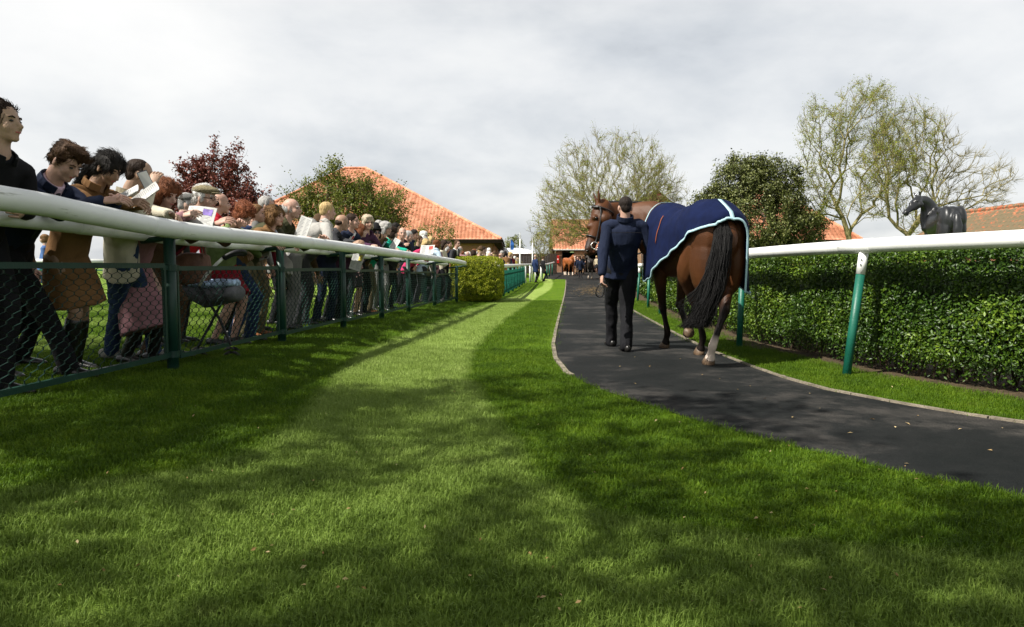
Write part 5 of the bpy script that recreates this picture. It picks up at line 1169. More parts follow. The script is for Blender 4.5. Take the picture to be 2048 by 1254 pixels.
def skin(n):
    m = mat('skin_' + n, SK[n], .5, .10, 9, .15, 120, spec=.3); b = m.node_tree.nodes['Principled BSDF']; b.inputs['Subsurface Weight'].default_value = .08; b.inputs['Subsurface Radius'].default_value = (.02, .008, .004); return m
M_SHOE = mat('black_shoe', (.012, .011, .010), .35, .3, 20, .1, 60, spec=.5); M_SHOEB = mat('tan_shoe', (.20, .08, .03), .4, .3, 20, spec=.4); M_SHOEG = mat('grey_shoe', (.25, .24, .21), .7, .2, 20)
M_GLASS = mat('dark_lens', (.008, .008, .010), .1, .1, 5, spec=.8); M_LIP = mat('lips', (.34, .10, .09), .5, .1, 10); M_EYEW = mat('eye_white', (.55, .52, .50), .3, .05, 10)
M_PAPER = mat('printed_paper', (.50, .50, .48), .7, .05, 10); M_PRINT = mat('grey_print', (.30, .30, .31), .8, .4, 60); M_PRINTC = mat('colour_print', (.20, .14, .40), .8, .4, 20); M_PRINTY = mat('yellow_print', (.6, .5, .12), .8, .3, 20)
Zv = V((0, 0, 1)); KD = .86
def dpl(px, off):      # depth at which the sight line through px meets the plane off metres to the track side of the posts
    d = rayd(px, 500); return (_fa + off) / (d.x / d.y - _fb)
def ik(a, b, l1, l2, pole):
    d = b - a; L_ = d.length; mx_ = (l1 + l2) * .999
    if L_ > mx_: b = a + d * (mx_ / L_); d = b - a; L_ = mx_
    u = d.normalized(); p = pole - u * pole.dot(u); p = p.normalized() if p.length > 1e-5 else V((1, 0, 0)); x = (L_ * L_ + l1 * l1 - l2 * l2) / (2 * L_); h = math.sqrt(max(0, l1 * l1 - x * x)); return a + u * x + p * h, b
def frame(f, u):
    f = f.normalized(); l = u.cross(f).normalized(); u = f.cross(l); return Matrix(((f.x, l.x, u.x), (f.y, l.y, u.y), (f.z, l.z, u.z)))
def head_shapes(m, c, M, s, neck_to, female=False, fat=0):
    def E(p, r): m.ell(c + M @ (V(p) * s), tuple(x * s for x in r), M)
    j = .9 if female else 1.0
    E((-.014, 0, .034), (.098, .077, .088)); E((.030, 0, -.018), (.056, .060 + fat, .086)); E((.028, 0, -.068), (.052 * j, .050 * j + fat, .042)); E((.063, 0, -.095), (.024, .024 * j, .019)); E((.048, .036, -.03), (.034, .026 + fat, .034)); E((.048, -.036, -.03), (.034, .026 + fat, .034))
    E((.066, 0, .024), (.026, .052, .012)); E((.078, 0, -.058), (.017, .023, .017)); E((-.01, .079, -.014), (.019, .009, .032)); E((-.01, -.079, -.014), (.019, .009, .032))
    m.limb([(c + M @ (V(a) * s), r * s, r * s) for a, r in (((.080, 0, .012), .009), ((.098, 0, -.012), .011), ((.112, 0, -.030), .014), ((.095, 0, -.040), .013))], M @ V((0, 1, 0)), 10)
    m.limb([(c + M @ (V((-.022, 0, -.03)) * s), .056 * s * j, .060 * s), (c.lerp(neck_to, .6) + M @ V((-.012, 0, 0)) * s, .054 * s * j, .058 * s), (neck_to, .066 * s, .062 * s)], M @ V((0, 1, 0)), 12)
def hand(m, wrist, d, palmn, s, curl=.5, left=1):
    """five separate fingers; d: direction of the hand, palmn: where the palm looks"""
    d = d.normalized(); n = (palmn - d * palmn.dot(d)); n = n.normalized() if n.length > 1e-4 else d.orthogonal().normalized(); sd = d.cross(n) * left
    m.limb([(wrist - d * .02 * s, .026 * s, .019 * s), (wrist + d * .03 * s, .036 * s, .016 * s), (wrist + d * .085 * s, .040 * s, .013 * s)], sd, 10)
    for k, (o, l) in enumerate(((-.030, .068), (-.010, .078), (.011, .073), (.030, .057))):
        p = wrist + d * .083 * s + sd * o * s; a = curl * .8; pts = [p]; dr = d.copy()
        for q in (.45, .32, .23): dr = (dr * math.cos(a) + n * math.sin(a)).normalized(); n2 = n; pts.append(pts[-1] + dr * l * q * s); dr = (dr * 1.0).normalized()
        m.tube(pts, [.0088 * s, .0082 * s, .0075 * s, .0055 * s], 6, True)
    p = wrist + d * .025 * s - sd * .032 * s; dr = (d * .75 - sd * .6 + n * .35 * (curl + .4)).normalized(); m.tube([p, p + dr * .035 * s, p + dr * .035 * s + (dr + n * .3 + d * .3).normalized() * .03 * s], [.011 * s, .0098 * s, .007 * s], 6, True)
def person(label, head, yaw=0., hyaw=None, hpitch=0., s=1.0, lean=.22, feet=None, top='navy', low='trousers', lowc='black', hair='short', hairc='brown', sk='pale', vox=.012, female=False, hands=None, neckf=.35, hem=.16, coat=False, fat=0., shirt=None, tie=None, hat=None, glasses=None, shoes=None, stance=.16, group=None, ext='', roll=0., legs=None, collar=True, origin=False, hcurl=.6, sleeve=.052, hdisp=.010, flare=.02, detail=True, extra=None, dsp=.015, left=True, hoff=-.15, nl=.195, ffo=-.66, row=True):
    """head: (px, py, depth) of the middle of the head, or a Vector"""
    if not isinstance(head, V) and left: head = (head[0], head[1], max(head[2] * KD, dpl(head[0], hoff)))
    Hc = head if isinstance(head, V) else PX(*head)
    f = V((math.cos(yaw), math.sin(yaw), 0)); l = Zv.cross(f); hy = yaw if hyaw is None else hyaw
    hf = V((math.cos(hy) * math.cos(hpitch), math.sin(hy) * math.cos(hpitch), -math.sin(hpitch))); hl = Zv.cross(V((math.cos(hy), math.sin(hy), 0))); hu = hf.cross(hl); 
    if roll: hu = (hu * math.cos(roll) + hl * math.sin(roll)).normalized()
    HMx = frame(hf, hu) * .925
    gd = (lambda y, x=None: 0.0) if origin else gz
    if feet is None:
        fm = V((Hc.x - f.x * lean, Hc.y - f.y * lean, 0))
        if left and not origin: fm.x = min(fm.x, FENCE(fm.y) + ffo)
        fm.z = gd(fm.y, fm.x)
    else:
        fm = V(feet)
        if not left and not origin and lean < .06: s = (Hc.z - fm.z) / 1.60
    Ht = 1.74 * s; Nk = Hc - (Zv * .80 + f * neckf + hu * .15).normalized() * nl * s
    P = V((fm.x, fm.y, fm.z + .93 * s)); Ls = .56 * s
    for _ in range(6):
        P = Nk + (P - Nk).normalized() * Ls; v = P - V((fm.x, fm.y, fm.z)); mxl = .925 * s
        if v.length > mxl: P = V(fm) + v.normalized() * mxl
    P = Nk + (P - Nk).normalized() * Ls; t = (Nk - P).normalized(); nb = l.cross(t).normalized()  # towards the back is -nb x
    if nb.dot(f) < 0: nb = -nb
    root = empty('person', V((fm.x, fm.y, fm.z)), label, 'person', group)
    shw = (.165 if female else .188) * s + fat * .4
    bend = nb * (-.035 * s)
    Cs = P.lerp(Nk, .62) + bend * (1 if lean > .3 else .4)
    sh = [Nk - t * .055 * s + l * shw * sg + bend * .2 for sg in (1, -1)]
    hp = [P + l * .085 * s * sg for sg in (1, -1)]
    if legs is None:
        an = [V(fm) + l * stance * .5 * sg * s + f * (.06 * sg) + Zv * .085 * s for sg in (1, -1)]
    else: an = [V(q) + Zv * .085 * s for q in legs]
    kn = []; 
    for i in (0, 1): sl_ = min(max(.43 * s, (an[i] - hp[i]).length * .504), .48 * s); k, a = ik(hp[i], an[i], sl_, sl_, f); kn.append(k); an[i] = a
    # arms
    el = []; wr = []; hd = []
    for i, sg in enumerate((1, -1)):
        tgt = hands[i] if hands and i < len(hands) and hands[i] is not None else None
        if tgt is None and left and not origin and row: yy_ = sh[i].y + rnd.uniform(-.06, .06) - sg * .05; xx_ = FENCE(yy_) - .16 + rnd.uniform(-.03, .06); tgt = V((xx_, yy_, gz(yy_, xx_) + 1.11))
        if tgt is None: tgt = sh[i] + V((0, 0, -.52 * s)) + f * .07 * s + l * .05 * sg * s
        e, w_ = ik(sh[i], V(tgt), .29 * s, .255 * s, -Zv * 1.0 + l * sg * .45 - f * .25); el.append(e); wr.append(w_); hd.append((w_ - e).normalized())
    # the figure itself
    m = MB(); head_shapes(m, Hc, HMx, s, Nk, female, fat * .12); q = .80
    m.limb([(P - t * .08 * s, .13 * s, .09 * s), (P, .135 * s, .095 * s), (P.lerp(Nk, .4) + bend * .6, .11 * s + fat * .6, .08 * s), (P.lerp(Nk, .75) + bend * .5, .135 * s, .085 * s), (P.lerp(Nk, .93), .12 * s, .06 * s), (Nk, .06 * s, .055 * s)], l, 14)
    for i in (0, 1):
        m.limb([(sh[i], .042 * s, .042 * s), (el[i], .034 * s, .034 * s), (wr[i].lerp(el[i], .6), .033 * s, .033 * s), (wr[i], .025 * s, .022 * s)], nb, 10)
        m.limb([(Nk - t * .05 * s, .05 * s, .05 * s), (sh[i], .045 * s, .045 * s)], nb, 10)
        m.limb([(hp[i], .08 * s, .085 * s), (hp[i].lerp(kn[i], .5), .068 * s, .074 * s), (kn[i], .048 * s, .052 * s), (kn[i].lerp(an[i], .3), .047 * s, .054 * s), (an[i].lerp(kn[i], .15), .032 * s, .036 * s), (an[i], .032 * s, .036 * s)], l, 12)
    body = remesh(m, vox, 2, dec=.40 if vox < .0105 else .32); hm = MB()
    for i, sg in enumerate((1, -1)): hand(hm, wr[i] + hd[i] * .01 * s, (hd[i] * .8 + (V((0, 0, -.1)))).normalized(), (-l * sg * .6 - Zv * .6 if hands and len(hands) > i and hands[i] is not None else -l * sg), s * (.92 if female else 1), hcurl, sg)
    for i in (0, 1): hm.ell(an[i] - Zv * .04 * s + f * .02, (.05 * s, .035 * s, .03 * s))
    bm = bmesh.new(); bm.from_mesh(body); hme = mesh_from(hm, 'h', True); bm.from_mesh(hme); bm.to_mesh(body); bm.free(); body.shade_smooth()
    ob = obj('body', body, skin(sk), root)
    # hair
    if hair != 'none':
        m = MB()
        def E(p, r): m.ell(Hc + HMx @ (V(p) * s), tuple(x * s for x in r), HMx)
        if hair in ('short', 'quiff', 'crop'):
            k = -.003 if hair == 'crop' else .002
            E((-.024, 0, .046), (.098 + k, .083 + k, .086 + k)); E((-.060, 0, -.005), (.058 + k, .066 + k, .066))
            E((.004, .072, .012), (.016, .014, .030)); E((.004, -.072, .012), (.016, .014, .030))
            if hair == 'quiff': E((.045, 0, .100), (.058, .060, .032)); E((.0, 0, .110), (.08, .064, .026)); E((.085, .01, .085), (.025, .045, .025))
        elif hair == 'bald': E((-.040, 0, -.004), (.074, .083, .044)); E((-.062, 0, .0), (.052, .066, .060))
        elif hair in ('bob', 'long', 'curly', 'pony', 'bun', 'updo'):
            E((-.022, 0, .048), (.108, .092, .092)); E((-.055, 0, -.02), (.070, .082, .085)); E((.030, .062, .045), (.055, .030, .052)); E((.030, -.062, .045), (.055, .030, .052))
            if hair == 'curly': E((-.02, 0, .07), (.115, .10, .085)); E((.05, 0, .095), (.055, .075, .035))
            if hair in ('bob', 'long', 'curly'): E((-.015, .078, -.035), (.055, .026, .075)); E((-.015, -.078, -.035), (.055, .026, .075))
            if hair == 'long':
                dn = -Zv * .75 - f * .1
                for (y_, k) in ((.07, 1), (-.07, 1), (0, 1.1)):
                    a = Hc + HMx @ (V((-.045, y_, -.04)) * s); m.limb([(a, .045 * s, .04 * s), (a + dn * .13 * s, .05 * s, .038 * s), (a + dn * .25 * s * k + f * .01, .035 * s, .022 * s), (a + dn * .33 * s * k, .014 * s, .01 * s)], l, 10)
            if hair == 'pony':
                a = Hc + HMx @ (V((-.10, 0, .05)) * s); b = Nk - f * .10 * s + Zv * .04; m.limb([(a, .03 * s, .03 * s), (a.lerp(b, .4) - f * .04 * s, .042 * s, .04 * s), (b, .05 * s, .04 * s), (b - f * .06 * s - Zv * .12 * s, .03 * s, .02 * s)], l, 10)
            if hair in ('bun', 'updo'): E((-.105, 0, .055), (.042, .042, .042))
        hm_ = remesh(m, max(.006, vox * .75), 2, disp=hdisp if hair != 'crop' else .003, dscale=34 if hair in ('quiff', 'curly') else 24, seed=Hc.x * 3)
        ho_ = obj('hair', hm_, hair_mat(hairc), root)
        if vox < .0105 and hair != 'crop':
            hr_ = random.Random(int(abs(Hc.x) * 1000)); n_ = len(hm_.vertices); base = wloc(root); q = MB(); cnt = 0; back = -(HMx @ V((1, 0, 0)))
            down = (HMx @ V((-.35, 0, -.8))); 
            for _k in range(1500):
                v = hm_.vertices[hr_.randrange(n_)]; p = V(v.co) + base; n = V(v.normal); rel = HMx.inverted() @ (p - Hc)
                c_ = (down if rel.z < .06 * s else HMx @ V((-.8, rel.y * 3, .05))) if hair != 'quiff' or rel.x < -.02 else HMx @ V((.6, rel.y * 2, .6))
                t_ = (c_ - n * c_.dot(n)); 
                if t_.length < .05: continue
                t_.normalize(); ln = hr_.uniform(.02, .05) * (1.6 if hair in ('long', 'pony', 'bob') else 1); w_ = V((hr_.gauss(0, .25), hr_.gauss(0, .25), hr_.gauss(0, .25)))
                q.tube([p - n * .003, p + t_ * ln * .5 + n * .005 + w_ * .002, p + t_ * ln + n * hr_.uniform(-.002, .004) + w_ * .007], [.0017, .0014, .0005], 3); cnt += 1
            obj('strands', q, hair_mat(hairc), ho_, kind='stuff')
    # face details
    if detail:
        for sg in (1, -1):
            m = MB(); m.ell(Hc + HMx @ (V((.0775, .031 * sg, .003)) * s), (.010 * s, .014 * s, .0065 * s), HMx, 7); obj('eye', m, M_EYE if abs(hpitch) > .25 else M_EYE, root, smooth=True)
            m = MB(); m.tube([Hc + HMx @ (V(p) * s) for p in ((.088, .016 * sg, .022), (.087, .032 * sg, .027), (.075, .050 * sg, .022))], [.0045 * s, .0045 * s, .003 * s], 5); obj('eyebrow', m, hair_mat(hairc if hair != 'none' else 'grey'), root)
        m = MB(); m.ell(Hc + HMx @ (V((.088, 0, -.060)) * s), (.009 * s, .021 * s, .006 * s), HMx, 7); obj('lips', m, M_LIP, root, smooth=True)
    if glasses:
        m = MB()
        for sg in (1, -1):
            c = Hc + HMx @ (V((.098, .033 * sg, .002)) * s); a, b = HMx @ V((0, 1, 0)), HMx @ V((0, 0, 1))
            if glasses == 'sun': m.ell(c, (.006 * s, .028 * s, .022 * s), HMx, 8)
            else: m.tube([c + a * .025 * s * math.cos(x) + b * .018 * s * math.sin(x) for x in np.linspace(0, 6.283, 13)], .0018 * s, 4)
            m.tube([c + a * sg * .026 * s, Hc + HMx @ (V((.0, .083 * sg, .008)) * s)], .0022 * s, 4)
        obj('glasses', m, M_GLASS, root)
    # top
    m = MB(); F2 = fat; he = hem * s
    dwn = (-t * .5 - Zv * .5).normalized() if not coat else -Zv
    if coat:
        rs_ = [(P - Zv * (he + .02) , .168 * s + flare, .15 * s + flare), (P - Zv * he * .55, .168 * s + flare * .5, .145 * s + flare * .5)]
        kk = (kn[0] + kn[1]) / 2; rs_ = [(V((P.x * (1 - u) + kk.x * u, P.y * (1 - u) + kk.y * u, P.z - he * w_)), a, b) for (_, a, b), u, w_ in zip(rs_, (.75, .4), (1, .55))]
    else: rs_ = [(P + dwn * he, .165 * s + F2 + flare, .125 * s + F2)]
    rs_ += [(P, .163 * s + F2, .122 * s + F2), (P.lerp(Nk, .32) + bend * .7, .146 * s + F2 * 1.1, .112 * s + F2 * 1.2), (P.lerp(Nk, .62) + bend, (.160 if female else .178) * s + F2 * .6, .122 * s + F2 * .5), (P.lerp(Nk, .86) + bend * .6, (.15 if female else .175) * s, .098 * s), (Nk - t * .012, .085 * s, .070 * s), (Nk + t * .035 * s, .062 * s, .060 * s)]
    m.limb(rs_, l, 20, round_ends=False)
    for i in (0, 1):
        e0 = wr[i].lerp(el[i], .08); sl = sleeve * s
        m.limb([(Nk - t * .045 * s, .06 * s, .065 * s), (sh[i].lerp(Nk, .25), .066 * s, .062 * s), (sh[i], .066 * s, .064 * s), (sh[i].lerp(el[i], .3), .060 * s, .060 * s)], nb, 12)
        m.limb([(sh[i], .064 * s, .064 * s), (sh[i].lerp(el[i], .5), .058 * s, .058 * s), (el[i], sl, sl), (el[i].lerp(wr[i], .5), sl * .88, sl * .88), (e0, sl * .74, sl * .74)], nb, 12)
    tm = remesh(m, vox * 1.05, 3, disp=dsp, dscale=8.5, seed=Hc.y + Hc.x)
    to = obj('coat' if coat else 'jacket', tm, C_(top), root)
    if collar and vox < .016:
        m = MB(); k = 14; cr_ = [Nk + t * .03 * s + (l * math.cos(a) * .074 + nb * math.sin(a) * .070) * s for a in np.linspace(-4.3, 1.15, k)]; c2 = [p + t * .035 * s + (p - Nk).normalized() * .004 for p in cr_]
        for p, q_ in zip(cr_, c2): m.limb
        rs2 = [[p - t * .02 * s, q_, q_ + (q_ - Nk - t * .06 * s).normalized() * .012 * s, p + (p - Nk).normalized() * .022 * s - t * .02 * s] for p, q_ in zip(cr_, c2)]; m.rings(rs2); obj('collar', m, C_(top), to)
    if shirt:
        m = MB(); a = Nk + t * .04 * s + nb * .055 * s; b = P.lerp(Nk, .60) + bend + nb * (.118 * s + F2 * .5); m.limb([(a, .036 * s, .02 * s), (a.lerp(b, .5) + nb * .014 * s, .042 * s, .012 * s), (b, .008 * s, .006 * s)], l, 10); obj('shirt', m, C_(shirt), root, smooth=True)
        m = MB(); m.tube([Nk + t * .045 * s + (l * math.cos(a_) * .060 + nb * math.sin(a_) * .060) * s for a_ in np.linspace(0, 6.283, 15)], .014 * s, 6); obj('shirt_collar', m, C_(shirt), root, smooth=True)
    if tie:
        m = MB(); a = Nk + t * .02 * s + nb * .076 * s; b = P.lerp(Nk, .40) + nb * .13 * s; m.limb([(a, .016 * s, .010 * s), (a.lerp(b, .15), .013 * s, .010 * s), (a.lerp(b, .5) + nb * .012 * s, .022 * s, .010 * s), (b, .024 * s, .008 * s)], l, 8); obj('tie', m, C_(tie), root, smooth=True)
    # bottom
    if low in ('trousers', 'jeans', 'wide'):
        m = MB(); w = {'trousers': 1.0, 'jeans': .92, 'wide': 1.18}[low]
        m.limb([(P + t * .10 * s, .142 * s, .108 * s), (P, .156 * s + F2 * .6, .116 * s + F2 * .5), (P - Zv * .07 * s, .150 * s, .112 * s)], l, 16)
        for i in (0, 1): m.limb([(hp[i], .088 * s * w, .098 * s * w), (hp[i].lerp(kn[i], .5), .080 * s * w, .090 * s * w), (kn[i], .064 * s * w, .070 * s * w), (kn[i].lerp(an[i], .5), .058 * s * w, .064 * s * w), (an[i] - Zv * .03 * s, .055 * s * w, .064 * s * w)], l, 14)
        obj('trousers', remesh(m, vox * 1.05, 2, disp=dsp * 1.1, dscale=9, seed=Hc.x), C_(lowc), root)
    elif low in ('skirt', 'dress'):
        m = MB(); kk = (kn[0] + kn[1]) / 2; m.limb([(P + t * .1 * s, .13 * s, .10 * s), (P, .165 * s + F2, .125 * s + F2), (P.lerp(kk, .5), .175 * s, .14 * s), (P.lerp(kk, .95), .185 * s, .15 * s)], l, 18, False); obj('skirt', remesh(m, vox * 1.1, 2, disp=dsp, dscale=10), C_(lowc), root)
    elif low == 'boots':
        m = MB()
        for i in (0, 1): m = MB(); m.limb([(kn[i].lerp(an[i], .16), .056 * s, .060 * s), (kn[i].lerp(an[i], .4), .054 * s, .060 * s), (an[i], .040 * s, .046 * s)], l, 12); obj('boot', m, M_SHOE, root, smooth=True)
    for i in (0, 1):
        sm = shoes or M_SHOE; a = an[i] - Zv * .085 * s; ft = (f if legs is None else ((f + (V(legs[i]) - V(fm)).normalized() * .0))).normalized()
        if extra and 'toe' in extra: ft = extra['toe']
        sd = Zv.cross(ft).normalized(); m = MB(); b = a + Zv * .0
        m.limb([(b - ft * .07 * s + Zv * .045 * s, .032 * s, .040 * s), (b + Zv * .05 * s, .038 * s, .048 * s), (b + ft * .08 * s + Zv * .036 * s, .043 * s, .034 * s), (b + ft * .16 * s + Zv * .028 * s, .040 * s, .024 * s), (b + ft * .195 * s + Zv * .022 * s, .022 * s, .016 * s)], sd, 12)
        so = obj('shoe', m, sm, root, smooth=True)
    if hat == 'flatcap' or hat == 'greycap':
        m = MB(); cm = mat('tweed_cap' if hat == 'flatcap' else 'grey_tweed_cap', (.20, .17, .10) if hat == 'flatcap' else (.13, .13, .125), .95, .35, 60, .6, 200)
        m.ell(Hc + HMx @ (V((-.010, 0, .075)) * s), (.118 * s, .100 * s, .052 * s), HMx, 14); m.ell(Hc + HMx @ (V((.035, 0, .078)) * s), (.090 * s, .088 * s, .036 * s), HMx, 12); hm_ = remesh(m, .007, 2, disp=.004, dscale=20); ho = obj('flat_cap', hm_, cm, root)
        m = MB(); m.ell(Hc + HMx @ (V((.105, 0, .055)) * s), (.045 * s, .065 * s, .008 * s), HMx, 10); obj('peak', m, cm, ho, smooth=True)
    if hat in ('brim', 'trilby', 'straw'):
        cm = {'brim': C_('black'), 'trilby': C_('brown'), 'straw': C_('cream')}[hat]; m = MB(); k = 1.0 if hat != 'trilby' else .78
        c0 = Hc + HMx @ (V((-.012, 0, .07)) * s); m.limb([(c0 + HMx @ V((0, 0, .00)) * s, .088 * s, .102 * s), (c0 + HMx @ V((0, 0, .055)) * s, .083 * s, .096 * s), (c0 + HMx @ V((0, 0, .085)) * s, .060 * s, .075 * s)], HMx @ V((0, 1, 0)), 16); ho = obj('hat', m, cm, root, smooth=True)
        m = MB(); m.ell(c0 + HMx @ V((0, 0, .008)) * s, (.175 * s * k, .155 * s * k, .012 * s), HMx, 10); obj('brim', m, cm, ho, smooth=True)
    return root, dict(P=P, N=Nk, wr=wr, sh=sh, el=el, f=f, l=l, Hc=Hc, HM=HMx, an=an, kn=kn)
def paper(label, c, w, h, nrm, up, name='racecard', cat='racecard', fold=.3, printc=None, thick=.002, sheets=2):
    """a small printed booklet or sheet, slightly bent, with printed blocks"""
    r = empty(name, c, label, cat); n = nrm.normalized(); u = (up - n * up.dot(n)).normalized(); sx = u.cross(n)
    def pt(a, b, o=0): return c + sx * a * w + u * b * h + n * (o + fold * w * (a * a) * 1.2)
    for q in range(sheets):
        m = MB(); K = 8
        for i in range(K + 1):
            for b in (-.5, .5): m.v.append(tuple(pt(i / K - .5, b, -q * .004)))
        for i in range(K + 1):
            for b in (-.5, .5): m.v.append(tuple(pt(i / K - .5, b, -q * .004 - thick)))
        o = 2 * (K + 1)
        for i in range(K): a = 2 * i; m.f += [(a, a + 2, a + 3, a + 1), (o + a, o + a + 1, o + a + 3, o + a + 2), (a, a + 1 + o - 1, a + 2 + o, a + 2), (a + 1, a + 3, a + 3 + o, a + 1 + o)]
        m.f += [(0, 1, o + 1, o), (2 * K, o + 2 * K, o + 2 * K + 1, 2 * K + 1)]
        po = obj('page', m, M_PAPER, r)
        if q == 0: first = po
    m = MB()
    for side in (.0015, -.0015 - sheets * .004):
        for (x0, x1) in ((-.42, -.06), (.06, .42)):
            for j in range(13):
                b = .42 - j * .065; m.add([pt(x0, b, side), pt(x1 - .06 * (j % 3), b, side), pt(x1 - .06 * (j % 3), b - .022, side), pt(x0, b - .022, side)], [(0, 1, 2, 3)])
    obj('text_lines', m, M_PRINT, first, kind='stuff')
    if printc:
        m = MB(); m.add([pt(.08, .38, .0025), pt(.40, .38, .0025), pt(.40, .05, .0025), pt(.08, .05, .0025)], [(0, 1, 2, 3)]); obj('advert', m, printc, first)
    return r
def person_away(*a, **k): return person(*a, left=False, **k)
d2 = lambda px, py, d: PX(px, py, dpl(px, .16)); d3 = lambda px, py, d: PX(px, py, d)
NV_ = .0095; FY = R(-6)
def gpt(x, y): return V((x, y, gz(y, x)))
def gk(x, y): x, y = x * KD, y * KD; x = min(x, FENCE(y) - .5); return V((x, y, gz(y, x)))
# -- nearest group, left edge to the green post
person('tall man with wet dark hair at the left edge, in black jacket, looking right', (6, 246, 4.25), FY, hyaw=R(-4), hpitch=-.05, s=1.05, feet=gk(-3.75, 4.9), top='black', lowc='black', hair='short', hairc='darkbrown', sk='olive', vox=NV_, hands=[None, d2(-10, 400, 4.35)], neckf=.2, hdisp=.012)
_, k = person('young man in navy suit bent over the rail reading a racecard, brown quiff', (134, 325, 4.75), R(-10), hyaw=R(-14), hpitch=.62, s=1.03, feet=gk(-4.05, 5.5), legs=[gk(-4.25, 5.75), gk(-3.68, 5.80)], top='navy', lowc='black', hair='quiff', hairc='brown', sk='pink', vox=NV_, hands=[d2(232, 404, 5.0), d2(208, 402, 4.75)], neckf=.75, shirt='pinkshirt', tie='charcoal', hem=.20, hcurl=.75, hdisp=.016)
paper('open racecard in the hands of the young man in the navy suit', d2(250, 392, 4.86), .13, .19, V((-.35, -.55, .75)), V((.8, .1, .5)), fold=.25)
_, k = person('woman with long dark hair in camel coat and tall black boots leaning on the rail', (218, 338, 5.05), R(-12), hyaw=R(-18), hpitch=.55, s=.97, feet=gk(-3.70, 5.85), legs=[gk(-3.95, 6.3), gk(-3.76, 5.85)], top='camel', low='boots', hair='pony', hairc='black', sk='tan', vox=NV_, female=True, coat=True, hem=.36, hands=[d2(285, 410, 5.25), d2(256, 405, 5.05)], neckf=.8, flare=.05, hcurl=.75)
paper('rolled newspaper page held by the woman in the camel coat', d2(292, 392, 5.12), .11, .21, V((-.3, -.7, .5)), V((.75, .05, .6)), fold=.5)
_, k = person('young man in pale jacket and blue jeans holding a phone to his ear', (282, 350, 5.75), R(15), hyaw=R(25), hpitch=.05, s=1.0, feet=gk(-3.95, 6.9), legs=[gk(-3.55, 7.0), gk(-3.98, 6.9)], top='cream', low='jeans', lowc='jeans', hair='crop', hairc='darkbrown', sk='olive', vox=NV_, hands=[d2(345, 430, 6.1), PX(303, 372, dpl(303, .05))], neckf=.5, shoes=M_SHOEG, hcurl=.5)
r = empty('phone', d2(293, 362, 5.45), 'black phone with pale screen held to the ear by the young man', 'phone'); m = MB(); c = PX(292, 361, dpl(292, .05)); Rm = frame(V((.5, -.85, .1)), V((-.45, 0, .9))); m.box(c, (.004, .035, .07), Rm); o = obj('phone_case', m, M_GLASS, r); m = MB(); m.box(c + Rm @ V((.0055, 0, 0)), (.0012, .031, .062), Rm); obj('screen', m, M_PAPER, o)
_, k = person('woman with auburn hair in a long dusty pink coat reading a racecard', (334, 388, 6.05), R(-14), hyaw=R(-22), hpitch=.42, s=.97, feet=gk(-3.55, 6.75), top='pink', low='boots', lowc='black', hair='long', hairc='auburn', sk='pale', vox=NV_, female=True, coat=True, hem=.56, hands=[d2(382, 428, 6.2), d2(368, 431, 6.0)], neckf=.5, flare=.06, shirt='pink')
paper('racecard with purple advert in the hands of the woman in pink', d2(399, 431, 6.1), .24, .16, V((-.1, -.9, .35)), V((.1, 0, 1)), fold=-.2, printc=M_PRINTC)
r = empty('handbag', d2(388, 535, 6.7), 'brown leather handbag hanging from the arm of the woman in pink', 'bag'); m = MB(); c = PX(386, 535, dpl(386, -.32)); m.limb([(c + V((0, 0, .10)), .15, .045), (c, .16, .07), (c - V((0, 0, .12)), .15, .065)], V((.9, .3, 0)), 16); hb = obj('bag_body', remesh(m, .012, 2, disp=.006, dscale=12), mat('bag_leather', (.14, .07, .045), .5, .3, 12, .3, 60), r)
for q in (-.03, .03): m = MB(); m.tube([V(x) for x in smooth_path([tuple(c + V(p)) for p in ((-.11, q, .09), (-.07, q, .30), (0, q, .38), (.07, q, .30), (.11, q, .09))], 4)], .008, 6); obj('strap', m, mat('bag_leather', (.14, .07, .045), .5), hb)
person('person in a grey tweed cap behind the man in the tan cap', (378, 410, 7.6), R(10), s=.95, lean=.1, top='charcoal', hair='short', hairc='grey', vox=.012, hat='greycap', detail=False, hoff=-.62, ffo=-1.1, row=False)
_, k = person('elderly man in tan tweed flat cap and brown jacket with white sideburns', (411, 397, 6.75), R(-6), hyaw=R(-8), hpitch=.08, s=1.02, feet=gk(-3.4, 7.1), top='brown', lowc='brown', hair='short', hairc='white', sk='pink', vox=NV_, hands=[d2(475, 452, 7.0), d2(432, 448, 6.8)], neckf=.4, shirt='pinkshirt', tie='maroon', hat='flatcap', glasses='clear', fat=.02)
_, k = person('bald man in bright red jumper turned away behind the green coated woman', (441, 407, 7.9), R(35), hyaw=R(30), s=1.0, lean=.15, top='red', lowc='charcoal', hair='bald', hairc='darkbrown', sk='pink', vox=.011, fat=.02, hoff=-.62, ffo=-1.1, row=False)
_, k = person('woman with short red brown hair in green jacket and red skirt, head bowed', (487, 431, 7.45), R(-10), hyaw=R(-20), hpitch=.55, s=.98, feet=gk(-3.45, 8.45), top='green', low='skirt', lowc='darkred', hair='curly', hairc='red', sk='pink', vox=NV_, female=True, hands=[PX(520, 512, dpl(520, -.3)), PX(503, 512, dpl(503, -.3))], neckf=.7, glasses='clear', hem=.2, fat=.03)
paper('dark covered booklet held under the rail by the woman in green', PX(529, 513, dpl(529, -.26)), .14, .10, V((-.2, -.5, .8)), V((1, 0, .3)), fold=.1, printc=M_GLASS)
person('grey haired person half hidden behind the woman with raised sunglasses', (535, 411, 8.9), R(5), s=.98, lean=.1, top='grey', hair='short', hairc='grey', sk='pink', vox=.012, glasses='clear', hoff=-.62, ffo=-1.1, row=False)
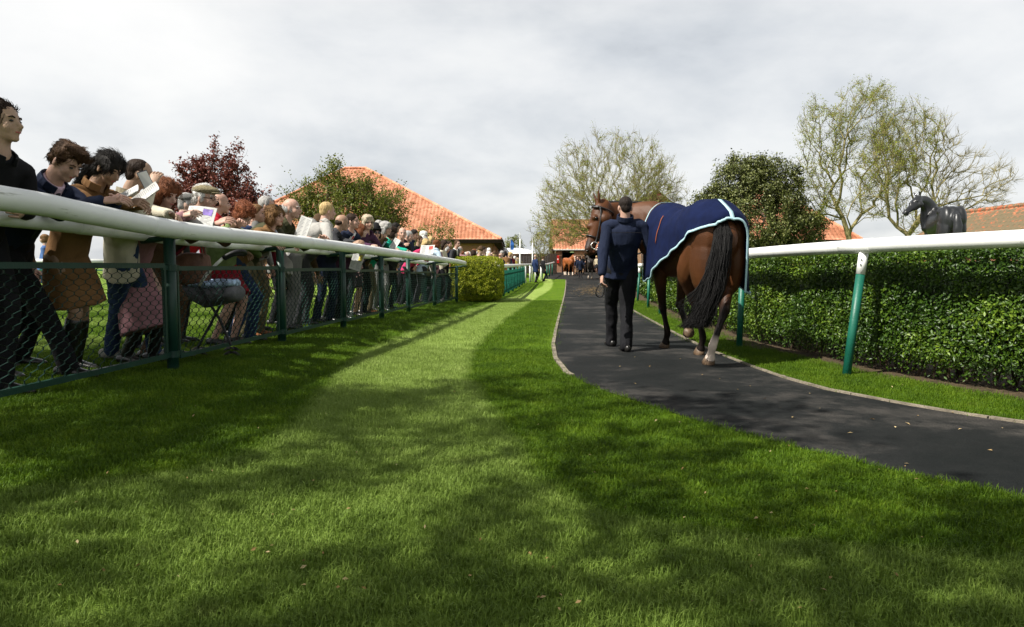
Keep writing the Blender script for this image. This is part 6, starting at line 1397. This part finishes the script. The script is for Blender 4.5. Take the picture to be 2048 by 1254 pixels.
_, k = person('woman with light brown hair, sunglasses pushed up, in a tan coat', (551, 433, 8.0), R(-8), hyaw=R(-16), s=.98, feet=gk(-3.3, 8.9), top='tan', lowc='jeans', hair='bob', hairc='lightbrown', sk='pink', vox=NV_, female=True, neckf=.45, hem=.3, shirt='shirt', hands=[d2(590, 490, 8.4), d2(560, 490, 8.0)])
m = MB()
for sg in (1, -1): m.ell(k['Hc'] + k['HM'] @ V((.045, .035 * sg, .125)), (.012, .028, .018), k['HM'], 8)
o = obj('sunglasses', m, M_GLASS, _)
_, k = person('large elderly man with white hair and olive waxed jacket gazing right', (584, 418, 8.5), R(0), hyaw=R(-4), s=1.08, lean=.42, top='olive', lowc='khaki', hair='bald', hairc='white', sk='pink', vox=NV_, fat=.04, neckf=.4, hands=[d2(640, 478, 9.0), d2(600, 478, 8.6)], shoes=M_SHOEB)
paper('white sheet of paper held up beside the man in the olive jacket', d2(607, 455, 8.6), .15, .24, V((-.25, -.95, .1)), V((.35, 0, .9)), fold=.1)
person('grey haired person in a tweed jacket peeping behind the white sheet of paper', (620, 455, 9.8), R(-5), s=.97, lean=.3, top='grey', hair='curly', hairc='grey', vox=.012, hpitch=.4, hoff=-.62, ffo=-1.1, row=False)
_, k = person('blond man in light grey suit with his back half turned', (656, 423, 10.7), R(40), hyaw=R(35), s=1.06, lean=.35, top='lightgrey', lowc='grey', hair='short', hairc='blond', sk='pink', vox=.011, neckf=.3, hem=.22)
_, k = person('balding man in charcoal suit leaning low on the rail', (685, 446, 10.5), R(20), hyaw=R(25), hpitch=.1, s=1.04, lean=.62, top='charcoal', lowc='charcoal', hair='bald', hairc='darkbrown', sk='tan', vox=.011, neckf=.6, hem=.22, shirt='shirt', hands=[d2(720, 490, 11.0), d2(706, 487, 10.4)], fat=.01)
_, k = person('dark haired man in navy suit with white shirt and red tie', (706, 443, 11.3), R(-30), hyaw=R(-10), s=1.02, lean=.2, top='navy', lowc='navy', hair='short', hairc='darkbrown', sk='pink', vox=.011, shirt='white', tie='red')
paper('folded newspaper dangling under the rail beside the charcoal suit', d2(714, 522, 10.5), .17, .26, V((-.2, -.95, .1)), V((.3, 0, 1)), fold=.1, printc=M_PRINTY)
_, k = person('woman with red brown hair in purple padded jacket beside the black hat', (722, 462, 11.6), R(-10), hyaw=R(10), s=.95, lean=.45, top='purple', lowc='black', hair='bob', hairc='auburn', sk='pale', vox=.012, female=True, neckf=.5, hands=[d2(755, 494, 12.2), d2(745, 492, 11.6)])
_, k = person('smiling woman with glasses and short grey blond hair', (736, 446, 12.2), R(-45), hyaw=R(-55), s=1.02, lean=.1, top='purple', lowc='charcoal', hair='curly', hairc='greyblond', sk='pink', vox=.012, female=True, glasses='clear')
_, k = person('woman in wide black hat and sunglasses with a floral dress', (752, 466, 12.4), R(-25), hyaw=R(-60), s=.97, lean=.35, top='black', low='dress', lowc='floral', hair='bob', hairc='darkbrown', sk='pink', vox=.012, female=True, hat='brim', glasses='sun', hem=.1)
m = MB()
for i in range(90):
    q = k['P'] - Zv * rnd.uniform(0, .42); a = rnd.uniform(0, 6.28); q = q + k['l'] * .19 * math.cos(a) + k['f'] * .155 * math.sin(a); m.ell(q, (.02, .02, .02), n=4)
obj('flower_print', m, mat('flower_print', (.55, .35, .36), .8, .5, 30), _, kind='stuff')
person('grey haired man in brown tweed jacket between the black hat and teal coat', (772, 458, 13.0), R(0), hyaw=R(-20), s=1.02, lean=.25, top='brown', hair='curly', hairc='grey', sk='pink', vox=.013, glasses='clear', shirt='shirt')
_, k = person('person with short dark hair in a bright teal jacket, elbows on the rail', (785, 467, 12.9), R(10), hyaw=R(20), s=.99, lean=.5, top='teal', lowc='khaki', hair='curly', hairc='darkbrown', sk='pink', vox=.012, female=True, neckf=.5, hands=[d2(815, 502, 13.8), d2(797, 500, 13.2)], shoes=M_SHOEB)
paper('white folded racecard in front of the teal jacket', d2(790, 488, 12.6), .12, .2, V((-.2, -.9, .3)), V((.5, 0, .9)), fold=.2)
person('bald man in a black jacket with purple scarf looking back at the camera', (805, 467, 13.6), R(-50), hyaw=R(-75), s=1.04, lean=.1, top='black', lowc='grey', hair='bald', hairc='grey', sk='pink', vox=.013, shirt='purple')
person('grey haired man leaning his chin on his hand beside the bald man', (818, 473, 14.0), R(-10), hyaw=R(-20), s=.98, lean=.4, top='charcoal', hair='short', hairc='grey', sk='pink', vox=.013, hpitch=.2, hands=[None, d2(821, 481, 13.9)])
person('dark haired man looking down behind the grey haired leaner', (829, 469, 14.9), R(0), hyaw=R(-15), s=1.03, lean=.3, top='navy', hair='short', hairc='black', sk='pink', vox=.014, hpitch=.4, hoff=-.62, ffo=-1.1, row=False)
_, k = person('blonde woman with sunglasses and pink top reading an open newspaper', (852, 488, 15.4), R(-15), hyaw=R(-35), s=.96, lean=.4, top='rose', lowc='black', hair='long', hairc='blond', sk='pink', vox=.013, female=True, hpitch=.4, neckf=.5, glasses='sun')
paper('open newspaper with red photographs in front of the blonde woman', d2(855, 500, 15.0), .32, .22, V((-.3, -.8, .4)), V((0, 0, 1)), name='newspaper', cat='newspaper', fold=.2, printc=mat('red_print', (.4, .06, .05), .8, .5, 12))
person('person with red brown hair in a pale blue shirt, back to the camera', (874, 489, 17.4), R(50), s=.98, lean=.3, top='lightblue', lowc='charcoal', hair='bob', hairc='auburn', sk='pale', vox=.014, female=True, neckf=.3)
person('standing man with glasses in dark grey suit above the clipped yew', (915, 488, 21.5), R(-20), hyaw=R(-50), s=1.04, lean=.05, feet=gpt(-1.95 - .05, 23.2), top='charcoal', hair='short', hairc='brown', sk='pink', vox=.016, glasses='clear', shirt='white')
# second row heads between the leaning people
for (px, py, d, lab, tp_, hr, hc_, sk_, fem) in ((26, 345, 6.5, 'man half hidden behind the navy suit, only his face edge showing', 'brown', 'short', 'brown', 'pink', 0), (552, 455, 8.7, 'ruddy face low between the tan coat and green jacket', 'maroon', 'short', 'white', 'pink', 0), (516, 428, 9.5, 'person with a blue collar deep behind the green jacket', 'blue', 'short', 'lightbrown', 'pink', 0), (640, 452, 11.6, 'brown hatted person behind the blond man', 'brown', 'short', 'brown', 'tan', 0),
    (793, 456, 15.6, 'dark haired head above the bald man in black', 'charcoal', 'short', 'black', 'tan', 0), (848, 472, 17.0, 'white haired head above the blonde newspaper reader', 'beige', 'curly', 'white', 'pink', 0), (840, 480, 15.9, 'brown haired man tucked behind the blonde woman', 'black', 'short', 'brown', 'tan', 0), (760, 452, 14.2, 'silver haired man behind the black hat', 'grey', 'short', 'grey', 'pink', 0), (888, 491, 19.0, 'man in brown trilby hat left of the yew block', 'khaki', 'short', 'grey', 'pink', 0), (899, 489, 21.0, 'young dark haired man in blue suit left of the standing grey suit', 'blue', 'short', 'darkbrown', 'pink', 0), (862, 481, 19.5, 'blond haired woman beyond the newspaper reader', 'white', 'long', 'blond', 'pale', 1)):
    person(lab, (px, py, d), R(rnd.uniform(-40, 20)), s=1.0, lean=.12, top=tp_, hair=hr, hairc=hc_, sk=sk_, female=bool(fem), vox=.016, hoff=-.65, ffo=-1.0, row=False, hat='trilby' if 'trilby' in lab or 'hatted' in lab else None)
# -- the groom
gr_, k = person_away('groom in navy jacket and black trousers walking beside the bay horse, seen from behind', (1250, 415, 7.75), R(90), hyaw=R(94), hpitch=-.02, s=1.01, feet=GP(1240, 700), legs=[GP(1222, 693), GP(1252, 704)], nl=.150, top='navy', low='wide', lowc='black', hair='crop', hairc='shaved', sk='pink', vox=.0085, hands=[d3(1203, 560, 7.62), d3(1296, 500, 8.05)], neckf=.02, hem=.10, fat=.012, hcurl=1.0, extra=dict(toe=V((-.15, 1, 0)).normalized()), sleeve=.060, dsp=.024)
m = MB()
a = PX(1216, 462, 7.6); yk = [k['N'] + V((x, -.108 - .02 * math.cos(x * 8), -.13)) for x in np.linspace(-.16, .16, 9)]
m.tube(yk, .0035, 4); obj('yoke_seam', m, C_('black'), gr_)
lead = empty('lead_rein', d3(1200, 575, 7.6), 'looped black leather lead rein hanging from the groom\'s left hand', 'rein'); m = MB()
lp = [(1203, 566), (1196, 572), (1192, 583), (1193, 591), (1200, 594), (1206, 590), (1208, 578), (1206, 568), (1210, 563), (1214, 570), (1213, 582)]
m.limb([(V(q), .018, .006) for q in smooth_path([tuple(PX(a, b, 7.55 + .01 * i)) for i, (a, b) in enumerate(lp)], 4)], V((0.2, 1, 0)), 8); obj('strap', m, M_LEATHER, lead, smooth=True)
m = MB(); q = smooth_path([tuple(H_) for H_ in (HM @ H(.515, -.12, cs * .05), PX(1230, 520, 8.1), PX(1290, 503, 8.05))], 6); m.tube([V(x) for x in q], .009, 6); obj('rein', m, M_LEATHER, lead)
# -- two officials in the gap, and the handlers by the boxes
person_away('official in blue jacket and black trousers with grey hair, standing by the white post', (1071, 513, 43.2), R(35), s=1.04, lean=0, feet=gpt((1071 - 1024) / F * 43.2, 43.2), top='blue', lowc='black', hair='bald', hairc='grey', sk='pink', vox=.018, fat=.02, hem=.2, neckf=.1)
person_away('official in dark suit with white collar beside the white rail', (1086.5, 516, 46), R(25), s=1.02, lean=0, feet=gpt((1087 - 1024) / F * 46, 46), top='black', lowc='black', hair='short', hairc='brown', sk='pink', vox=.018, hem=.25, neckf=.1, shirt='white')
person_away('handler in navy jacket leading the dark horse', (1160, 517, 55), R(95), s=1.0, lean=.03, feet=gpt((1161 - 1024) / F * 55, 55), top='navy', lowc='black', hair='short', hairc='darkbrown', sk='pink', vox=.02, neckf=.1, hands=[None, d3(1170, 525, 55)])
person_away('woman in beige jacket and dark skirt right of the dark horse', (1193, 514, 66), R(-120), s=1.0, lean=.03, feet=gpt((1193 - 1024) / F * 66, 66), top='beige', low='skirt', lowc='black', hair='bob', hairc='blond', sk='pink', vox=.022, female=True, neckf=.1)
person_away('man in dark clothing standing between the two far horses', (1155, 516, 61.5), R(-90), s=1.02, lean=.03, feet=gpt((1155 - 1024) / F * 61.5, 61.5), top='navy', lowc='black', hair='bald', hairc='grey', sk='pink', vox=.022, neckf=.1)
person_away('handler in black beside the brick pier, behind the navy jacket', (1164, 513, 64), R(-80), s=1.02, lean=.03, feet=gpt((1165 - 1024) / F * 64, 64), top='black', lowc='charcoal', hair='short', hairc='black', sk='tan', vox=.022, neckf=.1)
# people strolling on the far lawn, seen between the legs
person_away('far woman in mid blue coat on the inner lawn behind the back fence', (88, 478, 18.5), R(200), s=.98, lean=0, feet=gpt((88 - 1024) / F * 18.5, 18.5), top='midblue', low='boots', coat=True, hem=.3, hair='bob', hairc='lightbrown', vox=.018, female=True, neckf=.1)
person_away('far man in cream jacket on the inner lawn behind the back fence', (125, 476, 20.5), R(180), s=1.02, lean=0, feet=gpt((128 - 1024) / F * 20.5, 20.5), top='cream', lowc='khaki', hair='short', hairc='grey', vox=.018, neckf=.1)
# -- the packed crowd beyond: a few standing figures built once, then copied with their parts
var = []
for i, (tp_, lw, hr, fem, ht, hp_) in enumerate((('navy', 'trousers', 'short', 0, None, 0), ('grey', 'trousers', 'bald', 0, None, .1), ('black', 'skirt', 'bob', 1, None, .3), ('beige', 'trousers', 'long', 1, None, .1), ('brown', 'trousers', 'short', 0, 'trilby', .1), ('charcoal', 'trousers', 'short', 0, None, .45), ('white', 'skirt', 'curly', 1, None, .2))):
    r_, k = person('tmp', V((0.08, 0, 1.60)), 0, left=False, s=1.0, lean=.05, feet=V((0, 0, 0)), top=tp_, low=lw, hair=hr, female=bool(fem), hat=ht, hpitch=hp_, vox=.026, origin=True, neckf=.25, detail=True, hdisp=.008, hands=[V((.30, .1, 1.12)), V((.30, -.08, 1.14))] if i % 2 else None)
    var.append(r_)
hcs = [('grey', 'grey haired'), ('white', 'white haired'), ('brown', 'brown haired'), ('darkbrown', 'dark haired'), ('blond', 'blond'), ('auburn', 'auburn haired'), ('black', 'black haired')]
tcs = ['navy', 'black', 'grey', 'beige', 'white', 'charcoal', 'cream', 'brown', 'lightblue', 'green', 'red', 'pink', 'khaki', 'blue', 'purple', 'maroon', 'lightgrey', 'camel', 'yellow']
words = {'lightblue': 'pale blue', 'lightgrey': 'light grey'}
combos = [(h, t_) for t_ in tcs for h in hcs]; rnd.shuffle(combos)
def recolor(o, nm, m_):
    for c in o.children:
        if c.name.split('.')[0] in nm and c.material_slots: c.material_slots[0].link = 'OBJECT'; c.material_slots[0].material = m_
        recolor(c, nm, m_)
slots = []
y = 18.5; rc = random.Random(21)
while y < 46:
    row = 0.55
    off = .55
    mxo = 2.6 + (y - 17) * .16
    while off < mxo:
        x = FENCE(y) - off if y < 21 else float(np.interp(y, [24, 41, 46], [-.62, .75, 1.1])) - off
        px = 1024 + x / y * F
        if 848 < px < 1062: slots.append((x + rc.uniform(-.12, .12), y + rc.uniform(-.25, .25)))
        off += rc.uniform(.45, .65) * (1 + (y - 17) * .012)
    y += rc.uniform(.7, .95) * (1 + (y - 17) * .022)
slots = slots[:170]; print('SLOTS', len(slots)); used = set(); nu = 0; seen_l = {}
GRP = 'racegoers packed behind the far part of the rail'
for i, (x, y) in enumerate(slots):
    vi = rc.randrange(len(var)); (hcn, hw), tn_ = combos[i % len(combos)]
    src = var[vi]
    if vi in used: o = copy_tree(src)
    else: o = src; used.add(vi)
    o.location = (x, y, gz(y, x)); o.rotation_euler = (0, 0, R(rc.uniform(-70, 40) if i % 4 else rc.uniform(60, 200))); sc_ = rc.uniform(.92, 1.06); o.scale = (sc_, sc_, sc_)
    if vi == 1: hw = 'balding ' + ('grey' if hcn in ('grey', 'white') else 'dark') + ' haired'
    where = 'above the clipped yew' if 1024 + x / y * F < 1008 else 'behind the paling fence'
    kind_ = {0: 'man', 1: 'man', 2: 'woman', 3: 'woman', 4: 'trilby hatted man', 5: 'man looking down', 6: 'curly haired woman'}[vi]; jk = {2: 'top', 3: 'coat'}.get(vi, 'jacket')
    if vi in (4, 6): hw = hw.replace(' haired', '')
    depth = 'near the front' if y < 27 else ('midway back' if y < 35 else 'at the far end')
    o['label'] = f"{hw} {kind_}, {words.get(tn_, tn_)} {jk}, {where}, {depth}"; o['category'] = 'person'; o['group'] = GRP
    if o['label'] in seen_l:
        tn_ = tcs[(tcs.index(tn_) + 5) % len(tcs)]; o['label'] = f"{hw} {kind_}, {words.get(tn_, tn_)} {jk}, {where}, {depth}"
    seen_l[o['label']] = 1
    recolor(o, ('jacket', 'coat', 'collar'), C_(tn_)); recolor(o, ('hair', 'eyebrow'), hair_mat(hcn))
for i, v_ in enumerate(var):
    if i not in used: 
        for c in list(v_.children): bpy.data.objects.remove(c)
        bpy.data.objects.remove(v_)
# ---------------------------------------------------------------- pushchair by the green coated woman
pc = empty('pushchair', gpt(-3.55, 7.9), 'black pushchair with white push bars and blue blanket behind the wire fence', 'pushchair')
M_PRAMB = mat('pram_black', (.014, .014, .016), .6, .3, 20, .2, 100); M_PRAMG = mat('pram_grey', (.10, .10, .11), .9, .3, 20, .4, 150)
PD = 6.25
for dd in (0, .38):
    m = MB(); m.tube([PX(398, 572, PD + dd), PX(412, 550, PD + dd), PX(434, 527, PD + dd), PX(446, 516, PD + dd)], .014, 8); obj('push_bar', m, M_WHITE, pc, smooth=True)
m = MB(); m.tube([V(x) for x in smooth_path([tuple(PX(446, 516, PD)), tuple(PX(468, 505, PD + .02)), tuple(PX(487, 503, PD + .12)), tuple(PX(489, 508, PD + .3)), tuple(PX(470, 508, PD + .42)), tuple(PX(449, 517, PD + .38))], 5)], .020, 8); obj('handle', m, M_PRAMB, pc, smooth=True)
m = MB(); c = PX(428, 592, PD + .2); m.limb([(c + V((-.24, 0, .06)), .17, .06), (c + V((-.05, 0, .0)), .20, .11), (c + V((.20, 0, .03)), .19, .08)], V((0, 1, 0)), 14); obj('seat', remesh(m, .014, 2, disp=.012, dscale=10), M_PRAMG, pc)
m = MB(); m.limb([(c + V((-.18, 0, .11)), .14, .03), (c + V((.05, -.02, .105)), .16, .045), (c + V((.20, 0, .12)), .15, .035)], V((0, 1, 0)), 14); obj('blanket', remesh(m, .012, 1, disp=.025, dscale=16), mat('blanket_check', (.30, .40, .55), .9, .8, 26), pc)
for sy_ in (0, .38):
    m = MB(); m.tube([PX(398, 572, PD + sy_), PX(440, 640, PD + sy_), PX(462, 690, PD + sy_)], .012, 6); m.tube([PX(446, 600, PD + sy_), PX(420, 650, PD + sy_), PX(396, 694, PD + sy_)], .012, 6); obj('chassis', m, M_PRAMB, pc, kind='stuff')
    for wx in (398, 463):
        wc = PX(wx, 686, PD + sy_); wc.z = gz(wc.y) + .095; m = MB(); m.tube([wc + V((.08 * math.cos(a), 0, .08 * math.sin(a))) for a in np.linspace(0, 6.283, 19)], .016, 6); wo = obj('wheel', m, M_PRAMB, pc, smooth=True)
        m = MB(); m.tube([wc + V((0, -.02, 0)), wc + V((0, .02, 0))], .05, 10); obj('hub', m, M_PRAMG, wo)
# ---------------------------------------------------------------- litter: dry leaves and chips on lawn and path, straw on the path
M_DRY = leaf_mat('dry_leaf', (.16, .09, .03), (.26, .17, .07), (.45, .36, .2), .8, .15, .1)
r_ = np.random.RandomState(3); pts = []
for px, py in ((1815, 851), (1813, 932), (1835, 835), (1905, 828), (1790, 858), (1640, 820), (1560, 818), (1440, 760), (1500, 775), (1360, 720), (1300, 735), (1270, 770), (1700, 870), (1980, 905), (2005, 860), (1620, 790), (1530, 800), (1880, 975), (1475, 782), (1240, 735), (1405, 752), (1270, 716), (1585, 838), (1745, 842), (1920, 862)): pts.append(GP(px, py) + V((0, 0, .012)))
lf = empty('fallen_leaf', pts[0], 'dry leaves and chips scattered over the dark path', 'leaves'); bpy.data.objects.remove(lf)
P = np.array([tuple(p) for p in pts]); o = obj('path_litter', leaves_mesh('path_litter', P, np.tile([[0, 0, 1.]], (len(P), 1)), .028, r_, .15, .5, r_.uniform(.4, 1, len(P))), M_DRY); tag(o, 'dry leaves and pale chips scattered on the dark path', 'litter', kind='stuff')
P = []
for _i in range(70): q = GP(rnd.uniform(100, 1900), 760 + 480 * rnd.random() ** .8); P.append((q.x, q.y, q.z + .025)) if in_lawn(q.x, q.y) else None
for px, py in ((545, 867), (425, 955), (517, 867), (627, 975), (1410, 1000), (1180, 922), (1365, 950), (697, 1033), (120, 1192), (508, 1117), (757, 865), (375, 970), (1810, 945), (1832, 972), (1320, 975), (850, 1070)): q = GP(px, py); P.append((q.x, q.y, q.z + .03))
P = np.array(P); o = obj('lawn_litter', leaves_mesh('lawn_litter', P, np.tile([[0, -.3, 1.]], (len(P), 1)), .016, r_, .4, .5, r_.uniform(.2, 1, len(P))), M_DRY); tag(o, 'few dry leaves lying on the near lawn', 'litter', kind='stuff')
P = []
for i in range(1500):
    q = GP(1185 + rnd.gauss(0, 16), 580 + rnd.gauss(0, 5.5)); P.append((q.x, q.y, q.z + .012))
P = np.array(P); o = obj('straw', leaves_mesh('straw', P, np.tile([[0, 0, 1.]], (len(P), 1)), .055, r_, .12, .16, r_.uniform(.5, 1, len(P))), mat('straw', (.40, .26, .10), .8, .3, 10)); tag(o, 'thin patch of yellow straw on the path ahead of the groom', 'straw', kind='stuff')
build_grass()
